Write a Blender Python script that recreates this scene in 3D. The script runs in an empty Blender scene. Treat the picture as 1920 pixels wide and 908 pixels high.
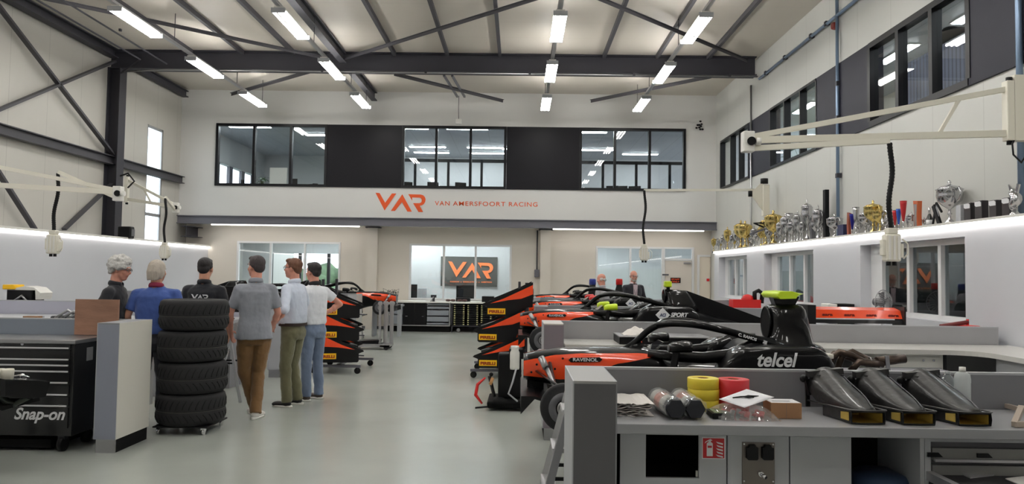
import bpy, bmesh, math, random
from mathutils import Vector, Matrix, noise
random.seed(7)
SC = bpy.context.scene
COL = SC.collection
# ---------------------------------------------------------------- camera
F, CX, CY = 1400.0, 960.0, 454.0
CAMP = Vector((0, 0, 1.62))
_y = Vector((12.0, -61.0, F)).normalized()
_z = Vector((0.0135, 1, 0)); _z = (_z - _y * _z.dot(_y)).normalized()
_x = _y.cross(_z); _x = -_x if _x.x < 0 else _x
def ray(px, py):
    c = Vector((px - CX, -(py - CY), F)); return Vector((_x.dot(c), _y.dot(c), _z.dot(c)))
def at_y(px, py, Y):
    d = ray(px, py); return CAMP + d * (Y / d.y)
def at_x(px, py, X):
    d = ray(px, py); return CAMP + d * (X / d.x)
def at_h(px, py, h):
    d = ray(px, py); return CAMP + d * ((h - 1.62) / d.z)
cam = bpy.data.cameras.new('camera'); cam.sensor_width = 36; cam.lens = 36 * F / 1920; cam.clip_end = 300; cam.clip_start = .05
camo = bpy.data.objects.new('camera', cam); COL.objects.link(camo)
# camera axes in world: right, up, forward
R_ = Vector((_x.x, _y.x, _z.x)); U_ = Vector((_x.y, _y.y, _z.y)); W_ = Vector((_x.z, _y.z, _z.z))
m = Matrix.Identity(4)
for i in range(3):
    m[i][0] = R_[i]; m[i][1] = U_[i]; m[i][2] = -W_[i]
m.translation = CAMP
camo.matrix_world = m
SC.camera = camo
# ---------------------------------------------------------------- exposure, world
SC.view_settings.view_transform = 'Standard'
SC.view_settings.look = 'None'
SC.view_settings.gamma = 1
SC.view_settings.use_curve_mapping = False
EXPOSURE = 0.08
TUBE, LED, SKYS, PANELL = 40.0, 7.5, 3.4, 40.0
SC.view_settings.exposure = EXPOSURE
wd = bpy.data.worlds.new('daylight'); SC.world = wd; wd.use_nodes = True
nt = wd.node_tree; bg = nt.nodes['Background']
tc = nt.nodes.new('ShaderNodeTexCoord'); sp = nt.nodes.new('ShaderNodeSeparateXYZ'); cr = nt.nodes.new('ShaderNodeValToRGB')
cr.color_ramp.elements[0].position = .45; cr.color_ramp.elements[0].color = (.78, .84, .9, 1)
cr.color_ramp.elements[1].position = .8; cr.color_ramp.elements[1].color = (.72, .86, 1, 1)
nt.links.new(tc.outputs['Generated'], sp.inputs[0]); nt.links.new(sp.outputs['Z'], cr.inputs[0]); nt.links.new(cr.outputs[0], bg.inputs[0])
bg.inputs[1].default_value = SKYS
try:
    SC.cycles.use_denoising = True
    SC.cycles.max_bounces = 8; SC.cycles.diffuse_bounces = 4; SC.cycles.glossy_bounces = 4; SC.cycles.transparent_max_bounces = 24
    SC.cycles.sample_clamp_indirect = 6
except Exception: pass
# ---------------------------------------------------------------- materials
def rgb(r, g, b):
    def l(c):
        c /= 255.0
        return c / 12.92 if c <= .04045 else ((c + .055) / 1.055) ** 2.4
    return (l(r), l(g), l(b), 1)
MATS = {}
def mat(name, col, rough=.5, metal=0, bump=0, bscale=40, var=0, vscale=3, coat=0, emit=0, alpha=1, stretch=None, sheen=0):
    if name in MATS: return MATS[name]
    m_ = bpy.data.materials.new(name); m_.use_nodes = True; n = m_.node_tree.nodes; L = m_.node_tree.links
    b = n['Principled BSDF']
    b.inputs['Base Color'].default_value = col; b.inputs['Roughness'].default_value = rough; b.inputs['Metallic'].default_value = metal
    if coat: b.inputs['Coat Weight'].default_value = coat; b.inputs['Coat Roughness'].default_value = .06
    if sheen: b.inputs['Sheen Weight'].default_value = sheen
    if emit: b.inputs['Emission Color'].default_value = col; b.inputs['Emission Strength'].default_value = emit
    if alpha < 1: b.inputs['Alpha'].default_value = alpha
    t = n.new('ShaderNodeTexCoord'); src = t.outputs['Object']
    if stretch:
        mp = n.new('ShaderNodeMapping'); mp.inputs['Scale'].default_value = stretch; L.new(src, mp.inputs[0]); src = mp.outputs[0]
    if var:
        nz = n.new('ShaderNodeTexNoise'); nz.inputs['Scale'].default_value = vscale; nz.inputs['Detail'].default_value = 4
        L.new(src, nz.inputs['Vector'])
        r = n.new('ShaderNodeValToRGB'); r.color_ramp.elements[0].position = .3; r.color_ramp.elements[1].position = .7
        r.color_ramp.elements[0].color = tuple(c * (1 - var) for c in col[:3]) + (1,)
        r.color_ramp.elements[1].color = tuple(min(1, c * (1 + var)) for c in col[:3]) + (1,)
        L.new(nz.outputs[0], r.inputs[0]); L.new(r.outputs[0], b.inputs['Base Color'])
    if bump:
        nb = n.new('ShaderNodeTexNoise'); nb.inputs['Scale'].default_value = bscale; nb.inputs['Detail'].default_value = 3
        L.new(src, nb.inputs['Vector']); bp = n.new('ShaderNodeBump'); bp.inputs['Strength'].default_value = bump; bp.inputs['Distance'].default_value = .02
        L.new(nb.outputs[0], bp.inputs['Height']); L.new(bp.outputs[0], b.inputs['Normal'])
    MATS[name] = m_; return m_
def dull(m_, v=.15):
    m_.node_tree.nodes['Principled BSDF'].inputs['Specular IOR Level'].default_value = v; return m_
def panel_mat(name, col, axis, pitch, width=.012, dark=.55, rough=.45, bump=0, off=0.0):
    """flat sheet panels with a thin joint every `pitch` metres along one axis"""
    m_ = mat(name, col, rough, var=.03, vscale=.6)
    n = m_.node_tree.nodes; L = m_.node_tree.links; b = n['Principled BSDF']
    t = n.new('ShaderNodeTexCoord'); s = n.new('ShaderNodeSeparateXYZ'); L.new(t.outputs['Object'], s.inputs[0])
    a = n.new('ShaderNodeMath'); a.operation = 'ADD'; a.inputs[1].default_value = 100 + off; L.new(s.outputs[axis], a.inputs[0])
    mo = n.new('ShaderNodeMath'); mo.operation = 'MODULO'; mo.inputs[1].default_value = pitch; L.new(a.outputs[0], mo.inputs[0])
    lt = n.new('ShaderNodeMath'); lt.operation = 'LESS_THAN'; lt.inputs[1].default_value = width; L.new(mo.outputs[0], lt.inputs[0])
    mx = n.new('ShaderNodeMixRGB'); old = b.inputs['Base Color'].links[0].from_socket
    mx.inputs[2].default_value = tuple(c * dark for c in col[:3]) + (1,)
    L.new(lt.outputs[0], mx.inputs[0]); L.new(old, mx.inputs[1]); L.new(mx.outputs[0], b.inputs['Base Color'])
    return m_
def glass_mat(name, tint=(.93, .97, .97), refl=1.0, frost=0):
    m_ = bpy.data.materials.new(name); m_.use_nodes = True; n = m_.node_tree.nodes; L = m_.node_tree.links
    n.remove(n['Principled BSDF']); o = n['Material Output']
    tr = n.new('ShaderNodeBsdfTransparent'); tr.inputs[0].default_value = tint + (1,)
    gl = n.new('ShaderNodeBsdfGlossy'); gl.inputs['Roughness'].default_value = .01
    fr = n.new('ShaderNodeFresnel'); fr.inputs[0].default_value = 1.5
    mu = n.new('ShaderNodeMath'); mu.operation = 'MULTIPLY'; mu.inputs[1].default_value = refl; mu.use_clamp = True
    ge = n.new('ShaderNodeNewGeometry'); iv = n.new('ShaderNodeMath'); iv.operation = 'SUBTRACT'; iv.inputs[0].default_value = 1
    L.new(ge.outputs['Backfacing'], iv.inputs[1]); m2 = n.new('ShaderNodeMath'); m2.operation = 'MULTIPLY'; L.new(fr.outputs[0], m2.inputs[0]); L.new(iv.outputs[0], m2.inputs[1])
    L.new(m2.outputs[0], mu.inputs[0]); mx = n.new('ShaderNodeMixShader')
    L.new(mu.outputs[0], mx.inputs[0]); L.new(tr.outputs[0], mx.inputs[1]); L.new(gl.outputs[0], mx.inputs[2])
    out = mx.outputs[0]
    if frost:
        df = n.new('ShaderNodeBsdfTranslucent'); df.inputs[0].default_value = (.84, .86, .85, 1)
        d2 = n.new('ShaderNodeBsdfDiffuse'); d2.inputs[0].default_value = (.72, .75, .74, 1)
        a = n.new('ShaderNodeMixShader'); a.inputs[0].default_value = .5; L.new(df.outputs[0], a.inputs[1]); L.new(d2.outputs[0], a.inputs[2])
        k = n.new('ShaderNodeMixShader'); k.inputs[0].default_value = frost; L.new(out, k.inputs[1]); L.new(a.outputs[0], k.inputs[2]); out = k.outputs[0]
    L.new(out, o.inputs[0]); MATS[name] = m_; return m_
def emis(name, col, s):
    m_ = bpy.data.materials.new(name); m_.use_nodes = True; n = m_.node_tree.nodes; L = m_.node_tree.links
    n.remove(n['Principled BSDF']); e = n.new('ShaderNodeEmission'); e.inputs[0].default_value = col; e.inputs[1].default_value = s
    L.new(e.outputs[0], n['Material Output'].inputs[0]); MATS[name] = m_; return m_
WALLC = rgb(190, 187, 179)
M_wall = panel_mat('wall_panel_y', WALLC, 'Y', 1.15, .014, .78)
M_wallx = mat('wall_paint', rgb(218, 217, 214), .55, var=.02, vscale=.5)
M_wallr = panel_mat('wall_panel_right', rgb(196, 196, 191), 'Y', 1.1, .012, .82)
M_low = mat('lower_wall_paint', rgb(200, 201, 206), .5, var=.015, vscale=.7)
M_ceil = panel_mat('roof_sheet', rgb(200, 193, 182), 'Y', 1.0, .01, .86, rough=.5)
M_dsteel = mat('dark_steel_paint', rgb(48, 47, 54), .6, var=.06, vscale=2)
M_gsteel = mat('grey_steel_paint', rgb(104, 104, 112), .45)
M_bsteel = mat('brace_steel_paint', rgb(66, 65, 70), .55)
M_frame = dull(mat('black_window_frame', rgb(16, 16, 20), .4), .3)
M_panelb = dull(mat('black_wall_panel', rgb(19, 18, 24), .45, var=.08, vscale=1), .22)
M_panelr = dull(mat('anthracite_wall_panel', rgb(40, 40, 50), .5, var=.05), .2)
M_wframe = mat('white_window_frame', rgb(222, 222, 222), .4)
M_glass = glass_mat('window_glass', (.95, .97, .975), 1.5)
M_glassd = glass_mat('dark_window_glass', (.75, .8, .82), 2.2)
M_frost = glass_mat('frosted_glass', (.94, .96, .955), 1.0, .72)
M_white = mat('white_enamel', rgb(232, 230, 224), .4)
M_cream = mat('cream_enamel', rgb(226, 222, 208), .4)
M_black = dull(mat('black_plastic', rgb(15, 15, 17), .45), .25)
M_blackm = dull(mat('matt_black', rgb(9, 9, 10), .8), .2)
M_steel = mat('brushed_steel', rgb(170, 170, 172), .35, 1)
M_alu = mat('aluminium', rgb(190, 190, 192), .4, .8)
M_chrome = mat('chrome', rgb(225, 225, 228), .12, 1)
M_rubber = dull(mat('tyre_rubber', rgb(36, 36, 38), .7, bump=.15, bscale=60), .3)
M_tube = emis('lit_tube', (1, .985, .95, 1), TUBE)
M_led = emis('lit_led_strip', (1, .95, .9, 1), LED)
M_office = emis('lit_office_panel', (.9, .97, 1, 1), PANELL)
M_grey = mat('grey_laminate', rgb(136, 137, 141), .42, var=.03, vscale=1.5)
M_greyd = mat('dark_grey_laminate', rgb(92, 92, 96), .45, var=.04, vscale=1.5)
M_greyl = mat('light_grey_laminate', rgb(176, 178, 182), .4, var=.02)
M_wtop = mat('worktop_laminate', rgb(150, 151, 154), .33, var=.03, vscale=2)
M_orange = mat('orange_paint', (.93, .075, .012, 1), .25, coat=.6)
M_logo = mat('orange_vinyl', rgb(232, 88, 28), .5)
M_gblack = dull(mat('gloss_black_paint', rgb(6, 6, 8), .4, coat=.7), .12); M_gblack.node_tree.nodes['Principled BSDF'].inputs['Coat IOR'].default_value = 1.34
M_carbon = dull(mat('carbon_fibre', rgb(15, 15, 17), .35, coat=.15, bump=.05, bscale=220), .25)
M_wtxt = mat('white_vinyl', rgb(228, 228, 230), .5)
M_lime = mat('fluorescent_yellow', (.62, .82, .02, 1), .35)
M_red = mat('red_paint', rgb(205, 30, 28), .35)
M_yel = mat('yellow_vinyl', rgb(250, 195, 20), .45)
M_skin = mat('skin', rgb(205, 150, 125), .5, var=.07, vscale=12)
# ---------------------------------------------------------------- mesh builder
class MB:
    def __init__(s): s.b = bmesh.new()
    def _mat(s, fs, mi):
        for f in fs: f.material_index = mi
    def quad(s, pts, mi=0):
        f = s.b.faces.new([s.b.verts.new(p) for p in pts]); f.material_index = mi; return s
    def box(s, x0, x1, y0, y1, z0, z1, mi=0, bev=0):
        if x0 > x1: x0, x1 = x1, x0
        if y0 > y1: y0, y1 = y1, y0
        if z0 > z1: z0, z1 = z1, z0
        v = [s.b.verts.new(p) for p in ((x0,y0,z0),(x1,y0,z0),(x1,y1,z0),(x0,y1,z0),(x0,y0,z1),(x1,y0,z1),(x1,y1,z1),(x0,y1,z1))]
        fs = [s.b.faces.new([v[i] for i in q]) for q in ((0,3,2,1),(4,5,6,7),(0,1,5,4),(1,2,6,5),(2,3,7,6),(3,0,4,7))]
        s._mat(fs, mi)
        if bev:
            es = list({e for f in fs for e in f.edges})
            r = bmesh.ops.bevel(s.b, geom=es, offset=bev, segments=2, affect='EDGES', profile=.5)
            for f in r['faces']: f.material_index = mi
        return s
    def obox(s, c, sx, sy, sz, rot=(0,0,0), mi=0, bev=0):
        """box centred at c, rotated"""
        from mathutils import Euler
        M = Matrix.Translation(Vector(c)) @ Euler(rot).to_matrix().to_4x4()
        n0 = len(s.b.verts); s.box(-sx/2, sx/2, -sy/2, sy/2, -sz/2, sz/2, mi, bev)
        s.b.verts.ensure_lookup_table()
        for v in s.b.verts[n0:]: v.co = M @ v.co
        return s
    def bar(s, a, b, w, h, mi=0, up=(0,0,1)):
        a, b = Vector(a), Vector(b); d = (b-a).normalized(); u = Vector(up)
        if abs(d.dot(u)) > .99: u = Vector((1,0,0))
        r = d.cross(u).normalized(); u = r.cross(d)
        vs = []
        for p in (a, b):
            for i, j in ((-1,-1),(1,-1),(1,1),(-1,1)): vs.append(s.b.verts.new(p + r*i*w/2 + u*j*h/2))
        fs = [s.b.faces.new([vs[i] for i in q]) for q in ((0,1,2,3),(7,6,5,4),(0,4,5,1),(1,5,6,2),(2,6,7,3),(3,7,4,0))]
        s._mat(fs, mi); return s
    def tube(s, pts, r, seg=10, mi=0, closed=False, caps=True, flat=1.0):
        pts = [Vector(p) for p in pts]; n = len(pts); rs = r if isinstance(r, (list, tuple)) else [r]*n
        rings = []; prev = None
        for i, p in enumerate(pts):
            if closed: d = pts[(i+1) % n] - pts[i-1]
            else: d = pts[min(i+1, n-1)] - pts[max(i-1, 0)]
            d.normalize()
            if prev is None:
                u = Vector((0,0,1)) if abs(d.z) < .95 else Vector((1,0,0))
            else: u = prev
            rr = d.cross(u).normalized(); u = rr.cross(d).normalized(); prev = u
            rings.append([s.b.verts.new(p + rr*math.cos(t)*rs[i] + u*math.sin(t)*rs[i]*flat) for t in [2*math.pi*k/seg for k in range(seg)]])
        m = n if closed else n-1
        for i in range(m):
            a, b = rings[i], rings[(i+1) % n]
            for k in range(seg):
                f = s.b.faces.new((a[k], a[(k+1)%seg], b[(k+1)%seg], b[k])); f.smooth = True; f.material_index = mi
        if caps and not closed:
            for q in (rings[0][::-1], rings[-1]):
                f = s.b.faces.new(q); f.material_index = mi
        return s
    def cyl(s, a, b, r, seg=20, mi=0, r2=None): return s.tube([a, b], [r, r if r2 is None else r2], seg, mi)
    def ring(s, c, axis, R, r, seg=32, rs=10, mi=0):
        ax = Vector(axis).normalized(); u = ax.orthogonal().normalized(); w = ax.cross(u)
        return s.tube([Vector(c) + (u*math.cos(t)+w*math.sin(t))*R for t in [2*math.pi*k/seg for k in range(seg)]], r, rs, mi, closed=True)
    def lathe(s, c, prof, seg=24, mi=0, axis='Z', smooth=True):
        c = Vector(c); rings = []
        for (r, h) in prof:
            ring = []
            for k in range(seg):
                t = 2*math.pi*k/seg; x, y = r*math.cos(t), r*math.sin(t)
                p = {'Z': (x, y, h), 'Y': (x, h, y), 'X': (h, x, y)}[axis]
                ring.append(s.b.verts.new(c + Vector(p)))
            rings.append(ring)
        for i in range(len(rings)-1):
            for k in range(seg):
                f = s.b.faces.new((rings[i][k], rings[i][(k+1)%seg], rings[i+1][(k+1)%seg], rings[i+1][k])); f.smooth = smooth; f.material_index = mi
        for q in (rings[0], rings[-1]):
            if (q[0].co-q[seg//2].co).length > 1e-5:
                f = s.b.faces.new(q); f.material_index = mi
        return s
    def prism(s, poly, d0, d1, plane='XZ', mi=0):
        """extrude a 2-D polygon: plane XZ along Y, YZ along X, XY along Z"""
        def P(a, b, d): return {'XZ': (a, d, b), 'YZ': (d, a, b), 'XY': (a, b, d)}[plane]
        A = [s.b.verts.new(P(a, b, d0)) for a, b in poly]; B = [s.b.verts.new(P(a, b, d1)) for a, b in poly]
        n = len(poly); fs = [s.b.faces.new(A[::-1]), s.b.faces.new(B)]
        for i in range(n): fs.append(s.b.faces.new((A[i], A[(i+1)%n], B[(i+1)%n], B[i])))
        s._mat(fs, mi)
        return s
    def loft(s, rings, mi=0, cap=True, closed_u=True, smooth=True, fmat=None):
        R = [[s.b.verts.new(p) for p in r] for r in rings]; n = len(R[0])
        for i in range(len(R)-1):
            for k in range(n if closed_u else n-1):
                f = s.b.faces.new((R[i][k], R[i][(k+1)%n], R[i+1][(k+1)%n], R[i+1][k])); f.smooth = smooth
                f.material_index = fmat(f.calc_center_median()) if fmat else mi
        if cap:
            for q in (R[0][::-1], R[-1]):
                f = s.b.faces.new(q); f.material_index = mi
        return s
    def ball(s, c, rx, ry=None, rz=None, seg=16, mi=0, rot=None):
        ry = ry or rx; rz = rz or rx; n0 = len(s.b.verts)
        r = bmesh.ops.create_uvsphere(s.b, u_segments=seg, v_segments=max(6, seg*2//3), radius=1)
        for v in r['verts']:
            p = Vector((v.co.x*rx, v.co.y*ry, v.co.z*rz))
            if rot is not None: p = rot @ p
            v.co = p + Vector(c)
        for v in r['verts']:
            for f in v.link_faces: f.smooth = True; f.material_index = mi
        return s
    def jitter(s, amp, sc=8):
        for v in s.b.verts: v.co += noise.noise_vector(v.co*sc)*amp
        return s
    def build(s, name, mats, parent=None, loc=None, rz=0):
        bmesh.ops.recalc_face_normals(s.b, faces=s.b.faces)
        me = bpy.data.meshes.new(name); s.b.to_mesh(me); s.b.free()
        for x in (mats if isinstance(mats, (list, tuple)) else [mats]): me.materials.append(x)
        o = bpy.data.objects.new(name, me); COL.objects.link(o)
        if parent is not None: o.parent = parent
        if loc is not None: o.location = loc
        if rz: o.rotation_euler.z = rz
        return o
def tag(o, label, cat, group=None, kind=None):
    o['label'] = label; o['category'] = cat
    if group: o['group'] = group
    if kind: o['kind'] = kind
    return o
def thing(name, label, cat, loc=(0,0,0), rz=0, group=None):
    o = bpy.data.objects.new(name, None); o.empty_display_size = .1; COL.objects.link(o); o.location = loc; o.rotation_euler = (0,0,rz)
    return tag(o, label, cat, group)
def part(name, mb, m_, parent, label=None):
    """mesh given in world coordinates, parented to a thing without moving"""
    o = mb.build(name, m_)
    o.parent = parent
    M = Matrix.Identity(4); q = parent
    chain = []
    while q is not None: chain.append(q); q = q.parent
    for c in reversed(chain): M = M @ c.matrix_basis
    o.matrix_basis = M.inverted()
    if label: o['label'] = label
    return o
def lpart(name, mb, m_, parent, label=None):
    """mesh given in the thing's own coordinates"""
    o = mb.build(name, m_, parent)
    if label: o['label'] = label
    return o
def struct(name, mb, m_, parent=None):
    o = mb.build(name, m_)
    if parent is not None: o.parent = parent
    else: o['kind'] = 'structure'
    return o
def dup(root, label=None, loc=None, rz=None, group=None):
    r = root.copy(); COL.objects.link(r)
    if loc is not None: r.location = loc
    if rz is not None: r.rotation_euler = (0, 0, rz)
    if label: r['label'] = label
    if group: r['group'] = group
    for ch in list(root.children):
        c = ch.copy(); COL.objects.link(c); c.parent = r
        for g in list(ch.children):
            d = g.copy(); COL.objects.link(d); d.parent = c
    return r
def text_obj(name, s, size, m_, parent=None, ext=.002, bold=0, shear=0, space=1.0, width=None):
    """lettering as a mesh lying in its own XZ plane, facing -Y, left-bottom at the origin; `width` fits its length"""
    cu = bpy.data.curves.new(name, 'FONT'); cu.body = s; cu.size = size; cu.extrude = ext; cu.offset = bold; cu.shear = shear; cu.space_character = space
    t = bpy.data.objects.new(name + '_tmp', cu); COL.objects.link(t)
    bpy.context.view_layer.update()
    me = bpy.data.meshes.new_from_object(t.evaluated_get(bpy.context.evaluated_depsgraph_get()))
    COL.objects.unlink(t); bpy.data.objects.remove(t)
    xs = [v.co.x for v in me.vertices]; w = (max(xs)-min(xs)) or 1; x0 = min(xs); k = (width/w) if width else 1
    for v in me.vertices:
        x, y, z = v.co; v.co = ((x-x0)*k, -z, y)
    me.materials.clear(); me.materials.append(m_)
    me.name = name
    o = bpy.data.objects.new(name, me); COL.objects.link(o)
    if parent is not None: o.parent = parent
    return o
LV = [(45,62),(92,66),(157,175),(232,68),(280,68),(152,262)]
LA = [(350,76),(462,272),(412,272),(348,165),(270,266),(224,266)]
LR = [(418,74),(560,76),(588,84),(606,102),(616,126),(612,158),(598,182),(578,197),(552,205),(590,275),(538,275),(475,175),(548,175),(565,166),(573,150),(571,130),(557,114),(540,112),(462,110),(465,148)]
def var_logo(mb, x, z, h, y, th=.006, plane='XZ', mi=0, flip=1):
    """the three letter shapes, lower left corner (x,z), height h"""
    k = h/213.0
    for L_ in (LV, LA, LR):
        mb.prism([(x + flip*(a-45)*k, z + (275-b)*k) for a, b in L_], y, y-th, plane, mi)
    return mb
# ================================================================ THE HALL
XL, XR, YF, YL, ZC = -9.65, 5.54, 21.0, 21.55, 6.76      # left wall, right wall, far upper wall, far lower wall, ceiling
YB = -4.0
M_floor = mat('epoxy_floor', rgb(172, 176, 170), .22, var=.07, vscale=.9)
_n = M_floor.node_tree.nodes; _b = _n['Principled BSDF']; _nz = _n.new('ShaderNodeTexNoise'); _nz.inputs['Scale'].default_value = 2.2; _nz.inputs['Detail'].default_value = 6
_mr = _n.new('ShaderNodeMapRange'); _mr.inputs[3].default_value = .16; _mr.inputs[4].default_value = .34
M_floor.node_tree.links.new(_nz.outputs[0], _mr.inputs[0]); M_floor.node_tree.links.new(_mr.outputs[0], _b.inputs['Roughness'])
struct('floor', MB().box(-16, 12, YB, 32, -.2, 0), M_floor)
struct('ceiling', MB().box(XL-.3, XR+.3, YB, YF+.3, ZC, ZC+.2), M_ceil)
# left wall with the tall slot window
W0, W1, WZ0, WZ1 = 19.11, 19.97, 1.9, 5.38
struct('wall_left', MB().box(XL-.06, XL, YB, W0, 0, ZC).box(XL-.06, XL, W1, YF+.3, 0, ZC).box(XL-.06, XL, W0, W1, WZ1, ZC).box(XL-.06, XL, W0, W1, 0, WZ0).box(XL-.25, XL, YF+.3, 32, 0, 3.3), M_wall)
w = struct('window_1', MB().box(XL-.05, XL-.01, W0, W0+.06, WZ0, WZ1).box(XL-.05, XL-.01, W1-.06, W1, WZ0, WZ1).box(XL-.05, XL-.01, W0, W1, WZ1-.06, WZ1).box(XL-.05, XL-.01, W0, W1, WZ0, WZ0+.06).box(XL-.05, XL-.01, W0, W1, 3.02, 3.1), M_alu)
struct('glass_pane', MB().box(XL-.035, XL-.03, W0, W1, WZ0, WZ1), M_glass, w)
# lower lining with the light ledge on the left
LX = -9.0
struct('wall_left_lining', MB().box(XL, LX, YB, YL+.3, 0, 2.3), M_low)
tl = thing('light_strip', 'long white glowing light strip along the top of the left wall lining', 'light strip', (LX, 12, 2.28))
part('housing', MB().box(LX-.03, LX+.05, YB, YL, 2.30, 2.345), M_white, tl)
part('diffuser', MB().box(LX+.012, LX+.042, YB, YL, 2.262, 2.30), M_led, tl)
# right wall: upper part with ribbon windows, lower box wall with three windows and the trophy ledge
RX = 5.15
BZ0, BZ1 = 4.02, 5.36
mb = MB().box(XR, XR+.25, YB, YF+.6, BZ1, ZC).box(XR, XR+.25, YB, YF+.6, 2.2, BZ0).box(XR, XR+.25, 20.45, YF+.6, BZ0, BZ1).box(XR, XR+.25, 19.7, YL+.4, 0, 2.2)
struct('wall_right', mb, M_wallr)
for i, (a, b) in enumerate(((-4, 5.0), (8.3-.9, 9.15), (11.75, 13.85), (16.4, 17.95))):
    struct('trim_%d' % (i+1), MB().box(XR-.03, XR+.2, a, b, BZ0, BZ1), M_panelr)
def ribbon_x(n, X, ys, z0, z1, fm, gm, th=.05, dep=.1):
    mb = MB(); a, b = min(ys), max(ys)
    mb.box(X-.04, X+dep, a, b, z0, z0+th).box(X-.04, X+dep, a, b, z1-th, z1)
    for y in ys: mb.box(X-.04, X+dep, y-th/2, y+th/2, z0+th, z1-th)
    w = struct('window_%d' % n, mb, fm)
    for y0, y1 in zip(sorted(ys)[:-1], sorted(ys)[1:]):
        struct('glass_pane', MB().box(X+.03, X+.04, y0+th/2, y1-th/2, z0+th, z1-th), gm, w)
ribbon_x(2, XR, [17.95, 18.7, 19.45, 20.45], BZ0, BZ1, M_frame, M_glass)
ribbon_x(3, XR, [13.85, 14.65, 15.53, 16.4], BZ0, BZ1, M_frame, M_glass)
ribbon_x(4, XR, [9.15, 9.98, 10.87, 11.75], BZ0, BZ1, M_frame, M_glass, th=.09)
ribbon_x(5, XR, [5.0, 6.2, 7.4], BZ0, BZ1, M_frame, M_glass, th=.09)
# lower right wall
LZ = 2.22
wins = [(16.9, 19.25, 16.95, 18.95), (13.1, 15.72, 13.15, 15.35), (8.66, 11.3, 8.68, 10.95)]
mb = MB(); y = YB
for a, b in ((8.66, 11.3), (13.1, 15.72), (16.9, 19.25)):
    mb.box(RX, XR, y, a, 0, LZ).box(RX, XR, a, b, 0, 1.12).box(RX, XR, a, b, 2.13, LZ); y = b
mb.box(RX, XR, y, 19.7, 0, LZ)
mb.box(RX, XR, YB, 19.7, LZ, LZ+.06)
struct('wall_right_lower', mb, M_low)
for n, (a, b, pa, pb) in enumerate(wins):
    ys = [pa, pa+(pb-pa)/3, pa+2*(pb-pa)/3, pb]
    X = RX+.16
    mb = MB().box(X, X+.08, a, pa, 1.12, 2.13).box(X, X+.08, pb, b, 1.12, 2.13).box(X, X+.08, pa, pb, 1.12, 1.18).box(X, X+.08, pa, pb, 2.06, 2.13)
    for q in ys: mb.box(X-.02, X+.08, q-.035, q+.035, 1.18, 2.06)
    w = struct('window_%d' % (6+n), mb, M_wframe)
    for q0, q1 in zip(ys[:-1], ys[1:]): struct('glass_pane', MB().box(X+.03, X+.04, q0+.035, q1-.035, 1.18, 2.06), M_glassd, w)
tl = thing('light_strip', 'long white glowing light strip under the trophy ledge on the right', 'light strip', (RX, 12, 2.27))
part('housing', MB().box(RX-.06, RX+.02, YB, 19.6, 2.285, 2.31), M_white, tl)
part('diffuser', MB().box(RX-.05, RX-.012, YB, 19.6, 2.245, 2.285), M_led, tl)
struct('trim_5', MB().box(RX-.06, XR, YB, 19.6, LZ+.061, 2.284), M_white)
# far upper wall
FX0, FX1, FZ0, FZ1 = -8.63, 4.68, 4.02, 5.80
mb = MB().box(XL, XR, YF, YF+.2, FZ1, ZC).box(XL, XR, YF, YF+.2, 3.16, FZ0).box(XL, FX0, YF, YF+.2, FZ0, FZ1).box(FX1, XR, YF, YF+.2, FZ0, FZ1)
struct('wall_far', mb, M_wallx)
for i, (a, b) in enumerate(((-5.46, -3.35), (-.38, 1.68))):
    struct('trim_%d' % (6+i), MB().box(a, b, YF-.03, YF+.15, FZ0, FZ1), M_panelb)
def ribbon_y(n, xs, z0, z1, Y, fm, gm, th=.07, out=.04):
    mb = MB(); a, b = xs[0], xs[-1]
    mb.box(a-th/2, b+th/2, Y-out, Y+.1, z0, z0+th).box(a-th/2, b+th/2, Y-out, Y+.1, z1-th, z1)
    for x in xs: mb.box(x-th/2, x+th/2, Y-out, Y+.1, z0+th, z1-th)
    w = struct('window_%d' % n, mb, fm)
    for x0, x1 in zip(xs[:-1], xs[1:]):
        struct('glass_pane', MB().box(x0+th/2, x1-th/2, Y+.03, Y+.04, z0+th, z1-th), gm, w)
    return w
ribbon_y(9, [-8.6, -7.55, -6.5, -5.5], FZ0, FZ1, YF, M_frame, M_glass)
ribbon_y(10, [-3.31, -2.37, -1.4, -.42], FZ0, FZ1, YF, M_frame, M_glass)
ribbon_y(11, [1.71, 2.68, 3.66, 4.64], FZ0, FZ1, YF, M_frame, M_glass)
# ledge beam of the upper floor
bm_ = thing('ledge_beam', 'long grey steel beam running under the white wall with orange logo', 'beam', (-2, YF, 3.05))
part('web', MB().box(XL, XR, YF-.05, YF+.2, 2.95, 3.16), M_gsteel, bm_)
part('flange', MB().box(XL, XR, YF-.1, YF-.05, 2.93, 2.96).box(XL, XR, YF-.1, YF-.05, 3.14, 3.165), M_gsteel, bm_)
struct('trim_8', MB().box(XL, XR, YF+.2, YL+.1, 2.95, 3.16), M_wallx)   # underside of the upper floor
for xx0, xx1, lb in ((-8.7, -4.5, 'left'), (.95, 5.2, 'right')):
    t = thing('linear_light', 'thin white linear light under the grey beam, %s of the two' % lb, 'light', (xx0, YF+.05, 2.9), group='linear lights under the grey beam')
    part('housing', MB().box(xx0, xx1, YF-.04, YF+.06, 2.925, 2.95), M_white, t)
    part('diffuser', MB().box(xx0+.01, xx1-.01, YF-.035, YF+.055, 2.9, 2.925), M_led, t)
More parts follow.
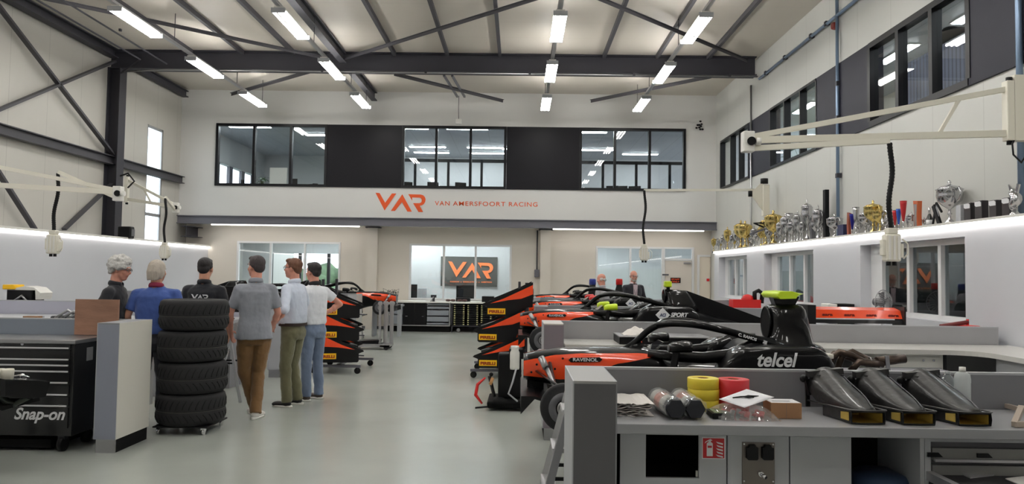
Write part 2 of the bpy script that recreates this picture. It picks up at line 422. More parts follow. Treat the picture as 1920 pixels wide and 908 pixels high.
# far lower wall
def wall_with_holes(name, x0, x1, z0, z1, Y, holes, m_, th=.2):
    mb = MB(); xs = x0
    for (a, b, c, d) in sorted(holes):
        if a > xs: mb.box(xs, a, Y, Y+th, z0, z1)
        if c > z0: mb.box(a, b, Y, Y+th, z0, c)
        if d < z1: mb.box(a, b, Y, Y+th, d, z1)
        xs = b
    mb.box(xs, x1, Y, Y+th, z0, z1); return struct(name, mb, m_)
M_fl = mat('far_lower_paint', rgb(214, 207, 196), .55)
wall_with_holes('wall_far_lower', XL, XR, 0, 3.0, YL, [(-8.16,-5.15,.9,2.48), (-3.16,-.2,.85,2.47), (2.22,4.15,.9,2.47), (4.15,5.03,0,2.47)], M_fl)
ribbon_y(12, [-8.13,-7.18,-6.19,-5.18], .9, 2.48, YL, M_wframe, M_glass, th=.055, out=.02)
ribbon_y(13, [-3.13,-2.16,-1.24,-.23], .85, 2.47, YL, M_wframe, M_glass, th=.055, out=.02)
ribbon_y(14, [2.25,3.22,4.15], .9, 2.47, YL, M_wframe, M_glass, th=.055, out=.02)
struct('trim_9', MB().box(2.28, 4.12, YL+.06, YL+.07, .9, 1.83), M_frost)
struct('window_15', MB().box(4.2, 5.0, YL+.03, YL+.04, 2.14, 2.44), M_glass)
dr = struct('door_1', MB().box(4.22, 4.98, YL-.01, YL+.04, 0, 2.08), mat('cream_door', rgb(214, 206, 196), .5))
struct('door_frame', MB().box(4.15, 4.21, YL-.03, YL+.1, 0, 2.47).box(4.99, 5.05, YL-.03, YL+.1, 0, 2.47).box(4.21, 4.99, YL-.03, YL+.1, 2.09, 2.14).box(4.21, 4.99, YL-.03, YL+.1, 2.42, 2.47), M_wframe, dr)
struct('door_closer', MB().box(4.75, 4.95, YL-.06, YL-.01, 1.99, 2.04), M_steel, dr)
struct('door_handle', MB().cyl((4.3, YL-.06, 1.05), (4.42, YL-.06, 1.05), .012).cyl((4.3, YL-.06, 1.05), (4.3, YL, 1.05), .012), M_steel, dr)
d2 = struct('door_2', MB().box(5.2, 5.5, YL-.04, YL-.001, 0, 2.2), mat('pale_door', rgb(224, 214, 198), .5))
struct('door_frame', MB().box(5.14, 5.2, YL-.06, YL-.001, 0, 2.26).box(5.2, 5.5, YL-.06, YL-.001, 2.2, 2.26), M_wframe, d2)
# columns on the far lower wall
for x, lb in ((-4.2, 'far wall column with black cables, left of the flag window'), (.77, 'far wall column to the right of the flag window')):
    t = thing('boxed_column', 'white boxed ' + lb, 'column', (x, YL, 0))
    part('casing', MB().box(x-.15, x+.15, YL-.22, YL-.001, 0, 2.93), M_fl, t)
    part('bracket', MB().box(x-.2, x+.22, YL-.26, YL-.001, 2.9, 2.93), M_dsteel, t)
t = thing('wall_conduit', 'dark vertical conduit with grey switch box beside the right column', 'conduit', (.5, YL, 2))
part('pipe', MB().cyl((.53, YL-.03, 1.75), (.53, YL-.03, 2.9), .018, 8), M_dsteel, t)
part('switch_box', MB().box(.46, .6, YL-.08, YL-.001, 1.55, 1.77, bev=.01), M_gsteel, t)
# logo and lettering on the white wall
t = thing('wall_logo', 'large orange three letter logo on the white upper wall', 'logo', (-4.1, YF, 3.36))
part('letters', var_logo(MB(), -4.07, 3.345, .53, YF-.001, .01), M_logo, t)
t = thing('wall_lettering', 'thin orange line of lettering beside the wall logo', 'lettering', (-2.38, YF-.004, 3.54))
for s_, a_, b_ in (('VAN', 815.3, 843), ('AMERSFOORT', 849.2, 947.5), ('RACING', 954.2, 1007.8)):
    xa_, xb_ = at_y(a_, 382, YF).x, at_y(b_, 382, YF).x
    q = text_obj('word', s_, .175, M_logo, t, width=xb_-xa_, bold=.001, space=1.15); q.location = (xa_+2.38, 0, 0)
# skirting where walls meet the floor
struct('baseboard_far', MB().box(XL, XR, YL-.015, YL, 0, .08), M_greyd)
# rear wall behind the photographer
struct('wall_near', MB().box(XL-.25, XR+.25, YB-.2, YB, 0, ZC+.1), M_wallx)
# ---------------------------------------------------------------- rooms behind the windows
M_otile = panel_mat('ceiling_tile', rgb(190, 194, 198), 'X', .6, .015, .72)
M_owall = mat('office_wall', rgb(196, 198, 198), .6)
struct('floor_upper', MB().box(XL-.2, XR+4.5, YF+.2, 28.2, 2.97, 3.17), M_greyd)
struct('ceiling_upper', MB().box(XL-.2, XR+4.5, YF+.21, 28.2, 6.0, 6.1), M_otile)
struct('wall_office_back', MB().box(XL-.2, XR+4.5, 28, 28.2, 2.9, 6.1).box(-4.6, XR+4.5, 28, 28.2, 0, 2.9), M_owall)
struct('wall_office_left', MB().box(XL-.2, XL, YF+.31, 28, 3.3, 4.0).box(XL-.2, XL, YF+.31, 28, 5.1, 6.0).box(XL-.2, XL, 27.2, 28, 4.0, 5.1), M_owall)
mb = MB()
for y in (21.6, 22.7, 23.8, 24.9, 26.0, 27.1): mb.box(XL-.15, XL-.05, y-.14, y+.14, 4.0, 5.1)
struct('window_16', mb, M_gsteel)
struct('wall_office_divider', MB().box(-4.5, -4.4, YF+.21, 28, 3.17, 6.0).box(.6, .7, YF+.21, 28, 3.17, 6.0), M_owall)
# black internal glazing frame in the middle office
for n_, (a, b) in enumerate(((-4.4, .6), (.7, 5.4))):
    mb = MB().box(a, b, 24.5, 24.58, 5.3, 5.4).box(a, b, 24.5, 24.58, 4.35, 4.42)
    for k in range(4): mb.box(a+.9+1.1*k, a+.98+1.1*k, 24.5, 24.58, 3.17, 5.35)
    struct('trim_%d' % (10+n_), mb, M_frame)
lp = None
spots = [(-8.2,22.4,'first left office'),(-6.2,23.6,'a'),(-5.2,25.5,'b'),(-3.4,22.3,''),(-1.6,22.3,''),(-3.2,25.6,''),(-1.2,25.6,''),(-3.2,26.8,''),(-1.2,26.8,''),(.0,25.8,''),(2.0,22.6,''),(2.6,25.8,''),(4.3,26.6,'')]
ords = ['first','second','third','fourth','fifth','sixth','seventh','eighth','ninth','tenth','eleventh','twelfth','thirteenth','fourteenth','fifteenth','sixteenth','seventeenth','eighteenth','nineteenth','twentieth']
for i, (x, y, _) in enumerate(spots):
    t = thing('office_ceiling_light', 'lit white ceiling panel in the upper far office, %s from the left' % ords[i], 'ceiling light', (x, y, 5.98), group='ceiling lights of the upper far offices')
    lpart('frame', MB().box(-.65, .65, -.12, .12, 0, .018), M_white, t)
    lpart('diffuser', MB().box(-.62, .62, -.09, .09, -.012, 0), M_office, t)
# lower far rooms
struct('ceiling_lower', MB().box(XL-.2, XR+4.5, YL+.2, 28, 2.9, 2.96), M_otile)
struct('wall_room_divider', MB().box(-4.6, -4.5, YL+.2, 28, 0, 2.9).box(1.1, 1.2, YL+.2, 28, 0, 2.9), M_owall)
struct('wall_room_mid', MB().box(-4.5, 1.1, 23.25, 23.35, 0, 2.9), M_owall)
struct('wall_room_left', MB().box(-9.6, -8.6, 25.9, 26, 0, 2.9).box(-8.6, -4.6, 25.9, 26, 0, .95).box(-8.6, -4.6, 25.9, 26, 2.25, 2.9), M_owall)
mb = MB()
for x in (-8.6, -7.6, -6.6, -5.9, -5.25, -4.65): mb.box(x-.05, x+.05, 25.88, 25.98, .95, 2.25)
mb.box(-8.6, -4.6, 25.88, 25.98, .95, 1.0)
struct('window_17', mb, M_frame)
# opening in the far wall beyond the left room so daylight comes in is made of its own lit garden strip
for i, (x, y) in enumerate(((-8.0,22.6),(-6.3,22.6),(-7.0,24.4),(-5.4,24.4),(-2.4,22.3),(-.8,22.3),(-3.6,22.7),(2.6,23),(3.9,24.2),(3.2,25.8),(2.4,26.5))):
    t = thing('room_ceiling_light', 'lit white strip light in the lower far rooms, %s from the left' % ords[i], 'ceiling light', (x, y, 2.88), group='strip lights of the lower far rooms')
    lpart('frame', MB().box(-.75, .75, -.1, .1, 0, .018), M_white, t)
    lpart('diffuser', MB().box(-.72, .72, -.08, .08, -.012, 0), M_office, t)
# rooms on the right
struct('floor_upper_right', MB().box(XR+.25, 10, 4.5, YF+.2, 2.97, 3.17), M_greyd)
struct('ceiling_upper_right', MB().box(XR+.25, 10, 4.5, YF+.2, 5.95, 6.05), M_otile)
struct('wall_office_right', MB().box(8.6, 8.8, 4.5, YF+.2, 0, 6.0).box(XR+.25, 8.6, 4.4, 4.5, 0, 6), mat('office_cream_wall', rgb(208, 200, 184), .6))
struct('ceiling_lower_right', MB().box(XR+.01, 8.6, 4.5, YF+.2, 2.6, 2.66), M_otile)
struct('wall_room_right', MB().box(7.6, 7.7, 4.5, YF+.2, 0, 2.6).box(XR+.01, 7.6, 12.1, 12.2, 0, 2.6).box(XR+.01, 7.6, 16.2, 16.3, 0, 2.6), mat('grey_room_wall', rgb(170, 172, 170), .6))
for i, (x, y) in enumerate(((7.0,8.0),(7.3,9.9),(7.3,11.8),(7.2,14.2),(7.2,16.2),(7.2,18.8))):
    t = thing('office_ceiling_light', 'lit panel in the upper right offices, %s from the camera' % ords[i], 'ceiling light', (x, y, 5.93), group='ceiling lights of the upper right offices')
    lpart('frame', MB().box(-.12, .12, -.65, .65, 0, .018), M_white, t)
    lpart('diffuser', MB().box(-.09, .09, -.62, .62, -.012, 0), M_office, t)
for i, (x, y) in enumerate(((6.6,14.2),(6.6,18.2))):
    t = thing('room_ceiling_light', 'lit strip in the lower right rooms, %s from the camera' % ords[i], 'ceiling light', (x, y, 2.58), group='strip lights of the lower right rooms')
    lpart('frame', MB().box(-.07, .07, -.6, .6, 0, .018), M_white, t)
    lpart('diffuser', MB().box(-.05, .05, -.57, .57, -.012, 0), M_office, t)
# ---------------------------------------------------------------- roof steel
def ibeam(name, a, b, w, h, m_, label, up=(0,0,1), group=None, fl=.02, webw=.02, cat='beam'):
    a, b = Vector(a), Vector(b); t = thing(name, label, cat, a, group=group)
    d = (b-a).normalized(); u = Vector(up); r = d.cross(u).normalized(); u = r.cross(d)
    part('flange', MB().bar(a+u*(h/2-fl/2), b+u*(h/2-fl/2), w, fl, up=u).bar(a-u*(h/2-fl/2), b-u*(h/2-fl/2), w, fl, up=u), m_, t)
    part('web', MB().bar(a, b, webw, h-2*fl, up=u), m_, t)
    return t
ibeam('portal_beam', (XL, 17.3, 6.53), (XR-.08, 17.3, 6.53), .3, .44, M_dsteel, 'large dark steel beam spanning the hall below the roof')
ibeam('steel_column', (-9.5, 17.3, 0), (-9.5, 17.3, 6.32), .3, .3, M_dsteel, 'dark steel column at the left wall under the portal beam', up=(1,0,0), cat='column')
ibeam('ridge_beam', (-4.15, 1, 6.6), (-4.15, 17.15, 6.6), .16, .24, M_bsteel, 'thick grey roof beam running lengthways near the second lamp row')
ibeam('ridge_beam', (-4.15, 17.45, 6.6), (-4.15, 20.95, 6.6), .16, .24, M_bsteel, 'short thick grey roof beam behind the portal beam')
ibeam('eaves_beam', (-9.5, 1, 6.64), (-9.5, 17.15, 6.64), .2, .2, M_dsteel, 'dark eaves beam along the top of the left wall')
ibeam('eaves_beam', (-9.5, 17.45, 6.6), (-9.5, 20.9, 6.6), .16, .18, M_dsteel, 'short dark eaves beam behind the column at the left wall')
px_ = [-7.7, -6.5, -5.3, -2.95, -1.72, -.5, .72, 1.92, 3.15, 4.33]
p0 = None
for i, x in enumerate(px_):
    lb = 'thin dark roof purlin running lengthways, %s from the left' % ords[i]
    if p0 is None:
        p0 = tag(MB().box(-.035, .035, 1, 17.15, 6.66, 6.76).build('roof_purlin', M_bsteel), lb, 'purlin', 'roof purlins'); p0.location.x = x
    else: q = dup(p0, lb); q.location.x = x
def brace(a, b, lb, w=.07, m_=None, grp='bracing bars', nm='brace_bar'):
    return tag(MB().bar(a, b, w, .012).bar(Vector(a)+Vector((0,0,-.03)), Vector(b)+Vector((0,0,-.03)), .012, w).build(nm, m_ or M_bsteel), lb, 'brace', grp)
brace((-4.1, 17.1, 6.6), (1.7, 11.9, 6.6), 'diagonal roof brace from the thick beam towards the middle lamp row')
brace((5.15, 16.9, 6.6), (.6, 12.4, 6.6), 'diagonal roof brace starting at the right end of the portal beam')
brace((-4.5, 17.1, 6.6), (-9.3, 13.0, 6.6), 'diagonal roof brace from the thick beam to the left eaves')
brace((-8.05, 20.5, 6.55), (-5.1, 18.0, 6.55), 'diagonal brace behind the portal beam, leftmost', .09)
brace((-3.1, 18.0, 6.5), (-.5, 20.7, 6.5), 'diagonal brace behind the portal beam, left of the middle lamp row', .09)
brace((1.95, 20.6, 6.5), (4.6, 17.9, 6.5), 'diagonal brace behind the portal beam, right of the middle lamp row', .09)
# left wall bracing
def wbar(a, b, lb, w=.1): return tag(MB().bar(a, b, .05, w, up=(1,0,0)).build('wall_brace', M_bsteel), lb, 'brace', 'braces on the left wall')
def lw(px, py): p = at_x(px, py, -9.5); return (-9.5, p.y, p.z)
def ext(a, b, k): a, b = Vector(a), Vector(b); return tuple(a + (b-a)*k)
wbar(ext(lw(212,290), lw(0,15), 1.3), lw(212,290), 'long diagonal wall brace falling from upper left to the column')
wbar(ext(lw(215,115), lw(0,205), 1.5), lw(215,115), 'diagonal wall brace rising to the top of the left column')
wbar(lw(65,430), ext(lw(65,430), lw(0,328), 1.6), 'lower wall brace falling towards the light ledge on the left')
wbar(lw(120,430), lw(210,345), 'lower wall brace rising from the light ledge to the column')
a = lw(343, 342); b = ext(lw(343,342), lw(0,250), 2.0)
ibeam('wall_rail', (-9.53, 2, 4.15), (-9.53, 20.9, 4.15), .16, .2, M_bsteel, 'horizontal grey steel rail along the left wall past the tall window')
ibeam('support_stub', (-9.3, YF-.25, 2.7), (-9.3, YF+.5, 2.7), .3, .3, M_dsteel, 'short grey beam stub hanging under the left end of the ledge beam')
# ---------------------------------------------------------------- lamps on tracks
rows = [(-6.9, 'leftmost row'), (-4.12, 'second row from the left'), (.65, 'third row from the left'), (3.1, 'rightmost row')]
lamp0 = None
wh = ['far wall', 'portal beam', 'front of the portal beam']
for rx, rn in rows:
    t = thing('lamp_track', 'long pale metal lamp track of the ' + rn, 'lamp track', (rx, 0, 6.1), group='lamp tracks')
    lpart('rail', MB().box(-.035, .035, .5, 19.9, .0, .05), M_alu, t)
    for yy in (11.3, 14.6, 17.9, 19.7) if rx != .65 else (11.3, 14.6, 19.7):
        lpart('hanger', MB().cyl((0, yy, .05), (0, yy, 6.72-6.1), .007, 6), M_dsteel, t)
    for k in range(7):
        y0 = 18.25 - k*2.93
        lb = 'lit twin tube lamp in the %s, %s from the far wall' % (rn, ords[k])
        if lamp0 is None:
            lamp0 = thing('tube_lamp', lb, 'lamp', (rx, y0, 6.1), group='tube lamps of the %s' % rn)
            lpart('housing', MB().box(-.075, .075, .02, 1.48, -.045, 0, bev=.008), M_white, lamp0)
            lpart('end_cap', MB().box(-.12, .12, .0, .03, -.11, -.03), M_greyl, lamp0); lpart('end_cap', MB().box(-.12, .12, 1.47, 1.5, -.11, -.03), M_greyl, lamp0)
            for sx in (-.092, 0, .092):
                lpart('tube', MB().cyl((sx, .03, -.085), (sx, 1.47, -.085), .022, 10), M_tube, lamp0)
        else:
            dup(lamp0, lb, (rx, y0, 6.1), group='tube lamps of the %s' % rn)
# conduit pipes under portal beam, left eaves, right wall
def pipe(name, pts, r, m_, lb, cat='pipe', clips=None, seg=8):
    t = thing(name, lb, cat, pts[0])
    part('pipe', MB().tube(pts, r, seg), m_, t)
    if clips:
        for c in clips: part('pipe_clip', MB().obox(c, r*2.6, r*2.6, r*2.6), M_dsteel, t)
    return t
pipe('conduit_pipe', [(-9.2, 17.05, 6.2), (-8.2, 17.05, 6.25), (XR-.1, 17.05, 6.25)], .02, M_steel, 'thin pipe run under the portal beam across the hall', clips=[(x, 17.05, 6.26) for x in (-7, -4.6, -2.2, .2, 2.6, 4.8)])
pipe('conduit_pipe', [(-8.5, 2, 6.35), (-8.5, 16.4, 6.3), (-9.25, 17.0, 6.15)], .018, M_dsteel, 'dark pipe hung beside the left eaves, nearer the wall')
pipe('conduit_pipe', [(-8.1, 2, 6.42), (-8.1, 16.8, 6.32)], .018, M_dsteel, 'dark pipe hung beside the left eaves, nearer the lamps', clips=[(-8.1, y, 6.44) for y in (10.5, 12.7, 14.8)])
M_bpipe = mat('blue_grey_pipe', rgb(120, 140, 165), .35, .5)
pipe('air_pipe', [(XR-.06, 17.05, 6.2), (XR-.06, 12.85, 6.2), (XR-.06, 7, 6.2)], .03, M_bpipe, 'blue grey pipe rising to the upper right below the roof', clips=[(XR-.05, y, 6.21) for y in (16.6, 15.4, 14.0, 13.3)])
pipe('air_pipe', [(XR-.06, 12.85, 6.6), (XR-.06, 12.85, 2.32)], .03, M_bpipe, 'vertical blue pipe on the right wall between the trophies', clips=[(XR-.05, 12.85, z) for z in (5.0, 4.4, 3.4)])
pipe('air_pipe', [(XR-.06, 17.65, 6.2), (XR-.06, 17.65, 3.0), (XR-.06, 17.65, 2.32)], .024, M_steel, 'thin vertical grey pipe on the right wall near the far corner')
pipe('air_pipe', [(XR-.06, 8.17, 6.6), (XR-.06, 8.17, 2.32)], .035, M_bpipe, 'vertical pipe at the right edge behind the wall arm bracket')
t = thing('wall_sounder', 'small red alarm sounder beside the blue pipe high on the right wall', 'alarm', (XR, 12.95, 6.0))
part('body', MB().lathe((XR-.001, 12.98, 6.06), [(.06,-.09),(.07,-.05),(.07,0)], 16, axis='X'), mat('dark_red_plastic', rgb(120, 30, 25), .4), t)
# LED driver/bracket at the far beam centre and small wall emblem
t = thing('ceiling_bracket', 'grey rail bracket with hanging cable box behind the portal beam', 'bracket', (-1.6, 19, 6.4))
part('rail', MB().bar((-1.9, 18.2, 6.5), (-1.75, 20.4, 6.5), .05, .05).bar((-1.7, 18.2, 6.5), (-1.55, 20.4, 6.5), .05, .05), M_gsteel, t)
part('cable', MB().tube([(-1.7, 20.3, 6.5), (-1.72, 20.5, 6.2), (-1.72, 20.6, 5.9)], .008, 6), M_dsteel, t)
part('sensor_box', MB().box(-1.8, -1.64, 20.55, 20.65, 5.78, 5.92, bev=.01), M_white, t)
t = thing('wall_emblem', 'small black leaf shaped ornament high on the far wall at right', 'ornament', (5.07, YF, 5.9))
mb = MB(); random.seed(3)
for k in range(9):
    a_ = k*.7; r_ = .03+.07*(k % 3)/2
    mb.ball((5.07+math.cos(a_)*r_, YF-.02, 5.88+math.sin(a_)*r_*1.4), .035, .015, .028, 8)
part('leaves', mb, M_blackm, t)
# ================================================================ WORK BAYS
HP = 1.14          # height of the partition walls
M_endw = mat('white_end_panel', rgb(214, 211, 202), .35)
M_endb = mat('blue_grey_end_panel', rgb(140, 144, 158), .38)
M_capd = mat('graphite_end_panel', rgb(88, 87, 90), .4)
M_lav = mat('mauve_grey_end_panel', rgb(132, 124, 132), .4)
def end_panel(x, y, lb, mf, ms, mt=None, side=1, d=.58, w=.19, mother=None):
    """thick upright end of a partition: front faces the camera, plinth below"""
    t = thing('partition_end', lb, 'partition', (x, y, 0))
    lpart('front_panel', MB().box(-w/2, w/2, 0, .02, .12, HP-.012), mf, t)
    mb = MB().box(-w/2, w/2, .02, d, .12, HP-.012); lpart('core', mb, ms, t)
    lpart('top_panel', MB().box(-w/2, w/2, 0, d, HP-.012, HP), mt or M_grey, t)
    lpart('side_panel', MB().box(w/2, w/2+.006, .0, d, .12, HP), ms, t)
    lpart('side_panel', MB().box(-w/2-.006, -w/2, .0, d, .12, HP), mother or M_greyl, t)
    lpart('plinth', MB().box(-w/2+.01, w/2-.01, .015, .03, 0, .12), M_steel, t)
    lpart('plinth', MB().box(-w/2+.01, w/2-.01, .03, d, 0, .12), M_blackm, t)
    return t
def back_panel(x0, x1, y, lb, m_, z0=0, th=.03):
    t = thing('partition_panel', lb, 'partition', (x0, y, 0))
    part('panel', MB().box(x0, x1, y, y+th, z0, HP-.012), m_, t)
    part('edge_trim', MB().box(x0, x1, y-.002, y+th+.002, HP-.012, HP), M_greyl, t)
    return t
# right side ends and back panels
end_panel(.355, 3.42, 'dark grey upright partition end nearest the camera', M_capd, M_grey, mat('cap_top', rgb(150, 149, 148), .4))
end_panel(.355, 7.38, 'mauve grey partition end behind the nearest car nose', M_lav, M_grey, mat('cap_top_pale', rgb(205, 200, 194), .4))
end_panel(.355, 11.34, 'third partition end on the right, behind the second car', M_lav, M_grey)
end_panel(.355, 15.3, 'farthest partition end on the right by the far benches', M_greyl, M_grey)
back_panel(.45, 4.2, 3.96, 'grey back panel behind the foreground worktop items', mat('back_panel_grey', rgb(122, 122, 127), .4, var=.03))
back_panel(.45, 5.05, 7.92, 'long pale grey back panel behind the car with white lettering', mat('back_panel_light', rgb(160, 160, 162), .4, var=.03))
back_panel(.45, 4.9, 11.88, 'long grey back panel behind the second car', M_grey)
back_panel(.45, 4.9, 15.84, 'farthest long grey back panel on the right', M_grey)
# left side
end_panel(-3.617, 6.6, 'partition end with white side and blue grey front beside the black tool chest', M_endb, M_endw)
end_panel(-3.70, 11.4, 'grey partition end behind the man in the white shirt', M_greyl, M_grey)
end_panel(-3.60, 16.2, 'pale partition end beside the trolley of silver stands', M_greyl, mat('pale_side', rgb(190, 188, 184), .4), mother=M_grey)
back_panel(-9.0, -3.72, 7.14, 'blue grey back panel above the black tool chest', mat('panel_blue_grey', rgb(130, 138, 150), .4))
back_panel(-9.0, -3.8, 11.0, 'pale lilac back panel under the yellow and white engine part', mat('panel_lilac', rgb(184, 184, 198), .4, var=.02))
back_panel(-9.0, -3.7, 16.75, 'far grey back panel on the left before the lower windows', M_grey)
tag(MB().box(-9.0, -3.9, 9.95, 10.98, .9, .94).build('worktop', M_greyl), 'pale worktop before the lilac back panel on the left', 'worktop')
tag(MB().box(-8.95, -3.95, 10.3, 10.95, 0, .9).build('base_cabinet', M_grey), 'grey base cabinet under the pale worktop on the left', 'cabinet')
# ---------------------------------------------------------------- foreground bench (right)
WT = .95; FY = 3.42
wt = tag(MB().box(.455, 4.2, FY, 3.955, WT-.045, WT, bev=.003).build('worktop', M_wtop), 'long grey foreground worktop carrying tape rolls and black ducts', 'worktop')
def fp(px, py, Y=3.5): p = at_y(px, py, Y); return p.x, p.z
CB = WT-.045
cy0, cy1 = 3.5, 3.93
def px2x(px, py=850, Y=3.5): return at_y(px, py, Y).x
t = thing('base_cabinet', 'grey base cabinet with square black opening under the foreground worktop', 'cabinet', (.6, 3.5, 0))
xa, xb, xc, xd = px2x(1163), px2x(1211), px2x(1311), px2x(1362)
zt, zb = at_y(1260, 816, 3.5).z, at_y(1260, 897, 3.5).z
part('front_panel', MB().box(xa, xb, cy0, cy0+.02, .1, CB).box(xb, xc, cy0, cy0+.02, .1, zb).box(xc, xd, cy0, cy0+.02, .1, CB).box(xb, xc, cy0, cy0+.02, zt, CB), M_greyl, t)
part('carcass', MB().box(xa, xa+.02, cy0+.02, cy1, 0, CB-.001).box(xd-.02, xd, cy0+.02, cy1, 0, CB-.001).box(xa, xd, cy1-.02, cy1, 0, CB-.001).box(xa, xd, cy0+.04, cy1, 0, .1).box(xa+.02, xd-.02, cy0+.02, cy1-.02, zb-.03, zb-.01), M_blackm, t)
t = thing('base_cabinet', 'grey base cabinet carrying the steel socket plate', 'cabinet', (1.1, 3.5, 0))
xe, xf, xg = px2x(1364.5), px2x(1480.5), px2x(1596)
part('front_panel', MB().box(xe, xf-.003, cy0, cy0+.02, .1, CB), M_greyl, t)
part('carcass', MB().box(xe, xf-.003, cy0+.02, cy1, 0, CB-.001), M_blackm, t)
t = thing('base_cabinet', 'plain grey base cabinet left of the open foreground compartment', 'cabinet', (1.4, 3.5, 0))
part('front_panel', MB().box(xf+.003, xg, cy0, cy0+.02, .1, CB), M_greyl, t)
part('carcass', MB().box(xf+.003, xg, cy0+.02, cy1, 0, CB-.001), M_greyd, t)
# sign
t = thing('extinguisher_sign', 'red and white fire extinguisher sign on the grey cabinet front', 'sign', (0, 0, 0))
sx0, sz1 = fp(1316, 820); sx1, sz0 = fp(1359, 861)
part('border', MB().box(sx0, sx1, cy0-.003, cy0-.0005, sz0, sz1), M_wtxt, t)
part('field', MB().box(sx0+.004, sx1-.004, cy0-.005, cy0-.003, sz0+.004, sz1-.004), mat('sign_red', rgb(190, 25, 35), .4), t)
sw, sh = sx1-sx0, sz1-sz0
def sg(u, v): return (sx0+u*sw, sz0+v*sh)
mb = MB().prism([sg(*q) for q in ((.2,.13),(.46,.13),(.46,.72),(.4,.78),(.26,.78),(.2,.72))], cy0-.006, cy0-.005)
mb.prism([sg(*q) for q in ((.28,.78),(.38,.78),(.38,.84),(.45,.87),(.36,.93),(.26,.88),(.14,.8),(.12,.72),(.18,.78),(.28,.84))], cy0-.006, cy0-.005)
for k in range(5):
    z_ = .78-k*.15; mb.prism([sg(.6+.02*(k%2), z_+.03), sg(.68, z_-.06), sg(.9, z_-.12), sg(.9, z_-.04), sg(.72, z_+.0)], cy0-.006, cy0-.005)
part('pictogram', mb, M_wtxt, t)
part('pictogram_band', MB().box(*[sx0+.24*sw, sx0+.42*sw], cy0-.0068, cy0-.006, sz0+.52*sh, sz0+.62*sh), MATS['sign_red'], t)
# socket plate
t = thing('socket_plate', 'brushed steel plate with two black sockets and an air valve', 'socket plate', (0, 0, 0))
ax0, az1 = fp(1391, 829); ax1, az0 = fp(1452, 915)
part('plate', MB().box(ax0, ax1, cy0-.006, cy0-.0005, az0, az1, bev=.001), mat('dark_brushed_steel', rgb(120, 114, 108), .4, .9), t)
for px in (1408, 1437):
    x, z = fp(px, 846)
    part('socket', MB().prism([(x-.026,z-.03),(x-.02,z-.036),(x+.02,z-.036),(x+.026,z-.03),(x+.026,z+.02),(x+.016,z+.022),(x+.013,z+.032),(x-.013,z+.032),(x-.016,z+.022),(x-.026,z+.02)], cy0-.028, cy0-.006).cyl((x,cy0-.0285,z-.004),(x,cy0-.028,z-.004),.019), M_black, t)
x, z = fp(1424, 887)
part('air_valve', MB().cyl((x, cy0-.006, z), (x, cy0-.03, z), .012).cyl((x, cy0-.03, z), (x+.012, cy0-.055, z-.008), .008).cyl((x-.012, cy0-.02, z+.008), (x+.012, cy0-.02, z-.004), .007), M_chrome, t)
for (u, v) in ((ax0+.008, az1-.008), (ax1-.008, az1-.008), (ax0+.008, az0+.03), (ax1-.008, az0+.03)):
    part('screw', MB().cyl((u, cy0-.009, v), (u, cy0-.006, v), .004, 10), M_chrome, t)
tag(MB().box(px2x(1307), px2x(1311)-.001, cy0+.021, cy0+.03, zb+.002, zb+.03).build('rail_catch', M_white), 'small white catch in the corner of the black opening', 'catch')
# open compartment with blue drum
xh = px2x(1725); xi = px2x(1733)
t = thing('open_compartment', 'open dark compartment under the foreground worktop, right of the plain cabinet', 'cabinet', (0, 0, 0))
part('back', MB().box(xg, xh, cy1-.02, cy1, 0, CB-.001), M_blackm, t)
part('side', MB().box(xh-.0, xi, cy0-.0, cy1, 0, CB-.001), M_greyl, t)
part('base', MB().box(xg, xh, cy0+.02, cy1-.02, .0, .08), M_blackm, t)
t = thing('plastic_drum', 'blue grey plastic drum in the open foreground compartment', 'drum', (1.79, 3.72, .08))
lpart('body', MB().lathe((0,0,0), [(0,0),(.13,0),(.14,.02),(.145,.3),(.15,.5),(.14,.58),(.12,.6),(0,.6)], 32), mat('blue_drum', rgb(70, 88, 120), .35), t)
lpart('handle', MB().tube([(-.15,0,.5),(-.19,-.02,.45),(-.19,-.02,.3),(-.15,0,.2)], .012, 8), M_black, t)
# drawer unit at the right
t = thing('drawer_unit', 'grey drawer unit with black recessed handles under the worktop', 'drawers', (0, 0, 0))
xj = 4.15
part('carcass', MB().box(xi+.002, xj, cy0+.022, cy1, 0, CB-.001), M_greyd, t)
part('frame', MB().box(xi+.002, xi+.03, cy0, cy0+.02, .05, CB-.001).box(xi+.03, xj, cy0, cy0+.02, CB-.03, CB-.001), M_greyl, t)
zz = [(841, 863), (873, 905), (910, 950)]
for k, (p0_, p1_) in enumerate(zz):
    a_, b_ = at_y(1800, p0_, 3.5).z, at_y(1800, p1_, 3.5).z
    dwr = part('drawer', MB().box(xi+.035, xj, cy0-.004, cy0+.02, b_, a_), mat('drawer_grey', rgb(128, 128, 126), .45), t)
    part('drawer_lip', MB().box(xi+.04, xj, cy0-.02, cy0-.004, b_-.006, b_+.006), M_alu, dwr)
    for hx in (1737, 1830):
        hx_ = px2x(hx)
        part('handle', MB().prism([(hx_, b_+.014),(hx_+.07, b_+.014),(hx_+.05, b_+.034),(hx_, b_+.034)], cy0-.012, cy0-.004), M_black, dwr)
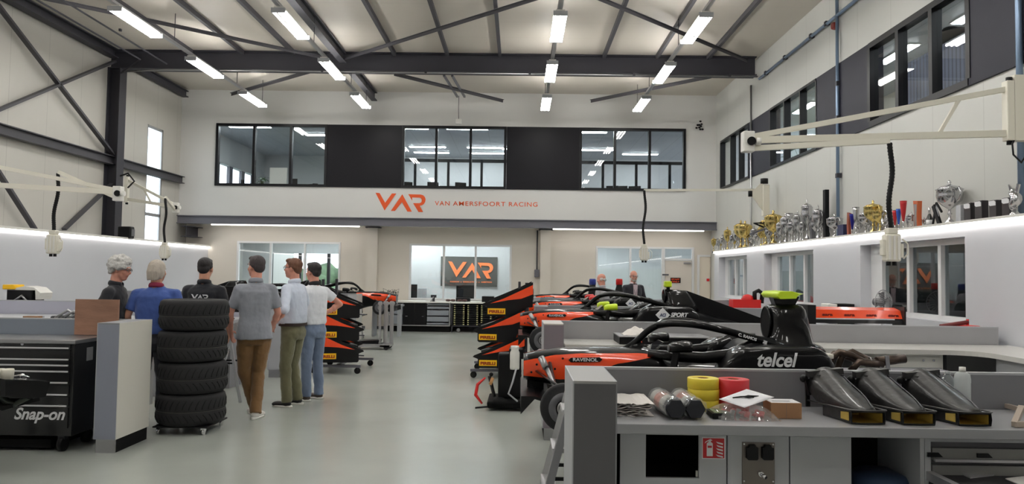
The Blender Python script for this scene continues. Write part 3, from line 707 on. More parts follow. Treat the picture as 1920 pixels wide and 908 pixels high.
# flight case at lower right, corner nearest the camera
t = thing('flight_case', 'black road case with aluminium edges at the bottom right corner', 'case', (0, 0, 0))
cA = at_h(1712, 872, .74); cB = at_h(1800, 915, .74)
ax_ = (Vector((cB.x, cB.y, 0))-Vector((cA.x, cA.y, 0))).normalized(); ay_ = Vector((-ax_.y, ax_.x, 0)) * -1
ay_ = Vector((.93, .36, 0)).normalized()
def fc(u, v, z): p = Vector((cA.x, cA.y, 0)) + ax_*u + ay_*v; return (p.x, p.y, z)
def slab(mb, u0, u1, v0, v1, z0, z1):
    lo = [fc(u, v, z0) for u, v in ((u0,v0),(u1,v0),(u1,v1),(u0,v1))]; hi = [fc(u, v, z1) for u, v in ((u0,v0),(u1,v0),(u1,v1),(u0,v1))]
    return mb.loft([lo, hi], smooth=False)
part('body', slab(MB(), .012, .7, .012, 1.0, .12, .725), mat('road_case_black', rgb(26, 26, 28), .6, bump=.2, bscale=200), t)
part('edge', slab(slab(MB(), 0, .7, 0, .035, .7, .74), 0, .035, .035, 1.0, .7, .74), M_alu, t)
part('corner', MB().ball(fc(.02, .02, .715), .035, seg=12), M_chrome, t)
part('latch', slab(MB(), .1, .24, .18, .42, .725, .731), M_alu, t)
part('label_sheet', slab(MB(), .3, .5, .35, .9, .725, .729), M_white, t)
for u, v in ((.06,.06),(.64,.06),(.06,.9),(.64,.9)):
    part('caster', MB().cyl(Vector(fc(u, v, .05))-ay_*.02, Vector(fc(u, v, .05))+ay_*.02, .05).cyl(fc(u, v, .08), fc(u, v, .125), .02), M_black, t)
# second bay worktop and L return on the right wall
t = thing('corner_worktop', 'pale curved worktop running along the second back panel and right wall', 'worktop', (0, 0, 0))
pts = [(.46, 7.905), (.46, 7.25), (4.1, 7.25)]
for k in range(9):
    a_ = math.pi/2*k/8; pts.append((4.1+.3*math.sin(a_), 6.95+.3*math.cos(a_)))
pts += [(4.4, 4.6), (5.14, 4.6), (5.14, 7.905)]
part('top', MB().prism(pts, .905, .95, 'XY'), mat('pale_worktop', rgb(205, 203, 198), .28), t)
t = thing('drawer_chest', 'white metal drawer chest under the pale worktop behind the exhaust pipes', 'drawers', (0, 0, 0))
x0_, x1_ = at_y(1640, 680, 7.35).x, at_y(1769, 680, 7.35).x
part('carcass', MB().box(x0_, x1_, 7.36, 7.85, .02, .9), M_white, t)
for k in range(6):
    z_ = .87-k*.13; d_ = part('drawer', MB().box(x0_+.03, x1_-.03, 7.345, 7.36, z_-.11, z_), M_white, t)
    part('handle', MB().box(x0_+.03, x1_-.03, 7.33, 7.345, z_-.112, z_-.1), M_alu, d_)
part('lock', MB().cyl((x1_-.1, 7.335, .84), (x1_-.1, 7.345, .84), .01).cyl((x1_-.2, 7.335, .84), (x1_-.2, 7.345, .84), .01), M_chrome, t)
t = thing('side_cabinet', 'pale grey cabinet with vent under the curved worktop at right wall', 'cabinet', (0, 0, 0))
part('carcass', MB().box(4.5, 5.1, 4.7, 7.1, 0, .9), M_greyl, t)
part('door', MB().box(4.48, 4.499, 4.7, 5.88, .1, .895).box(4.48, 4.499, 5.89, 7.05, .1, .895), M_greyl, t)
part('vent', MB().box(4.474, 4.48, 6.3, 6.55, .76, .86), M_greyd, t)
tag(MB().box(3.3, 4.47, 7.86, 7.9, 0, .9).build('kick_panel', M_greyd), 'dark panel closing the gap under the pale worktop', 'panel')
tag(MB().box(2.6, 5.0, 11.2, 11.87, .9, .94).build('worktop', M_greyl), 'pale worktop far right in front of the third back panel', 'worktop')
# ---------------------------------------------------------------- step ladder beside the near partition end
def ladder(lb, x, y, h, w=.4, sp=.45, ang=0):
    t = thing('step_ladder', lb, 'ladder', (x, y, 0), ang)
    for s in (-1, 1):
        lpart('front_rail', MB().bar((-sp/2, s*w/2, 0), (0, s*w/2*.7, h), .02, .045), M_alu, t)
        lpart('rear_rail', MB().bar((sp/2, s*w/2, 0), (0.02, s*w/2*.7, h), .02, .035), M_alu, t)
    for k in range(1, 5):
        z_ = h*k/4.6; u = -sp/2*(1-z_/h)
        lpart('tread', MB().box(u-.03, u+.05, -w/2*(1-.3*z_/h)+.01, w/2*(1-.3*z_/h)-.01, z_-.012, z_+.012), M_alu, t)
    lpart('brace', MB().bar((-sp/4, -w/2*.85, h/2), (sp/4, -w/2*.85, h/2), .01, .02).bar((-sp/4, w/2*.85, h/2), (sp/4, w/2*.85, h/2), .01, .02), M_black, t)
    return t
ladder('aluminium step ladder leaning behind the nearest grey partition end', .32, 4.35, .98, .36, .5)
ladder('silver A shaped stand beside the tyre stack behind the man in grey', -3.62, 9.4, .95, .35, .45)
# ---------------------------------------------------------------- far benches
BY = 20.7
def fx(px, py=600, Y=BY): return at_y(px, py, Y).x
x0_, x1_, x2_ = -3.6, -1.86, -.45
t = thing('work_bench', 'far workbench with white top, black doors and grey bins', 'bench', (0, 0, 0))
part('top', MB().box(-3.95, x1_-.01, BY-.05, 21.5, .80, .84), M_white, t)
part('frame', MB().box(x0_, x1_-.01, BY, BY+.03, .16, .19).box(x0_, x0_+.03, BY, BY+.03, .19, .8).box(x1_-.04, x1_-.01, BY, BY+.03, .19, .8).box(x0_, x1_-.01, 21.4, 21.45, .0, .8), M_alu, t)
part('plinth', MB().box(x0_, x1_-.01, BY+.05, 21.3, 0, .16), M_blackm, t)
xd0, xd1 = fx(756), fx(799)
part('door', MB().box(xd0, (xd0+xd1)/2-.003, BY-.01, BY+.04, .19, .8), M_black, t)
part('door', MB().box((xd0+xd1)/2+.003, xd1, BY-.01, BY+.04, .19, .8), M_black, t)
part('door_handle', MB().box(xd0+.06, xd0+.12, BY-.03, BY-.01, .42, .435).box(xd1-.12, xd1-.06, BY-.03, BY-.01, .42, .435), M_chrome, t)
for sx, a_, b_, n_ in ((0, x0_+.04, xd0-.02, 3), (1, xd1+.02, x1_-.05, 4)):
    hs = [.19, .47, .72, .79] if n_ == 3 else [.19, .27, .44, .62, .72, .79]
    for k in range(len(hs)-1):
        part('storage_bin', MB().box(a_, b_, BY, BY+.4, hs[k]+.015, hs[k+1]-.02, bev=.01), mat('grey_bin', rgb(140, 145, 152), .5), t)
t = thing('bench_vice', 'small dark vice mounted on the far white workbench', 'vice', (0, 0, 0))
vx = fx(812, 560)
part('jaw', MB().box(vx-.07, vx+.07, BY+.05, BY+.2, .95, 1.02).box(vx-.03, vx+.03, BY+.08, BY+.18, .84, .95), M_dsteel, t)
part('screw_handle', MB().cyl((vx-.02, BY, .9), (vx-.16, BY-.04, .72), .012).cyl((vx, BY-.05, .93), (vx, BY+.1, .97), .018), M_steel, t)
# tray rack
t = thing('tray_rack', 'black rack of stacked small trays right of the far workbench', 'rack', (0, 0, 0))
xa_, xb_ = x1_+.02, -.62
part('top', MB().box(x1_, x2_+.05, BY-.05, 21.5, .80, .84), M_white, t)
part('frame', MB().box(xa_, xa_+.03, BY, BY+.03, .0, .8).box(xa_, xb_, BY, BY+.03, .16, .19).box(xb_, xb_+.03, BY, BY+.03, 0, .8).box(xa_, xb_, 21.3, 21.32, 0, .8), M_dsteel, t)
part('back', MB().box(xa_+.03, xb_, BY+.35, BY+.37, .19, .8), M_blackm, t)
for c in range(3):
    for r in range(10):
        xx = xa_+.06+c*.375; zz_ = .2+r*.058
        tr = part('tray', MB().box(xx, xx+.31, BY+.02, BY+.3, zz_, zz_+.035, bev=.004), M_black, t)
        part('tray_clip', MB().box(xx+.01, xx+.05, BY+.005, BY+.02, zz_+.005, zz_+.033).box(xx+.26, xx+.3, BY+.005, BY+.02, zz_+.005, zz_+.033), mat('pale_yellow_clip', rgb(200, 195, 140), .5), tr)
for k in (0, 1): part('caster', MB().cyl((xa_+.2+k*.8, BY, .06), (xa_+.2+k*.8, BY+.04, .06), .05), M_steel, t)
# things on the benches
def box_thing(name, lb, cat, x0, x1, y0, y1, z0, z1, m_, bev=.006, group=None): return tag(MB().box(x0, x1, y0, y1, z0, z1, bev=bev).build(name, m_), lb, cat, group)
def sunglasses(lb, x):
    t = thing('machine_part', lb, 'machine part', (x, BY+.15, .84))
    lpart('ring', MB().ring((-.07, 0, .035), (0, .3, 1), .05, .02, 16, 8).ring((.07, 0, .035), (0, .3, 1), .05, .02, 16, 8), mat('rust_brown', rgb(96, 66, 62), .5), t)
    lpart('web', MB().box(-.05, .05, -.02, .02, .02, .05), MATS['rust_brown'], t)
sunglasses('brown two ring casting on the far bench, left one', fx(844, 560)); sunglasses('brown two ring casting on the far bench, right one', fx(866, 560))
box_thing('tool_case', 'dark case on the far rack top behind the wing', 'case', fx(903, 560), fx(926, 560), BY+.1, BY+.35, .84, 1.0, M_black)
box_thing('document_tray', 'black document tray behind the brown castings', 'tray', fx(853, 560), fx(880, 560), BY+.3, BY+.5, .84, .94, M_black)
# inside middle room: white sills, monitors, flag
tag(MB().box(-4.4, 1.0, 22.3, 23.0, .72, .76).box(-4.3, -4.25, 22.4, 22.9, 0, .72).box(.9, .95, 22.4, 22.9, 0, .72).build('desk', M_white), 'white desk seen through the middle lower window', 'desk')
def monitor(lb, x, y, z, w, h, rz=0):
    t = thing('monitor', lb, 'monitor', (x, y, z), rz)
    lpart('screen', MB().box(-w/2, w/2, 0, .03, .1, .1+h, bev=.004), M_black, t)
    lpart('stand', MB().box(-.03, .03, .02, .05, .01, .2).box(-.12, .12, -.06, .1, 0, .012), M_black, t)
    return t
monitor('black monitor behind the middle window below the flag', at_y(873, 540, 22.5).x, 22.5, .76, .56, .42)
monitor('narrow black screen at the left edge of the middle window', at_y(776, 540, 22.5).x, 22.5, .76, .2, .42)
box_thing('computer_tower', 'pale grey computer box at the left of the middle window', 'computer', at_y(784, 540, 22.6).x, at_y(798, 540, 22.6).x, 22.6, 22.9, .76, 1.16, M_greyl)
fl = thing('wall_flag', 'dark flag with orange letters hung behind the middle lower window', 'flag', (0, 23.2, 1.5))
f0, f1 = at_y(827, 481, 23.2), at_y(932, 538, 23.2)
mb = MB()
N = 24
rows_ = []
for j in range(2):
    z_ = (f1.z, f0.z)[j]; rows_.append([(f0.x+(f1.x-f0.x)*i/N, 23.2+.006*math.sin(i*1.3), z_) for i in range(N+1)])
mb.loft([rows_[0], rows_[1], [(x, y+.02, z) for x, y, z in rows_[1]], [(x, y+.02, z) for x, y, z in rows_[0]], rows_[0]], cap=False, closed_u=False)
part('cloth', mb, mat('flag_cloth', rgb(66, 66, 62), .8, bump=.2, bscale=6), fl)
LW = (f1.x-f0.x)*.80
part('letters', var_logo(MB(), f0.x+.13*(f1.x-f0.x), f1.z+.27*(f0.z-f1.z), LW*213/573, 23.185, .01), mat('flag_orange', rgb(245, 130, 75), .6), fl)
tx = text_obj('motto', 'PASSION  x  DEDICATION  x  AMBITION', .06, MATS['flag_orange'], fl, width=LW*.92, bold=.002)
tx.location = (f0.x+.17*(f1.x-f0.x), -.02, f1.z-1.5+.13*(f0.z-f1.z))
# jig box with plants of wires on the far left bench top
t = thing('parts_bin', 'grey open bin with wires and rods beside the far column', 'bin', (0, 0, 0))
bx0, bx1 = at_y(717, 560, 19).x, at_y(742, 560, 19).x
part('body', MB().box(bx0, bx1, 19, 19.35, .8, 1.06, bev=.01), M_greyl, t)
mb = MB(); random.seed(5)
for k in range(14):
    x = random.uniform(bx0-.05, bx1+.05); mb.tube([(x, 19.15, 1.0), (x+random.uniform(-.1,.1), 19.15, 1.1+random.random()*.12), (x+random.uniform(-.2,.2), 19.1, 1.12)], .006, 5)
part('wires', mb, M_black, t)
tag(MB().box(bx0-.3, bx1+.15, 18.9, 19.5, .76, .8).box(bx0-.25, bx0-.2, 19, 19.4, 0, .76).box(bx1+.05, bx1+.1, 19, 19.4, 0, .76).build('side_table', M_greyl), 'small grey table carrying the open bin of wires', 'table')
# STAFF ONLY sign on the far door, sticker, wall sign
def sign(lb, s, px0, py0, px1, py1, Y, mb_, mt_, name='door_sign', rows=None):
    a_, b_ = at_y(px0, py0, Y), at_y(px1, py1, Y)
    t = thing(name, lb, 'sign', (a_.x, Y, b_.z))
    lpart('plate', MB().box(0, b_.x-a_.x, -.012, 0, 0, a_.z-b_.z), mb_, t)
    rows = rows or s.split('\n'); n = len(rows); H_ = (a_.z-b_.z)
    for i, r in enumerate(rows):
        q = text_obj('lettering', r, H_/n*.75, mt_, t, width=(b_.x-a_.x)*.8, bold=.002)
        q.location = ((b_.x-a_.x)*.1, -.014, H_*(n-1-i)/n*.9 + H_*.12)
    return t
sign('black door sign with orange words on the cream far door', 'STAFF\nONLY', 1257, 521, 1276, 531, YL-.012, M_black, mat('orange_print', rgb(225, 80, 35), .5))
tag(MB().box(at_y(1242,514,YL-.05).x, at_y(1254,517,YL-.05).x, YL-.04, YL-.03, at_y(1250,517,YL-.03).z, at_y(1250,514,YL-.03).z).build('door_label', M_greyd), 'thin dark strip label at the edge of the cream door', 'label')
s_ = thing('fire_sign', 'small red fire sign on the left wall beside the steel column', 'sign', (XL, 17.75, 2.95))
part('plate', MB().box(XL, XL+.012, 17.62, 17.85, 2.78, 3.05), M_red, s_)
part('pictogram', MB().box(XL+.012, XL+.014, 17.68, 17.76, 2.83, 3.0), M_wtxt, s_)
t = thing('wall_speaker', 'black floodlight on the left wall beside the steel column', 'floodlight', (0,0,0))
part('body', MB().box(-9.2, -8.9, 17.0, 17.2, 2.32, 2.6, bev=.03), M_black, t)
part('lens', MB().box(-8.895, -8.885, 17.03, 17.17, 2.38, 2.54), M_greyd, t)
s_ = thing('fire_sign', 'small red square sign on the pale door at the far right corner', 'sign', (0, 0, 0))
p_ = at_y(1338, 527, YL-.05)
part('plate', MB().box(5.4, 5.48, YL-.055, YL-.042, 1.5, 1.58), M_red, s_)
part('edge', MB().box(5.39, 5.49, YL-.048, YL-.041, 1.49, 1.59), M_wtxt, s_)
# upper office furniture seen through the ribbon windows
for a_, b_, m_, lb in ((-9.3, -5.0, M_white, 'white desk behind the upper left windows'), (-4.2, .5, M_greyl, 'grey desk behind the upper middle windows'), (.9, 5.0, M_greyd, 'dark desk behind the upper right windows')):
    t = thing('desk', lb, 'desk', (a_, 21.5, 3.17))
    part('top', MB().box(a_, b_, 21.5, 22.4, 3.87, 3.92), m_, t)
    for x in (a_+.05, b_-.1):
        for y in (21.55, 22.3): part('leg', MB().box(x, x+.05, y, y+.05, 3.17, 3.87), M_gsteel, t)
def at(px, py, Y): return at_y(px, py, Y)
p_ = at(505, 345, 22); q_ = at(538, 318, 22)
box_thing('white_screen', 'white panel screen on the desk behind the upper left windows', 'screen', p_.x, q_.x, 22, 22.04, 3.92, q_.z+.05, M_white)
p_ = at(412, 345, 22); box_thing('cardboard_box', 'small cardboard box at the upper far left window', 'box', p_.x+.02, p_.x+.26, 21.8, 22, 3.92, 4.14, mat('card_box', rgb(176, 140, 90), .7))
monitor('tilted black lamp shaped screen behind the first upper left pane', at(455, 340, 22).x, 22, 3.92, .1, .3)
monitor('dark monitor right of the white screen upstairs', at(551, 340, 22).x, 22, 3.92, .2, .35)
for k, (px, lb) in enumerate(((763,'leftmost'),(812,'second'),(864,'third'))): monitor('black monitor in the upper middle office, %s' % lb, at(px, 345, 22).x, 22, 3.92, .34, .3, .4)
for k, (px, lb) in enumerate(((1148,'left'),(1165,'middle'),(1190,'right'))): monitor('black monitor in the upper right office, %s one' % lb, at(px, 345, 22).x, 22, 3.92, .36, .26, -.3)
t = thing('shelf_clutter', 'dark pile of boxes behind the third upper left pane', 'boxes', (0,0,0))
for k in range(5): part('pile', MB().obox((at(575+k*7, 340, 22).x, 22.1, 4.02+.06*(k%3)), .14, .15, .2+.08*(k%2), (0,0,k)), M_black, t)
def plant(lb, x, y, z, h, n=26, seed=1, leaf=.16):
    random.seed(seed); t = thing('potted_plant', lb, 'plant', (x, y, z))
    lpart('pot', MB().lathe((0,0,0), [(0,0),(.08,0),(.11,.16),(.1,.16),(.09,.14),(0,.14)], 16), M_greyd, t)
    mb = MB(); lf = MB()
    for k in range(n):
        a_ = random.uniform(0, 6.28); r_ = random.uniform(.05, .3)*h*1.2; zz_ = .15+random.uniform(.3, 1)*h
        mb.tube([(0,0,.12), (math.cos(a_)*r_*.3, math.sin(a_)*r_*.3, zz_*.7), (math.cos(a_)*r_, math.sin(a_)*r_, zz_)], .005, 5)
        c = Vector((math.cos(a_)*r_, math.sin(a_)*r_, zz_)); d = Vector((math.cos(a_), math.sin(a_), random.uniform(-.8, .2))).normalized(); s_ = d.cross(Vector((0,0,1))).normalized()*leaf*.2
        lf.quad([c, c+d*leaf*.5+s_, c+d*leaf, c+d*leaf*.5-s_])
    lpart('stem', mb, mat('plant_stem', rgb(70, 80, 40), .6), t); lpart('leaves', lf, mat('plant_leaf', rgb(50, 92, 48), .5), t)
    return t
plant('green leafy plant behind the upper left windows', at(491, 345, 22).x, 22, 3.92, .35)
p_ = at_x(1512, 235, 6.6); plant('tall palm plant behind the middle window of the upper right wall', 7.0, p_.y+1.2, 3.17, 1.7, 30, 4, .5)
# cabinets seen through the near upper right window
_ca, _cb = at_x(1697, 121, 5.86), at_x(1830, 121, 5.86)
box_thing('filing_cabinet', 'dark blue ribbed cabinet behind the near upper right windows', 'cabinet', 5.86, 6.3, _cb.y, _ca.y, 3.17, _ca.z, panel_mat('ribbed_blue', rgb(96, 102, 126), 'Y', .09, .03, .45))
t = thing('coat_pile', 'black jacket heaped on top of the blue ribbed cabinet', 'jacket', (6.08, at_x(1786, 100, 6.05).y, _ca.z))
lpart('fabric', MB().ball((0,0,.1), .18, .35, .14, 14).ball((0,.1,.2), .12, .14, .12, 12).jitter(.04, 5), M_blackm, t)
# garden outside
struct('ground_outside', MB().box(-40, -9.9, 0, 60, -.3, -.2).box(-40, 30, 32, 70, -.3, -.2), mat('lawn', rgb(90, 120, 60), .9, var=.3))
mb = MB(); random.seed(11)
for k in range(26): mb.ball((-14+k*.75+random.uniform(-.4,.4), 40+random.uniform(-1,1), random.uniform(.2, 1.7)), random.uniform(.6, 1.1), seg=10)
mb.jitter(.35, 2)
t = tag(mb.build('garden_hedge', mat('hedge_green', rgb(92, 112, 82), .9, var=.45, vscale=3)), 'green hedge outside the back windows of the lower left room', 'hedge'); t['kind'] = 'stuff'
# ================================================================ RACING CARS
def sec(x, hw, zb, zt, n=3.2, N=36, yc=0):
    zc, hh = (zb+zt)/2, (zt-zb)/2; r = []
    for k in range(N):
        t = 2*math.pi*k/N; c, s = math.cos(t), math.sin(t)
        r.append((x, yc + hw*math.copysign(abs(c)**(2/n), c), zc + hh*math.copysign(abs(s)**(2/n), s)))
    return r
def interp(tab, x):
    if x <= tab[0][0]: return tab[0][1:]
    for a, b in zip(tab[:-1], tab[1:]):
        if x <= b[0]:
            k = (x-a[0])/(b[0]-a[0]); k = k*k*(3-2*k)*.5 + k*.5
            return tuple(p+(q-p)*k for p, q in zip(a[1:], b[1:]))
    return tab[-1][1:]
NOSE = [(0, .15, .80, .995), (.12, .165, .78, 1.02), (.3, .185, .74, 1.045), (.6, .21, .70, 1.06), (.95, .25, .62, 1.06), (1.05, .265, .6, 1.04), (1.12, .27, .58, .96), (1.75, .28, .55, .96), (1.85, .28, .52, 1.08), (2.25, .26, .5, 1.06)]
def side_y(tab, x, z, n=3.2):
    hw, zb, zt = interp(tab, x); t = min(.999, abs((z-(zb+zt)/2)/((zt-zb)/2))); return hw*(1-t**n)**(1/n)
def patch(mb, tab, xs, lo, hi, s, off=.004, nv=6, n=3.2):
    """painted field following the side of the body between two curves"""
    rings = []
    for x in xs:
        a, b = interp(lo, x)[0], interp(hi, x)[0]
        rings.append([(x, s*(side_y(tab, x, a+(b-a)*v/nv, n)+off), a+(b-a)*v/nv) for v in range(nv+1)])
    mb.loft(rings, cap=False, closed_u=False)
def race_car(lb, X0, Yc, up, covered=True, flip=False, lime=True, halo_text=None, sponsor=None, group='racing cars on stands', extras=True, mirrorc=None, bare=False):
    t = thing('racing_car', lb, 'racing car', (X0, Yc, up), math.pi if flip else 0, group)
    mb = MB(); xs = [i*.05 for i in range(46)]
    mb.loft([sec(x, *interp(NOSE, x)) for x in xs]); body = lpart('monocoque', mb, M_gblack, t)
    mb = MB(); xs = [.0+i*.04 for i in range(29)]
    lo = [(0, .84), (.3, .82), (.5, .86), (.73, .955), (1.0, 1.005), (1.12, 1.0)]
    hi = [(0, .955), (.1, .975), (.25, 1.005), (.45, 1.02), (.9, 1.03), (1.12, 1.006)]
    tabp = NOSE
    for s in (-1, 1): patch(mb, tabp, [min(x, 1.1) for x in xs], lo, hi, s)
    lpart('orange_field', mb, M_orange, body, 'orange painted flank of the nose')
    for s in (-1, 1):
        mb = MB(); mb.prism([(.36,.955),(.34,.972),(.36,.99),(.58,.997),(.6,.98),(.58,.962)], s*.213, s*.207)
        lpart('nose_badge', mb, M_black, body)
    tq = text_obj('badge_lettering', 'RAVENOL', .035, M_wtxt, body, width=.19, bold=.001); tq.location = (.375, -.2135, .965)
    for (bx, bz) in ((.06, .87), (.1, .93), (.24, .9), (.3, .98)):
        lpart('panel_screw', MB().cyl((bx, -side_y(NOSE, bx, bz)-.006, bz), (bx, -side_y(NOSE, bx, bz)+.01, bz), .009, 8), M_black, body)
    # cockpit rims
    for s in (-1, 1):
        mb = MB().tube([(.95, s*.2, 1.03), (1.12, s*.25, 1.02), (1.35, s*.27, 1.01), (1.55, s*.27, 1.03), (1.7, s*.25, 1.09), (1.9, s*.22, 1.11)], [.03,.04,.045,.05,.06,.06], 12)
        lpart('cockpit_rim', mb, M_gblack, t)
    lpart('headrest', MB().loft([sec(x, h, .98, z) for x, h, z in ((1.62,.2,1.06),(1.7,.22,1.13),(1.85,.22,1.16),(1.93,.2,1.15))]), M_black, t)
    lpart('windscreen', MB().loft([[(1.0, -.15, 1.05), (1.0, .15, 1.05), (1.03, .15, 1.05), (1.03, -.15, 1.05)], [(1.08, -.1, 1.11), (1.08, .1, 1.11), (1.09, .1, 1.11), (1.09, -.1, 1.11)]], smooth=False), M_glassd, t)
    lpart('steering_wheel', MB().ring((1.28, 0, 1.0), (1, 0, .3), .1, .018, 20, 8).box(1.27, 1.3, -.07, .07, .96, 1.03), M_black, t)
    # halo
    L = lambda s: [(1.06, 0, 1.235), (1.14, s*.13, 1.262), (1.3, s*.25, 1.262), (1.5, s*.29, 1.225), (1.7, s*.285, 1.17), (1.86, s*.26, 1.13), (1.96, s*.24, 1.1)]
    def smooth(p):
        q = [Vector(a) for a in p]
        for _ in range(2):
            r = [q[0]]
            for a, b in zip(q[:-1], q[1:]): r += [a*.75+b*.25, a*.25+b*.75]
            q = r+[q[-1]]
        return q
    mb = MB()
    for s in (-1, 1): mb.tube(smooth(L(s)), .028, 12)
    mb.tube(smooth([(.80, 0, 1.04), (.88, 0, 1.09), (.98, 0, 1.19), (1.07, 0, 1.24)]), [.04]*2+[.024]*99 if False else .026, 12)
    mb.loft([[(.80, -.05, 1.03), (.95, -.02, 1.03), (.95, .02, 1.03), (.80, .05, 1.03)], [(.86, -.02, 1.09), (.93, -.015, 1.1), (.93, .015, 1.1), (.86, .02, 1.09)]])
    halo = lpart('halo', mb, M_gblack, t)
    if halo_text:
        q = text_obj('name_lettering', halo_text, .03, M_wtxt, halo, width=.14, bold=.001); q.location = (1.6, -.325, 1.185); q.rotation_euler = (0, .27, 0)
        lpart('flag_sticker', MB().obox((1.81, -.295, 1.137), .03, .004, .025, (0, .27, 0)), M_wtxt, halo)
    # mirrors
    for s in (-1, 1):
        mr = lpart('mirror', MB().loft([sec(x, h, 1.065, z, 2.5, 20, s*.42) for x, h, z in ((1.06,.04,1.12),(1.1,.085,1.14),(1.2,.09,1.15),(1.22,.085,1.145))]), mirrorc or M_gblack, t)
        lpart('mirror_stalk', MB().bar((1.12, s*.42, 1.07), (1.1, s*.4, .93), .02, .05).bar((1.1, s*.42, .93), (1.25, s*.26, .93), .02, .02), M_black, mr)
    # sidepods
    P = [(1.36, .05, .52, .86), (1.44, .12, .5, .95), (1.52, .155, .5, 1.06), (1.6, .16, .5, 1.11), (1.8, .16, .5, 1.125), (2.12, .16, .5, 1.12), (2.18, .155, .5, 1.10), (2.24, .15, .5, 1.02)]
    for s in (-1, 1):
        lpart('sidepod', MB().loft([sec(x, *interp(P, x), n=9, yc=s*.36) for x in [1.36+i*.04 for i in range(23)]]), M_gblack, t)
    lpart('bargeboard', MB().loft([[( .95, -.62, .5), (1.45, -.6, .5), (1.45, -.58, .5), (.95, -.6, .5)], [(1.0, -.62, .86), (1.42, -.6, .93), (1.42, -.58, .93), (1.0, -.6, .86)]], smooth=False), M_carbon, t)
    lpart('floor_plank', MB().box(.85, 2.6, -.68, .68, .45, .47), M_carbon, t)
    # airbox
    if bare:
        A = [(1.0, 1.88, 2.3, .2), (1.06, 1.9, 2.26, .18), (1.09, 1.95, 2.2, .14)]
    elif covered:
        A = [(1.06, 1.88, 2.34, .2), (1.15, 1.9, 2.3, .16), (1.27, 1.9, 2.22, .12), (1.32, 1.93, 2.18, .08)]
    else:
        A = [(1.06, 1.86, 2.34, .24), (1.1, 1.89, 2.31, .22), (1.12, 1.915, 2.25, .19), (1.3, 1.92, 2.215, .175), (1.375, 1.93, 2.195, .16), (1.405, 1.95, 2.175, .13), (1.415, 1.98, 2.15, .1)]
    rings = []
    for z, xa, xb, hw in A:
        r = []
        for k in range(32):
            a_ = 2*math.pi*k/32; c, s = math.cos(a_), math.sin(a_)
            r.append(((xa+xb)/2 + (xb-xa)/2*math.copysign(abs(c)**.5, c), hw*math.copysign(abs(s)**.6, s), z))
        rings.append(r)
    ab = lpart('airbox', MB().loft(rings), M_gblack, t)
    zi = (A[1][0]+A[-1][0])/2 + .01; zr = .115 if not covered else .07
    if not bare: lpart('air_intake', MB().loft([[((1.909 if not covered else 1.89), .1*math.cos(a_), zi+zr*math.sin(a_)) for a_ in [2*math.pi*k/20 for k in range(20)]], [(1.95, .1*math.cos(a_), zi+zr*math.sin(a_)) for a_ in [2*math.pi*k/20 for k in range(20)]]]), M_blackm, ab)
    if not bare: lpart('intake_rim', MB().tube([((1.914 if not covered else 1.895), .108*math.cos(a_), zi+(zr+.01)*math.sin(a_)) for a_ in [2*math.pi*k/24 for k in range(24)]], .009, 8, closed=True), M_gblack, ab)
    zt = A[-1][0]
    if not covered and not bare:
        lpart('camera_pod', MB().prism([(1.98, zt-.02), (2.12, zt-.02), (2.16, zt+.06), (1.95, zt+.06)], -.05, .05), M_gblack, t)
        mb = MB(); mb.loft([[(x0_+.0, y_, zz_) for x0_, zz_ in ((1.92+.02*(abs(y_)/.2), zt+.075), (1.96, zt+.1), (2.05, zt+.105), (2.2-.1*(abs(y_)/.2)**2, zt+.085), (2.08, zt+.05), (1.96, zt+.045))] for y_ in [-.2+.05*i for i in range(9)]])
        lpart('camera_pod_wing', mb, M_lime, t, 'fluorescent yellow wing on top of the airbox')
        st = MB().prism([(2.09, 1.235), (2.15, 1.235), (2.12, 1.285)], -.158, -.156)
        lpart('sticker', st, mat('blue_sticker', rgb(60, 80, 190), .4), ab)
        lpart('sticker', MB().cyl((2.142, -.155, 1.205), (2.142, -.158, 1.205), .024), mat('pale_sticker', rgb(235, 180, 175), .4), ab)
        q = text_obj('sticker_letter', 'E', .035, M_red, ab, bold=.002); q.location = (2.133, -.159, 1.194)
    elif not bare:
        lpart('fin', MB().prism([(1.9, 1.1), (1.88, 1.32), (1.92, 1.335), (2.2, 1.315), (2.5, 1.21), (3.22, .955), (3.27, .88), (3.2, .8), (2.6, .85), (2.1, 1.05)], -.015, .015), M_gblack, t)
        E_ = [(1.9, .27, .5, 1.12), (2.2, .28, .5, 1.09), (2.6, .22, .5, .98), (3.0, .13, .5, .88), (3.25, .06, .55, .8)]
        lpart('engine_cover', MB().loft([sec(x, *interp(E_, x)) for x in [1.9+.09*i for i in range(16)]]), M_gblack, t)
        if lime:
            lpart('camera_pod', MB().box(1.9, 1.99, -.06, .06, 1.36, 1.44, bev=.015), M_lime, t, 'fluorescent yellow pod on top of the airbox')
            lpart('camera_pod_stem', MB().box(1.93, 1.97, -.02, .02, 1.32, 1.36), M_black, t)
        # tall fin lettering
    if sponsor == 'telcel':
        q = text_obj('side_lettering', 'telcel', .14, M_wtxt, t, shear=.25, bold=.0035, width=.29, ext=.001); q.location = (1.68, -.5235, .985)
    elif sponsor == 'aci':
        c = (1.78, 1.02)
        bd = lpart('diamond_badge', MB().prism([(c[0]-.09, c[1]), (c[0], c[1]-.09), (c[0]+.09, c[1]), (c[0], c[1]+.09)], -.528, -.522), M_wtxt, t, 'white diamond badge')
        q = text_obj('badge_lettering', 'ACI', .055, mat('navy_print', rgb(45, 60, 100), .5), bd, width=.08, shear=.2, bold=.002); q.location = (c[0]-.04, -.53, c[1]-.02)
        q = text_obj('side_lettering', 'SPORT', .07, M_wtxt, t, width=.22, shear=.25, bold=.003); q.location = (c[0]+.1, -.524, c[1]-.02)
        lpart('side_stripe', MB().tube([(1.95+.2, -.525, 1.07), (2.2, -.52, 1.05)], .006, 6), M_wtxt, t)
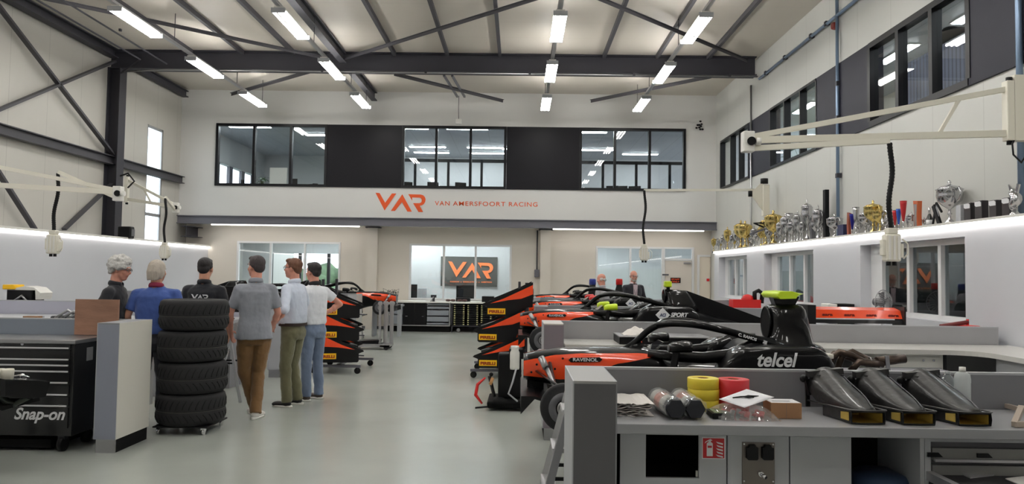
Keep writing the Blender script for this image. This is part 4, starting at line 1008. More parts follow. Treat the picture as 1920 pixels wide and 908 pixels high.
    # front suspension, hub plates
    for s in (-1, 1):
        y1 = s*.70
        hb = lpart('hub_plate', MB().lathe((.28, s*.75 if s < 0 else .67, .70), [(0, 0), (.05, 0), (.055, .012), (.15, .008), (.165, .02), (.168, .06), (.15, .08), (0, .08)], 40, axis='Y'), M_rubber, t)
        lpart('hub_center', MB().lathe((.28, s*.755, .70), [(0, -.01*1), (.03, -.01), (.035, .0), (.035, .02)], 20, axis='Y').ring((.28, s*.76, .70), (0, 1, 0), .045, .008, 24, 6), M_steel, hb)
        lpart('brake_disc', MB().lathe((.28, s*.757, .70), [(.06, 0), (.06, -.004), (.11, -.004), (.11, 0)], 32, axis='Y'), M_greyd, hb)
        for (a_, b_) in (((.1, s*.16, .88), (.28, y1, .82)), ((.5, s*.2, .88), (.28, y1, .82)), ((.1, s*.16, .70), (.28, y1, .60)), ((.5, s*.2, .70), (.28, y1, .60)), ((.2, s*.18, .95), (.26, y1*.9, .66))):
            lpart('wishbone', MB().tube([a_, b_], .013, 8, flat=.6), M_carbon, t)
        lpart('damper', MB().cyl((.17, s*.3, .92), (.24, s*.42, .78), .018).cyl((.13, s*.24, .99), (.17, s*.3, .92), .026), M_steel, t)
    lpart('nose_vane', MB().loft([[(-.02, y_, .73+.02*abs(y_)), (.08, y_, .74), (.2, y_, .70), (.2, y_, .685), (.08, y_, .72), (-.02, y_, .61)] for y_ in (-.5, -.3, 0, .3, .5)], smooth=False), M_carbon, t)
    lpart('nose_pillar', MB().box(.03, .16, -.04, .04, .72, .82), M_carbon, t)
    return t
def car_stand(lb, X, Y, h, flip=False):
    s_ = -1 if flip else 1
    t = thing('car_stand', lb, 'stand', (X, Y, 0), group='trestles under the racing cars')
    for x in (1.0*s_, 2.2*s_):
        lpart('trestle', MB().box(x-.04, x+.04, -.45, .45, h-.06, h).bar((x, -.4, h-.06), (x-.12, -.42, 0), .03, .03).bar((x, -.4, h-.06), (x+.12, -.42, 0), .03, .03).bar((x, .4, h-.06), (x-.12, .42, 0), .03, .03).bar((x, .4, h-.06), (x+.12, .42, 0), .03, .03), M_alu, t)
    return t
race_car('black and orange racing car with white side lettering, nearest, engine cover removed', .05, 5.95, 0, covered=False, halo_text='C. RAMOS', sponsor='telcel')
car_stand('aluminium trestles under the nearest racing car', .05, 5.95, .45)
race_car('black and orange racing car with tall fin and white diamond badge, second from camera', .03, 9.9, .12, sponsor='aci', mirrorc=M_lime)
car_stand('aluminium trestles under the second racing car', .03, 9.9, .57)
race_car('third racing car on the right, red mirrors behind the finned car', .2, 13.7, .12, sponsor='aci', lime=False, mirrorc=M_red, bare=True)
car_stand('aluminium trestles under the third racing car', .2, 13.7, .57)
race_car('farthest racing car on the right before the flag window', .25, 17.6, .12, lime=False, bare=True)
car_stand('aluminium trestles under the farthest right racing car', .25, 17.6, .57)
race_car('racing car on the left far bay with its nose above the silver stands', -2.95, 18.2, .1, flip=True, lime=False)
car_stand('aluminium trestles under the far left racing car', -2.95, 18.2, .55, True)
race_car('racing car on the left behind the stacked wings', -3.35, 14.3, .1, flip=True, lime=False)
car_stand('aluminium trestles under the left car behind the wings', -3.35, 14.3, .55, True)
t = thing('nose_cone', 'orange nose cone on the bench behind the tyre stack', 'nose cone', (-3.7, 9.6, .945))
lpart('shell', MB().loft([sec(-x, h, 0, z, 2.6, 20) for x, h, z in ((0,.03,.06),(.1,.08,.12),(.35,.12,.18),(.6,.14,.2))]), M_orange, t)
lpart('pylon', MB().box(-.25, -.15, -.03, .03, 0, .01).box(-.5,-.4,-.1,.1,0,.012), M_black, t)
# ---------------------------------------------------------------- stacked front wings
def front_wing(lx=.10, lz=-.135, grow=0):
    t = thing('front_wing', 'w', 'front wing', (0, 0, 0), group=None)
    for s in (-1, 1):
        y = s*.62
        ep = lpart('endplate', MB().prism([(0, 0), (.02, .025), (.3, .14), (.62, .28), (.80, .37), (.80, -.02), (.7, -.03), (.66, -.15), (.62, -.17), (.10, -.17), (.08, -.15), (.08, -.03)], y-.011, y+.011), M_carbon, t)
        for q in (-1, 1):
            yy = y+q*.0125
            lpart('orange_field', MB().prism([(.14, .03), (.34, .105), (.80, .325), (.80, .18-grow), (.62, .11-grow), (.42, .085-grow*.5)], yy-.002, yy+.002), M_orange, ep, 'orange swoosh on the endplate')
        for q in (-1, 1):
            yy = y+q*.013
            lb_ = lpart('tyre_label', MB().box(lx, lx+.275, yy-.0015, yy+.0015, lz, lz+.09), M_yel, ep, 'yellow label with dark red lettering')
            tq = text_obj('label_lettering', 'PIRELLI', .06, mat('dark_red_print', rgb(150, 40, 10), .5), ep, width=.23, bold=.003)
            if q < 0: tq.location = (lx+.022, yy-.003, lz+.02)
            else: tq.location = (lx+.253, yy+.003, lz+.02); tq.rotation_euler = (0, 0, math.pi)
    for k, (x0_, z0_, ch, dz) in enumerate(((.14, -.14, .28, .03), (.34, -.09, .22, .06), (.50, -.02, .2, .08))):
        prof = [(x0_, z0_), (x0_+ch*.3, z0_+dz*.5+.018), (x0_+ch, z0_+dz), (x0_+ch*.3, z0_+dz*.3-.006)]
        lpart('wing_plane', MB().prism(prof, -.608, .608), M_carbon if k else mat('pale_carbon', rgb(80, 78, 74), .35, coat=.4), t)
    lpart('nose_section', MB().loft([sec(x, h, z0_, z1_, 2.6, 20) for x, h, z0_, z1_ in ((.1, .05, -.03, .05), (.25, .09, -.02, .1), (.55, .13, .02, .2), (.82, .16, .06, .26))]), M_gblack, t)
    return t
w0 = front_wing()
wn = ['top', 'middle', 'bottom']
for k in range(3):
    z = (1.135, .735, .335)[k]
    x = (-.60, -.70, -.69)[k]
    lb = '%s front wing of the right stack, yellow label on black endplate' % wn[k]
    if k == 0: w0.location = (x+.03, 12.25, z); w0['label'] = lb; w0['group'] = 'front wings of the right stack'
    else: dup(w0, lb, (x, 12.25, z), 0, 'front wings of the right stack')
wl = []
for k in range(3):
    z = (1.06, .70, .36)[k]
    lb = '%s front wing of the left stack, pointing towards the aisle' % wn[k]
    if k == 0:
        q = w1 = front_wing(.43, -.115, .03); w1['label'] = lb; w1['group'] = 'front wings of the left stack'; w1.location = (-2.58, 12.55, z)
    else: q = dup(w1, lb, (-2.58, 12.55, z), math.pi, 'front wings of the left stack')
    q.rotation_euler = (0, 0, math.pi+.22)
def wing_rack(lb, x, y, sgn):
    t = thing('wing_rack', lb, 'rack', (x, y, 0), group='wheeled racks of front wings')
    for s in (-.45, .45): lpart('post', MB().box(.3*sgn-.02, .3*sgn+.02, s-.02, s+.02, .12, 1.5), M_dsteel, t)
    lpart('base', MB().box(-.45, .35, -.55, -.5, .1, .14).box(-.45, .35, .5, .55, .1, .14).box(-.05, 0, -.5, .5, .1, .14), M_gsteel, t)
    for z in ((.17, .52, .88) if sgn < 0 else (.15, .56, .96)):
        lpart('shelf_arm', MB().box(.3*sgn-.015 if sgn > 0 else -.3, .3*sgn+.015 if sgn < 0 else .3, -.47, -.45, z, z+.02).box(-.2, .2, -.47, -.45, z, z+.02).box(-.2, .2, .45, .47, z, z+.02), M_gsteel, t)
    for u in (-.4, .3):
        for v in (-.52, .52):
            lpart('caster', MB().cyl((u, v-.015, .05), (u, v+.015, .05), .05).box(u-.012, u+.012, v-.03, v+.03, .05, .1), M_black, t)
wing_rack('wheeled rack holding the right stack of front wings', -.28, 12.25, 1)
wing_rack('wheeled rack holding the left stack of front wings', -2.85, 12.5, -1)
# vertical steel post behind the top right wing
tag(MB().box(.12, .17, 12.9, 12.95, 0, 1.48).build('wing_post', M_dsteel), 'thin dark upright post behind the top right front wing', 'post')
# trolley of silver stands on the left
t = thing('stand_trolley', 'low trolley carrying upright silver jack stands before the left far car', 'trolley', (-2.93, 15.92, 0))
lpart('base', MB().box(-1.0, .25, -.25, -.19, .06, .12).box(-1.0, .25, .19, .25, .06, .12).box(.05, .25, -.25, .25, .06, .1), M_alu, t)
lpart('platform', MB().prism([(-.85, .12), (.0, .12), (.02, .2), (-.3, .18)], -.18, .18), M_black, t)
for k, (u, v) in enumerate(((.02,-.12),(.09,.1),(.16,-.14),(.22,.08),(.28,-.1))):
    lpart('stand', MB().box(u-.022, u+.022, v-.03, v+.03, .13, .93).cyl((u, v-.03, .97), (u, v+.03, .97), .045), M_alu, t)
for u in (-.9, .18):
    for v in (-.22, .22): lpart('caster', MB().cyl((u, v-.02, .05), (u, v+.02, .05), .05), M_black, t)
ladder('silver A shaped trestle left of the upright silver stands', -3.55, 15.75, .72, .3, .4)
# black air jack unit at the nose of the nearest car
t = thing('air_unit', 'black pit unit with white bottle and red handle on the floor by the car nose', 'pit unit', (-.05, 9.2, 0))
p_ = at_h(925, 752, 0)
lpart('base', MB().box(-.30, .15, -.3, .3, .03, .12, bev=.02).ball((-.15, -.25, .1), .1, .08, .06, 12).jitter(.01, 12), M_blackm, t)
lpart('column', MB().box(-.18, .10, -.1, .12, .12, .66, bev=.02).box(-.05, .12, -.12, .1, .6, .72, bev=.015), M_black, t)
lpart('bottle', MB().lathe((.02, -.16, .48), [(0,0),(.055,0),(.058,.02),(.058,.2),(.045,.23),(.05,.25),(.05,.28),(0,.28)], 20), M_white, t)
lpart('hose', MB().tube([(.04, -.2, .5), (.0, -.28, .35), (-.05, -.24, .2), (.06, -.3, .12)], .012, 8), M_greyl, t)
lpart('handle', MB().tube([(-.33, -.2, .38), (-.42, -.22, .3), (-.44, -.24, .18), (-.36, -.26, .08)], [.012,.02,.022,.012], 8), M_red, t)
lpart('lever', MB().bar((-.44, -.25, .03), (-.2, -.28, .06), .03, .02).bar((-.28, -.2, .4), (-.22, -.15, .15), .03, .03).ball((-.26,-.2,.42), .025), M_black, t)
lpart('lever_grip', MB().cyl((-.27, -.22, .3), (-.24, -.2, .38), .02), mat('tan_plastic', rgb(190, 140, 90), .5), t)
# exhaust manifold behind the car
t = thing('exhaust_manifold', 'tangled brown steel exhaust pipes behind the car with white lettering', 'exhaust', (2.83, 6.2, .935))
t.scale = (.62, .62, .62)
M_exh = mat('burnt_exhaust_steel', rgb(78, 66, 58), .32, .75, var=.3, vscale=9)
for pts in ([(-.42,0,-.1),(-.4,0,.05),(-.3,-.02,.14),(-.15,-.05,.1),(0,-.06,.02),(.2,-.02,.0),(.45,0,.03)], [(-.3,.05,-.1),(-.25,.02,.08),(-.12,0,.14),(.05,.04,.06),(.2,.05,.0)], [(-.45,.1,0),(-.3,.14,.1),(-.1,.12,.05),(.1,.06,-.02),(.2,0,-.02)], [(-.2,-.12,-.1),(-.1,-.14,.02),(.1,-.1,0),(.25,-.04,-.02)]):
    lpart('pipe', MB().tube([Vector(p) for p in pts], .045, 12), M_exh, t)
lpart('muffler', MB().cyl((.2, 0, .02), (.58, .02, .06), .06, 20), M_exh, t)
lpart('bracket', MB().bar((.3,-.07,.1),(.32,-.07,-.1),.02,.05).bar((.2,-.08,-.05),(.3,-.1,-.1),.03,.03), M_steel, t)
lpart('clip', MB().ring((.1,-.03,.02),(1,0,.1),.055,.008,16,6), M_steel, t)
tag(MB().box(2.35, 3.7, 5.8, 6.6, .8, .845).box(2.4, 2.45, 5.85, 5.9, 0, .8).box(3.6, 3.65, 5.85, 5.9, 0, .8).box(2.4, 2.45, 6.5, 6.55, 0, .8).box(3.6, 3.65, 6.5, 6.55, 0, .8).build('engine_table', M_gsteel), 'grey steel table under the exhaust pipes', 'table')
t = thing('oil_canister', 'white lidded canister at the rear of the nearest racing car', 'canister', (2.42, 5.95, .845))
lpart('body', MB().lathe((0,0,0), [(0,0),(.055,0),(.06,.02),(.06,.13),(.05,.15),(0,.15)], 20), M_cream, t)
lpart('lid', MB().lathe((0,0,.15), [(0,0),(.072,0),(.072,.03),(.06,.035),(0,.035)], 20), M_cream, t)
# red wing element on a stand at the right
t = thing('rear_wing', 'long orange red wing element with dark lettering lying beyond the car', 'wing', (0, 0, 0))
a_, b_ = at_y(1521, 585, 9.3), at_y(1688, 592, 9.3)
part('upper_plane', MB().prism([(9.25, a_.z-.07), (9.3, a_.z+.03), (9.45, a_.z+.06), (9.45, a_.z-.04)], a_.x, b_.x, 'YZ'), M_orange, t)
part('lower_plane', MB().prism([(9.22, a_.z-.13), (9.24, a_.z-.085), (9.45, a_.z-.06), (9.45, a_.z-.13)], a_.x+.02, b_.x, 'YZ'), M_carbon, t)
part('edge_strip', MB().box(a_.x+.02, b_.x-.1, 9.235, 9.25, a_.z-.085, a_.z-.07), M_wtxt, t)
part('endplate', MB().box(b_.x, b_.x+.02, 9.2, 9.5, a_.z-.2, a_.z+.08), M_carbon, t)
part('endplate', MB().box(a_.x-.1, a_.x, 9.15, 9.5, a_.z-.2, a_.z+.09), M_carbon, t)
for k in range(4):
    q = text_obj('wing_lettering', 'sara', .05, mat('brown_print', rgb(120, 20, 5), .5), t, width=.13, bold=.002); q.location = (a_.x+.12+k*.27, 9.262, a_.z-.045)
tag(MB().box(a_.x, b_.x, 9.15, 9.6, a_.z-.26, a_.z-.21).box(a_.x, a_.x+.05, 9.2, 9.25, 0, a_.z-.26).box(b_.x-.05, b_.x, 9.2, 9.25, 0, a_.z-.26).box(a_.x, a_.x+.05, 9.5, 9.55, 0, a_.z-.26).box(b_.x-.05, b_.x, 9.5, 9.55, 0, a_.z-.26).build('wing_table', M_greyl), 'pale table carrying the orange red wing element', 'table')
# ================================================================ PEOPLE
def remesh(o, voxel, sm=4):
    r = o.modifiers.new('skin', 'REMESH'); r.mode = 'VOXEL'; r.voxel_size = voxel; r.use_smooth_shade = True
    s = o.modifiers.new('soften', 'SMOOTH'); s.iterations = sm; s.factor = .5
    return o
def cap_(mb, a, b, r0, r1, flat=1.0, n=3):
    """tapered limb segment with round ends"""
    a, b = Vector(a), Vector(b); d = (b-a).normalized()
    mb.tube([a-d*r0*.85, a-d*r0*.55, a, b, b+d*r1*.55, b+d*r1*.85], [r0*.5, r0*.84, r0, r1, r1*.84, r1*.5], 14, flat=flat); return mb
def ell(mb, c, rx, ry, rz, rot=None, seg=18): return mb.ball(c, rx, ry, rz, seg, rot=rot)
def ring_loft(mb, secs, N=24, n=2.4):
    """torso: (cx, cy, z, rx, ry)"""
    R = []
    for cx, cy, z, rx, ry in secs:
        r = []
        for k in range(N):
            a = 2*math.pi*k/N; c, s = math.cos(a), math.sin(a)
            r.append((cx+rx*math.copysign(abs(c)**(2/n), c), cy+ry*math.copysign(abs(s)**(2/n), s), z))
        R.append(r)
    return mb.loft(R)
def hand_mb(mb, w, d, side, up, curl=.5, s=1.0):
    """palm and five fingers: w wrist, d direction of the hand, side = direction of the thumb, up = palm normal"""
    w = Vector(w); d = Vector(d).normalized(); t = Vector(side); t = (t-d*t.dot(d)).normalized(); nrm = d.cross(t).normalized()
    if nrm.dot(Vector(up)) < 0: nrm = -nrm
    R = Matrix((t, d, nrm)).transposed()
    mb.ball(w+d*.045*s, .042*s, .052*s, .019*s, 14, rot=R)
    cap_(mb, w-d*.03, w+d*.02, .024*s, .026*s)
    for i, (o, L) in enumerate(((.030, .070), (.010, .078), (-.011, .072), (-.031, .056))):
        p = w + d*.082*s + t*o*s; dd = d.copy(); r = .0092*s
        for j in range(3):
            dd = (dd + nrm*curl*(.35+.25*j)).normalized(); q = p+dd*L*s*(.42, .32, .26)[j]; cap_(mb, p, q, r, r*.9); p = q; r *= .92
    p = w+d*.02*s+t*.03*s; q = p+(d*.5+t*.75+nrm*.3).normalized()*.042*s; cap_(mb, p, q, .013*s, .011*s)
    cap_(mb, q, q+(d*.9+t*.15+nrm*.35).normalized()*.034*s, .011*s, .009*s)
def person(lb, x, y, yaw, H=1.78, z0=0, skin=None, shirt=None, trouser=None, shoe=None, hair=None, hairstyle='short', arms=None, legs=None, sleeve=.5, lean=0, headturn=0, headdown=0, width=1.0, bellyf=0, belt=None, collar=None, loose=0, glasses=False, beard=None, jacket=None, sole=None, tuck=True, openc=False, back_text=None, lowdetail=False):
    k = H/1.78
    t = thing('person', lb, 'person', (x, y, z0), yaw)
    skin = skin or M_skin
    hip, chest, sh, nk = .93*k, 1.25*k, 1.455*k, 1.50*k
    def L(p): # lean: shear forward above the hip
        p = Vector(p); 
        if p.z > hip: p.y += (p.z-hip)*lean
        return p
    sw = .195*k*width
    arms = arms or {s: [(s*(sw+.05), -.01, 1.17*k), (s*(sw+.06), .08, .93*k), (0, .1, -1)] for s in (-1, 1)}
    legs = legs or {s: [(s*.10, .0, .5*k), (s*.11, -.02, .075*k), 0] for s in (-1, 1)}
    # ---- body (one surface)
    mb = MB()
    hc = L((0, .02, 1.655*k))
    Rz = Matrix.Rotation(headturn, 3, 'Z') @ Matrix.Rotation(-headdown, 3, 'X')
    def Hd(p): return hc + Rz @ (Vector(p)*k)
    ell(mb, Hd((0, -.012, .035)), .076*k, .097*k, .088*k, Rz)
    ell(mb, Hd((0, .018, -.035)), .064*k, .078*k, .082*k, Rz)
    ell(mb, Hd((0, .045, -.085)), .042*k, .042*k, .032*k, Rz)           # chin
    ell(mb, Hd((0, .097, -.018)), .013*k, .02*k, .016*k, Rz, 12)           # nose tip
    cap_(mb, Hd((0, .078, .03)), Hd((0, .098, -.012)), .009*k, .011*k)     # nose bridge
    ell(mb, Hd((0, .072, .032)), .052*k, .018*k, .011*k, Rz, 12)           # brow
    ell(mb, Hd((0, .082, -.052)), .024*k, .012*k, .006*k, Rz, 12)
    ell(mb, Hd((0, .080, -.064)), .021*k, .012*k, .006*k, Rz, 12)
    for s in (-1, 1):
        ell(mb, Hd((s*.078, -.008, -.01)), .011*k, .02*k, .031*k, Rz, 12)  # ears
        ell(mb, Hd((s*.045, .055, -.025)), .022*k, .02*k, .022*k, Rz, 12)  # cheeks
    cap_(mb, L((0, -.01, 1.47*k)), Hd((0, -.02, -.05)), .06*k, .058*k)
    ring_loft(mb, [tuple(L((0, 0, z*k)))+(rx*k*width, ry*k) for z, rx, ry in ((.86,.13,.09),(.95,.15,.10),(1.08,.13,.09),(1.25,.155,.10),(1.40,.165,.09),(1.46,.09,.06))])
    for s in (-1, 1):
        S_ = L((s*(sw-.02), 0, 1.41*k)); E_, W_, hd = arms[s]; E_, W_ = Vector(E_), Vector(W_)
        cap_(mb, L((s*.06, 0, 1.42*k)), S_, .05*k, .05*k)
        cap_(mb, S_, E_, .046*k, .037*k); cap_(mb, E_, W_, .038*k, .025*k)
        mid = E_+(W_-E_)*.3; ell(mb, mid, .039*k, .039*k, .05*k)
        hand_mb(mb, W_, hd, (-s*.4, 1, 0) if abs(Vector(hd).normalized().y) < .8 else (-s, 0, .3), (-s, 0, 0) if abs(Vector(hd).normalized().x) < .7 else (0, -1, 0), .45, k)
        K_, A_, fa = legs[s]
        cap_(mb, (s*.09*k, 0, .90*k), K_, .07*k, .05*k); cap_(mb, K_, A_, .05*k, .036*k)
        cap_(mb, A_, Vector(A_)+Vector((math.sin(fa)*.06, math.cos(fa)*.06, -.035)), .03, .022)
    body = remesh(mb.build('body', skin, t), .0075 if not lowdetail else .012, 3)
    # eyes
    for s in (-1, 1):
        e = MB().ball(Hd((s*.031, .079, .008)), .0125*k, .009*k, .0085*k, 12); lpart('eye', e, mat('eye_white', rgb(225, 220, 215), .3), t)
        e = MB().ball(Hd((s*.031, .0865, .008)), .006*k, .003*k, .006*k, 10); lpart('iris', e, M_black, t)
    lpart('eyebrow', MB().tube([Hd((-.05, .082, .028)), Hd((-.03, .09, .034)), Hd((-.014, .09, .028))], .004, 6).tube([Hd((.05, .082, .028)), Hd((.03, .09, .034)), Hd((.014, .09, .028))], .004, 6), hair or M_greyd, t)
    # ---- hair
    if hair:
        mb = MB()
        if hairstyle == 'curly':
            random.seed(4)
            for _ in range(120):
                a = random.uniform(0, 6.283); u = random.uniform(-.25, 1); r_ = math.sqrt(max(0, 1-u*u))
                p = Vector((math.cos(a)*r_*.088, -.018+math.sin(a)*r_*.112, .035+u*.105))
                if p.y > .062 and p.z < .085: continue
                if p.y > .02 and p.z < .03: continue
                mb.ball(Hd(p), random.uniform(.019, .028), seg=8)
            for _ in range(40): mb.ball(Hd((random.uniform(-.07, .07), random.uniform(-.11, -.05), random.uniform(-.06, .05))), random.uniform(.018, .026), seg=8)
            ell(mb, Hd((0, -.02, .045)), .084*k, .105*k, .092*k, Rz)
        elif hairstyle == 'bald':
            for s in (-1, 1): ell(mb, Hd((s*.066, -.03, .0)), .018*k, .05*k, .035*k, Rz)
            ell(mb, Hd((0, -.085, -.02)), .06*k, .02*k, .035*k, Rz)
        elif hairstyle == 'long':
            ell(mb, Hd((0, -.026, .044)), .086*k, .104*k, .09*k, Rz); ell(mb, Hd((0, -.062, -.02)), .081*k, .062*k, .085*k, Rz)
            for s in (-1, 1): ell(mb, Hd((s*.062, -.035, -.01)), .028*k, .055*k, .06*k, Rz)
            random.seed(9)
            for _ in range(26):
                a = random.uniform(math.pi, 2*math.pi); mb.tube([Hd((math.cos(a)*.07, -.03+math.sin(a)*.085, .07)), Hd((math.cos(a)*.086, -.03+math.sin(a)*.1, .0)), Hd((math.cos(a)*.078, -.035+math.sin(a)*.085, -.08-.02*random.random()))], .011, 6)
        else:
            ell(mb, Hd((0, -.024, .050)), .082*k, .100*k, .082*k, Rz)
            ell(mb, Hd((0, -.062, -.0)), .070*k, .050*k, .07*k, Rz)
            ell(mb, Hd((0, .04, .095)), .06*k, .05*k, .03*k, Rz)
            for s in (-1, 1): ell(mb, Hd((s*.066, -.02, .02)), .018*k, .045*k, .03*k, Rz)
        remesh(lpart('hair', mb, hair, t), .007, 2 if hairstyle != 'curly' else 1)
    if beard:
        mb = MB(); ell(mb, Hd((0, .055, -.088)), .046*k, .044*k, .036*k, Rz)
        for s in (-1, 1): ell(mb, Hd((s*.05, .02, -.06)), .02*k, .035*k, .04*k, Rz)
        ell(mb, Hd((0, .092, -.042)), .03*k, .01*k, .008*k, Rz)
        remesh(lpart('beard', mb, beard, t), .008, 1)
    if glasses:
        g = MB()
        for s in (-1, 1):
            g.tube([Hd((s*.033+.024*math.cos(a), .095, .008+.017*math.sin(a))) for a in [2*math.pi*i/16 for i in range(16)]], .0022, 6, closed=True)
            g.tube([Hd((s*.056, .092, .012)), Hd((s*.08, .05, .014)), Hd((s*.084, -.005, .01))], .0025, 6)
        g.tube([Hd((-.01, .1, .012)), Hd((.01, .1, .012))], .0025, 6)
        lpart('glasses', g, M_black, t)
    # ---- shirt
    bf = bellyf
    zl = .975 if tuck else .86
    mb = MB()
    prof = ((zl,.153 if tuck else .192,.112+bf*.4 if tuck else .158),(1.0,.160+bf*.3 if tuck else .176,.119+bf*.7 if tuck else .14),(1.10,.16+bf*.3,.118+bf),(1.25,.172,.122+bf*.4),(1.38,.182,.112),(1.435,.15,.088),(1.47,.09,.068),(1.492,.066,.062))
    if loose: prof = tuple((z, rx+loose*(1.45-z), ry+loose*(1.45-z)) for z, rx, ry in prof)
    ring_loft(mb, [tuple(L((0, bf*.3 if z < 1.2 else 0, z*k)))+(rx*k*width, ry*k) for z, rx, ry in prof])
    for s in (-1, 1):
        S_ = L((s*(sw-.022), 0, 1.405*k)); E_, W_, hd = arms[s]; E_, W_ = Vector(E_), Vector(W_)
        cap_(mb, L((s*.07, 0, 1.41*k)), S_, .062*k, .063*k)
        if sleeve <= 1:
            P = S_ + (E_-S_)*sleeve; mb.tube([S_, S_+(E_-S_)*sleeve*.5, P], [.063*k, .064*k, .062*k], 16)
        else:
            mb.tube([S_, S_+(E_-S_)*.5, E_], [.063*k, .058*k, .053*k], 16); ell(mb, E_, .053*k, .053*k, .053*k)
            P = E_ + (W_-E_)*(sleeve-1); mb.tube([E_, P], [.052*k, .046*k if sleeve < 1.6 else .036*k], 16)
    shp = folds(remesh(lpart('shirt' if not jacket else 'jacket', mb, jacket or shirt, t), .010, 3), .022)
    mb = MB()
    if collar is not None:
        cp = [L((.064*k*math.cos(a), -.005+.062*k*math.sin(a), 1.50*k-.012*math.sin(a)*1)) for a in [math.pi/2+.35+(2*math.pi-.7)*i/16 for i in range(17)]]
        mb.tube(cp, [.016*k]*17, 8, flat=1.8); lpart('collar', mb, collar, shp)
    if back_text:
        q = text_obj('back_lettering', '', .1, M_wtxt, None) if False else None
        lg = MB(); var_logo(lg, -.095*k, 0, .07*k, 0, .004)
        o = lg.build('back_lettering', M_wtxt, shp); o.location = L((0, -.118*k, 1.295*k)) + Vector((0, back_text, 0)); o.rotation_euler = (-math.atan(lean), 0, 0)
    if jacket:   # shirt front and lapels below an open jacket
        lpart('shirt_front', MB().prism([(-.05*k, 1.47*k), (.05*k, 1.47*k), (.035*k, 1.0*k), (-.035*k, 1.0*k)], .118*k, .126*k+bf), shirt, t)
        lpart('lanyard', MB().tube([L((-.05*k, .1, 1.47*k)), (-.02, .135*k+bf, 1.3*k), (0, .14*k+bf, 1.2*k), (.02, .135*k+bf, 1.3*k), L((.05*k, .1, 1.47*k))], .004, 6), M_greyd, t)
    # ---- trousers
    mb = MB()
    ring_loft(mb, [(0, 0, .80*k, .15*k*width, .115*k), (0, -.01, .88*k, .168*k*width, .128*k), (0, 0, .95*k, .163*k*width, .12*k), (0, .0, .995*k, .158*k*width, .118*k+bf*.5)])
    for s in (-1, 1):
        K_, A_, fa = legs[s]; K_, A_ = Vector(K_), Vector(A_)
        cap_(mb, (s*.088*k, -.005, .86*k), K_, .098*k, .070*k); mb.tube([K_, K_+(A_-K_)*.5, A_+(A_-K_)*.04], [.070*k, .066*k, .062*k], 16)
        ell(mb, (s*.075*k, -.06*k, .88*k), .08*k, .07*k, .09*k)
    folds(remesh(lpart('trousers', mb, trouser, t), .010, 3), .026)
    if belt: 
        lpart('belt', MB().loft([[(x_*1.03*(.165*k*width), y_*1.03*(.123*k+bf*.5), zz) for x_, y_ in [(math.copysign(abs(math.cos(a))**.83, math.cos(a)), math.copysign(abs(math.sin(a))**.83, math.sin(a))) for a in [2*math.pi*i/32 for i in range(32)]]] for zz in (.965*k, 1.0*k)], cap=False), belt, t)
    # ---- shoes
    for s in (-1, 1):
        K_, A_, fa = legs[s]; A_ = Vector(A_); f = Vector((math.sin(fa), math.cos(fa), 0)); base = Vector((A_.x, A_.y, 0)); g = A_.z-.075*k
        sh_ = MB(); R2 = Matrix.Rotation(-fa, 3, 'Z')
        sh_.ball(base+f*.0+Vector((0,0,g+.045)), .045, .06, .045, 14, rot=R2).ball(base+f*.1+Vector((0,0,g+.035)), .048, .10, .033, 14, rot=R2).ball(base+f*.15+Vector((0,0,g+.03)), .043, .055, .025, 14, rot=R2)
        so = remesh(lpart('shoe', sh_, shoe or M_black, t), .008, 2)
        sl = MB(); ringp = [base+Vector((0,0,g))+R2 @ Vector((.046*math.cos(a)*(1 if math.sin(a) > 0 else .9), .06+.14*math.sin(a), 0)) for a in [2*math.pi*i/24 for i in range(24)]]
        sl.loft([[tuple(p) for p in ringp], [tuple(p+Vector((0,0,.024))) for p in ringp]]); lpart('sole', sl, sole or M_white, so)
    return t
def folds(o, st=.016, sz=.11):
    if 'fold_noise' not in bpy.data.textures:
        tx_ = bpy.data.textures.new('fold_noise', 'CLOUDS'); tx_.noise_scale = sz; tx_.noise_depth = 3
    d = o.modifiers.new('folds', 'DISPLACE'); d.texture = bpy.data.textures['fold_noise']; d.strength = st; d.mid_level = .5; d.texture_coords = 'LOCAL'
    return o
def cloth(name, col, **kw): return mat(name, col, .85, bump=.55, bscale=9, stretch=(1, 1, .45), sheen=.2, var=.08, vscale=5)
S_black = cloth('black_polo_fabric', rgb(22, 24, 32)); S_blue = cloth('blue_polo_fabric', rgb(58, 84, 150)); S_grey = cloth('grey_shirt_fabric', rgb(138, 141, 150))
S_white = cloth('white_shirt_fabric', rgb(208, 216, 232)); S_tee = cloth('white_tee_fabric', rgb(228, 230, 236)); T_brown = cloth('brown_trouser_fabric', rgb(120, 88, 52))
T_olive = cloth('olive_trouser_fabric', rgb(104, 102, 76)); T_jean = cloth('blue_jean_fabric', rgb(110, 125, 150)); T_dark = cloth('dark_trouser_fabric', rgb(30, 32, 40))
J_dark = cloth('charcoal_jacket_fabric', rgb(36, 36, 44)); S_pink = cloth('pale_pink_shirt_fabric', rgb(222, 200, 206)); S_pale = cloth('pale_grey_shirt_fabric', rgb(170, 168, 172))
H_white = mat('white_hair', rgb(205, 203, 200), .8, bump=.6, bscale=60); H_grey = mat('blond_grey_hair', rgb(186, 176, 164), .7, bump=.5, bscale=70, stretch=(1,1,.2))
H_dark = mat('dark_hair', rgb(30, 26, 28), .6, bump=.5, bscale=70, stretch=(1,1,.2)); H_brown = mat('brown_hair', rgb(104, 68, 48), .6, bump=.5, bscale=70, stretch=(1,1,.2)); H_mix = mat('greying_dark_hair', rgb(66, 58, 60), .65, bump=.5, bscale=70, stretch=(1,1,.2))
M_navy = mat('navy_collar', rgb(140, 40, 70), .8)
S2 = mat('pink_skin', rgb(214, 152, 132), .5, var=.07, vscale=12)
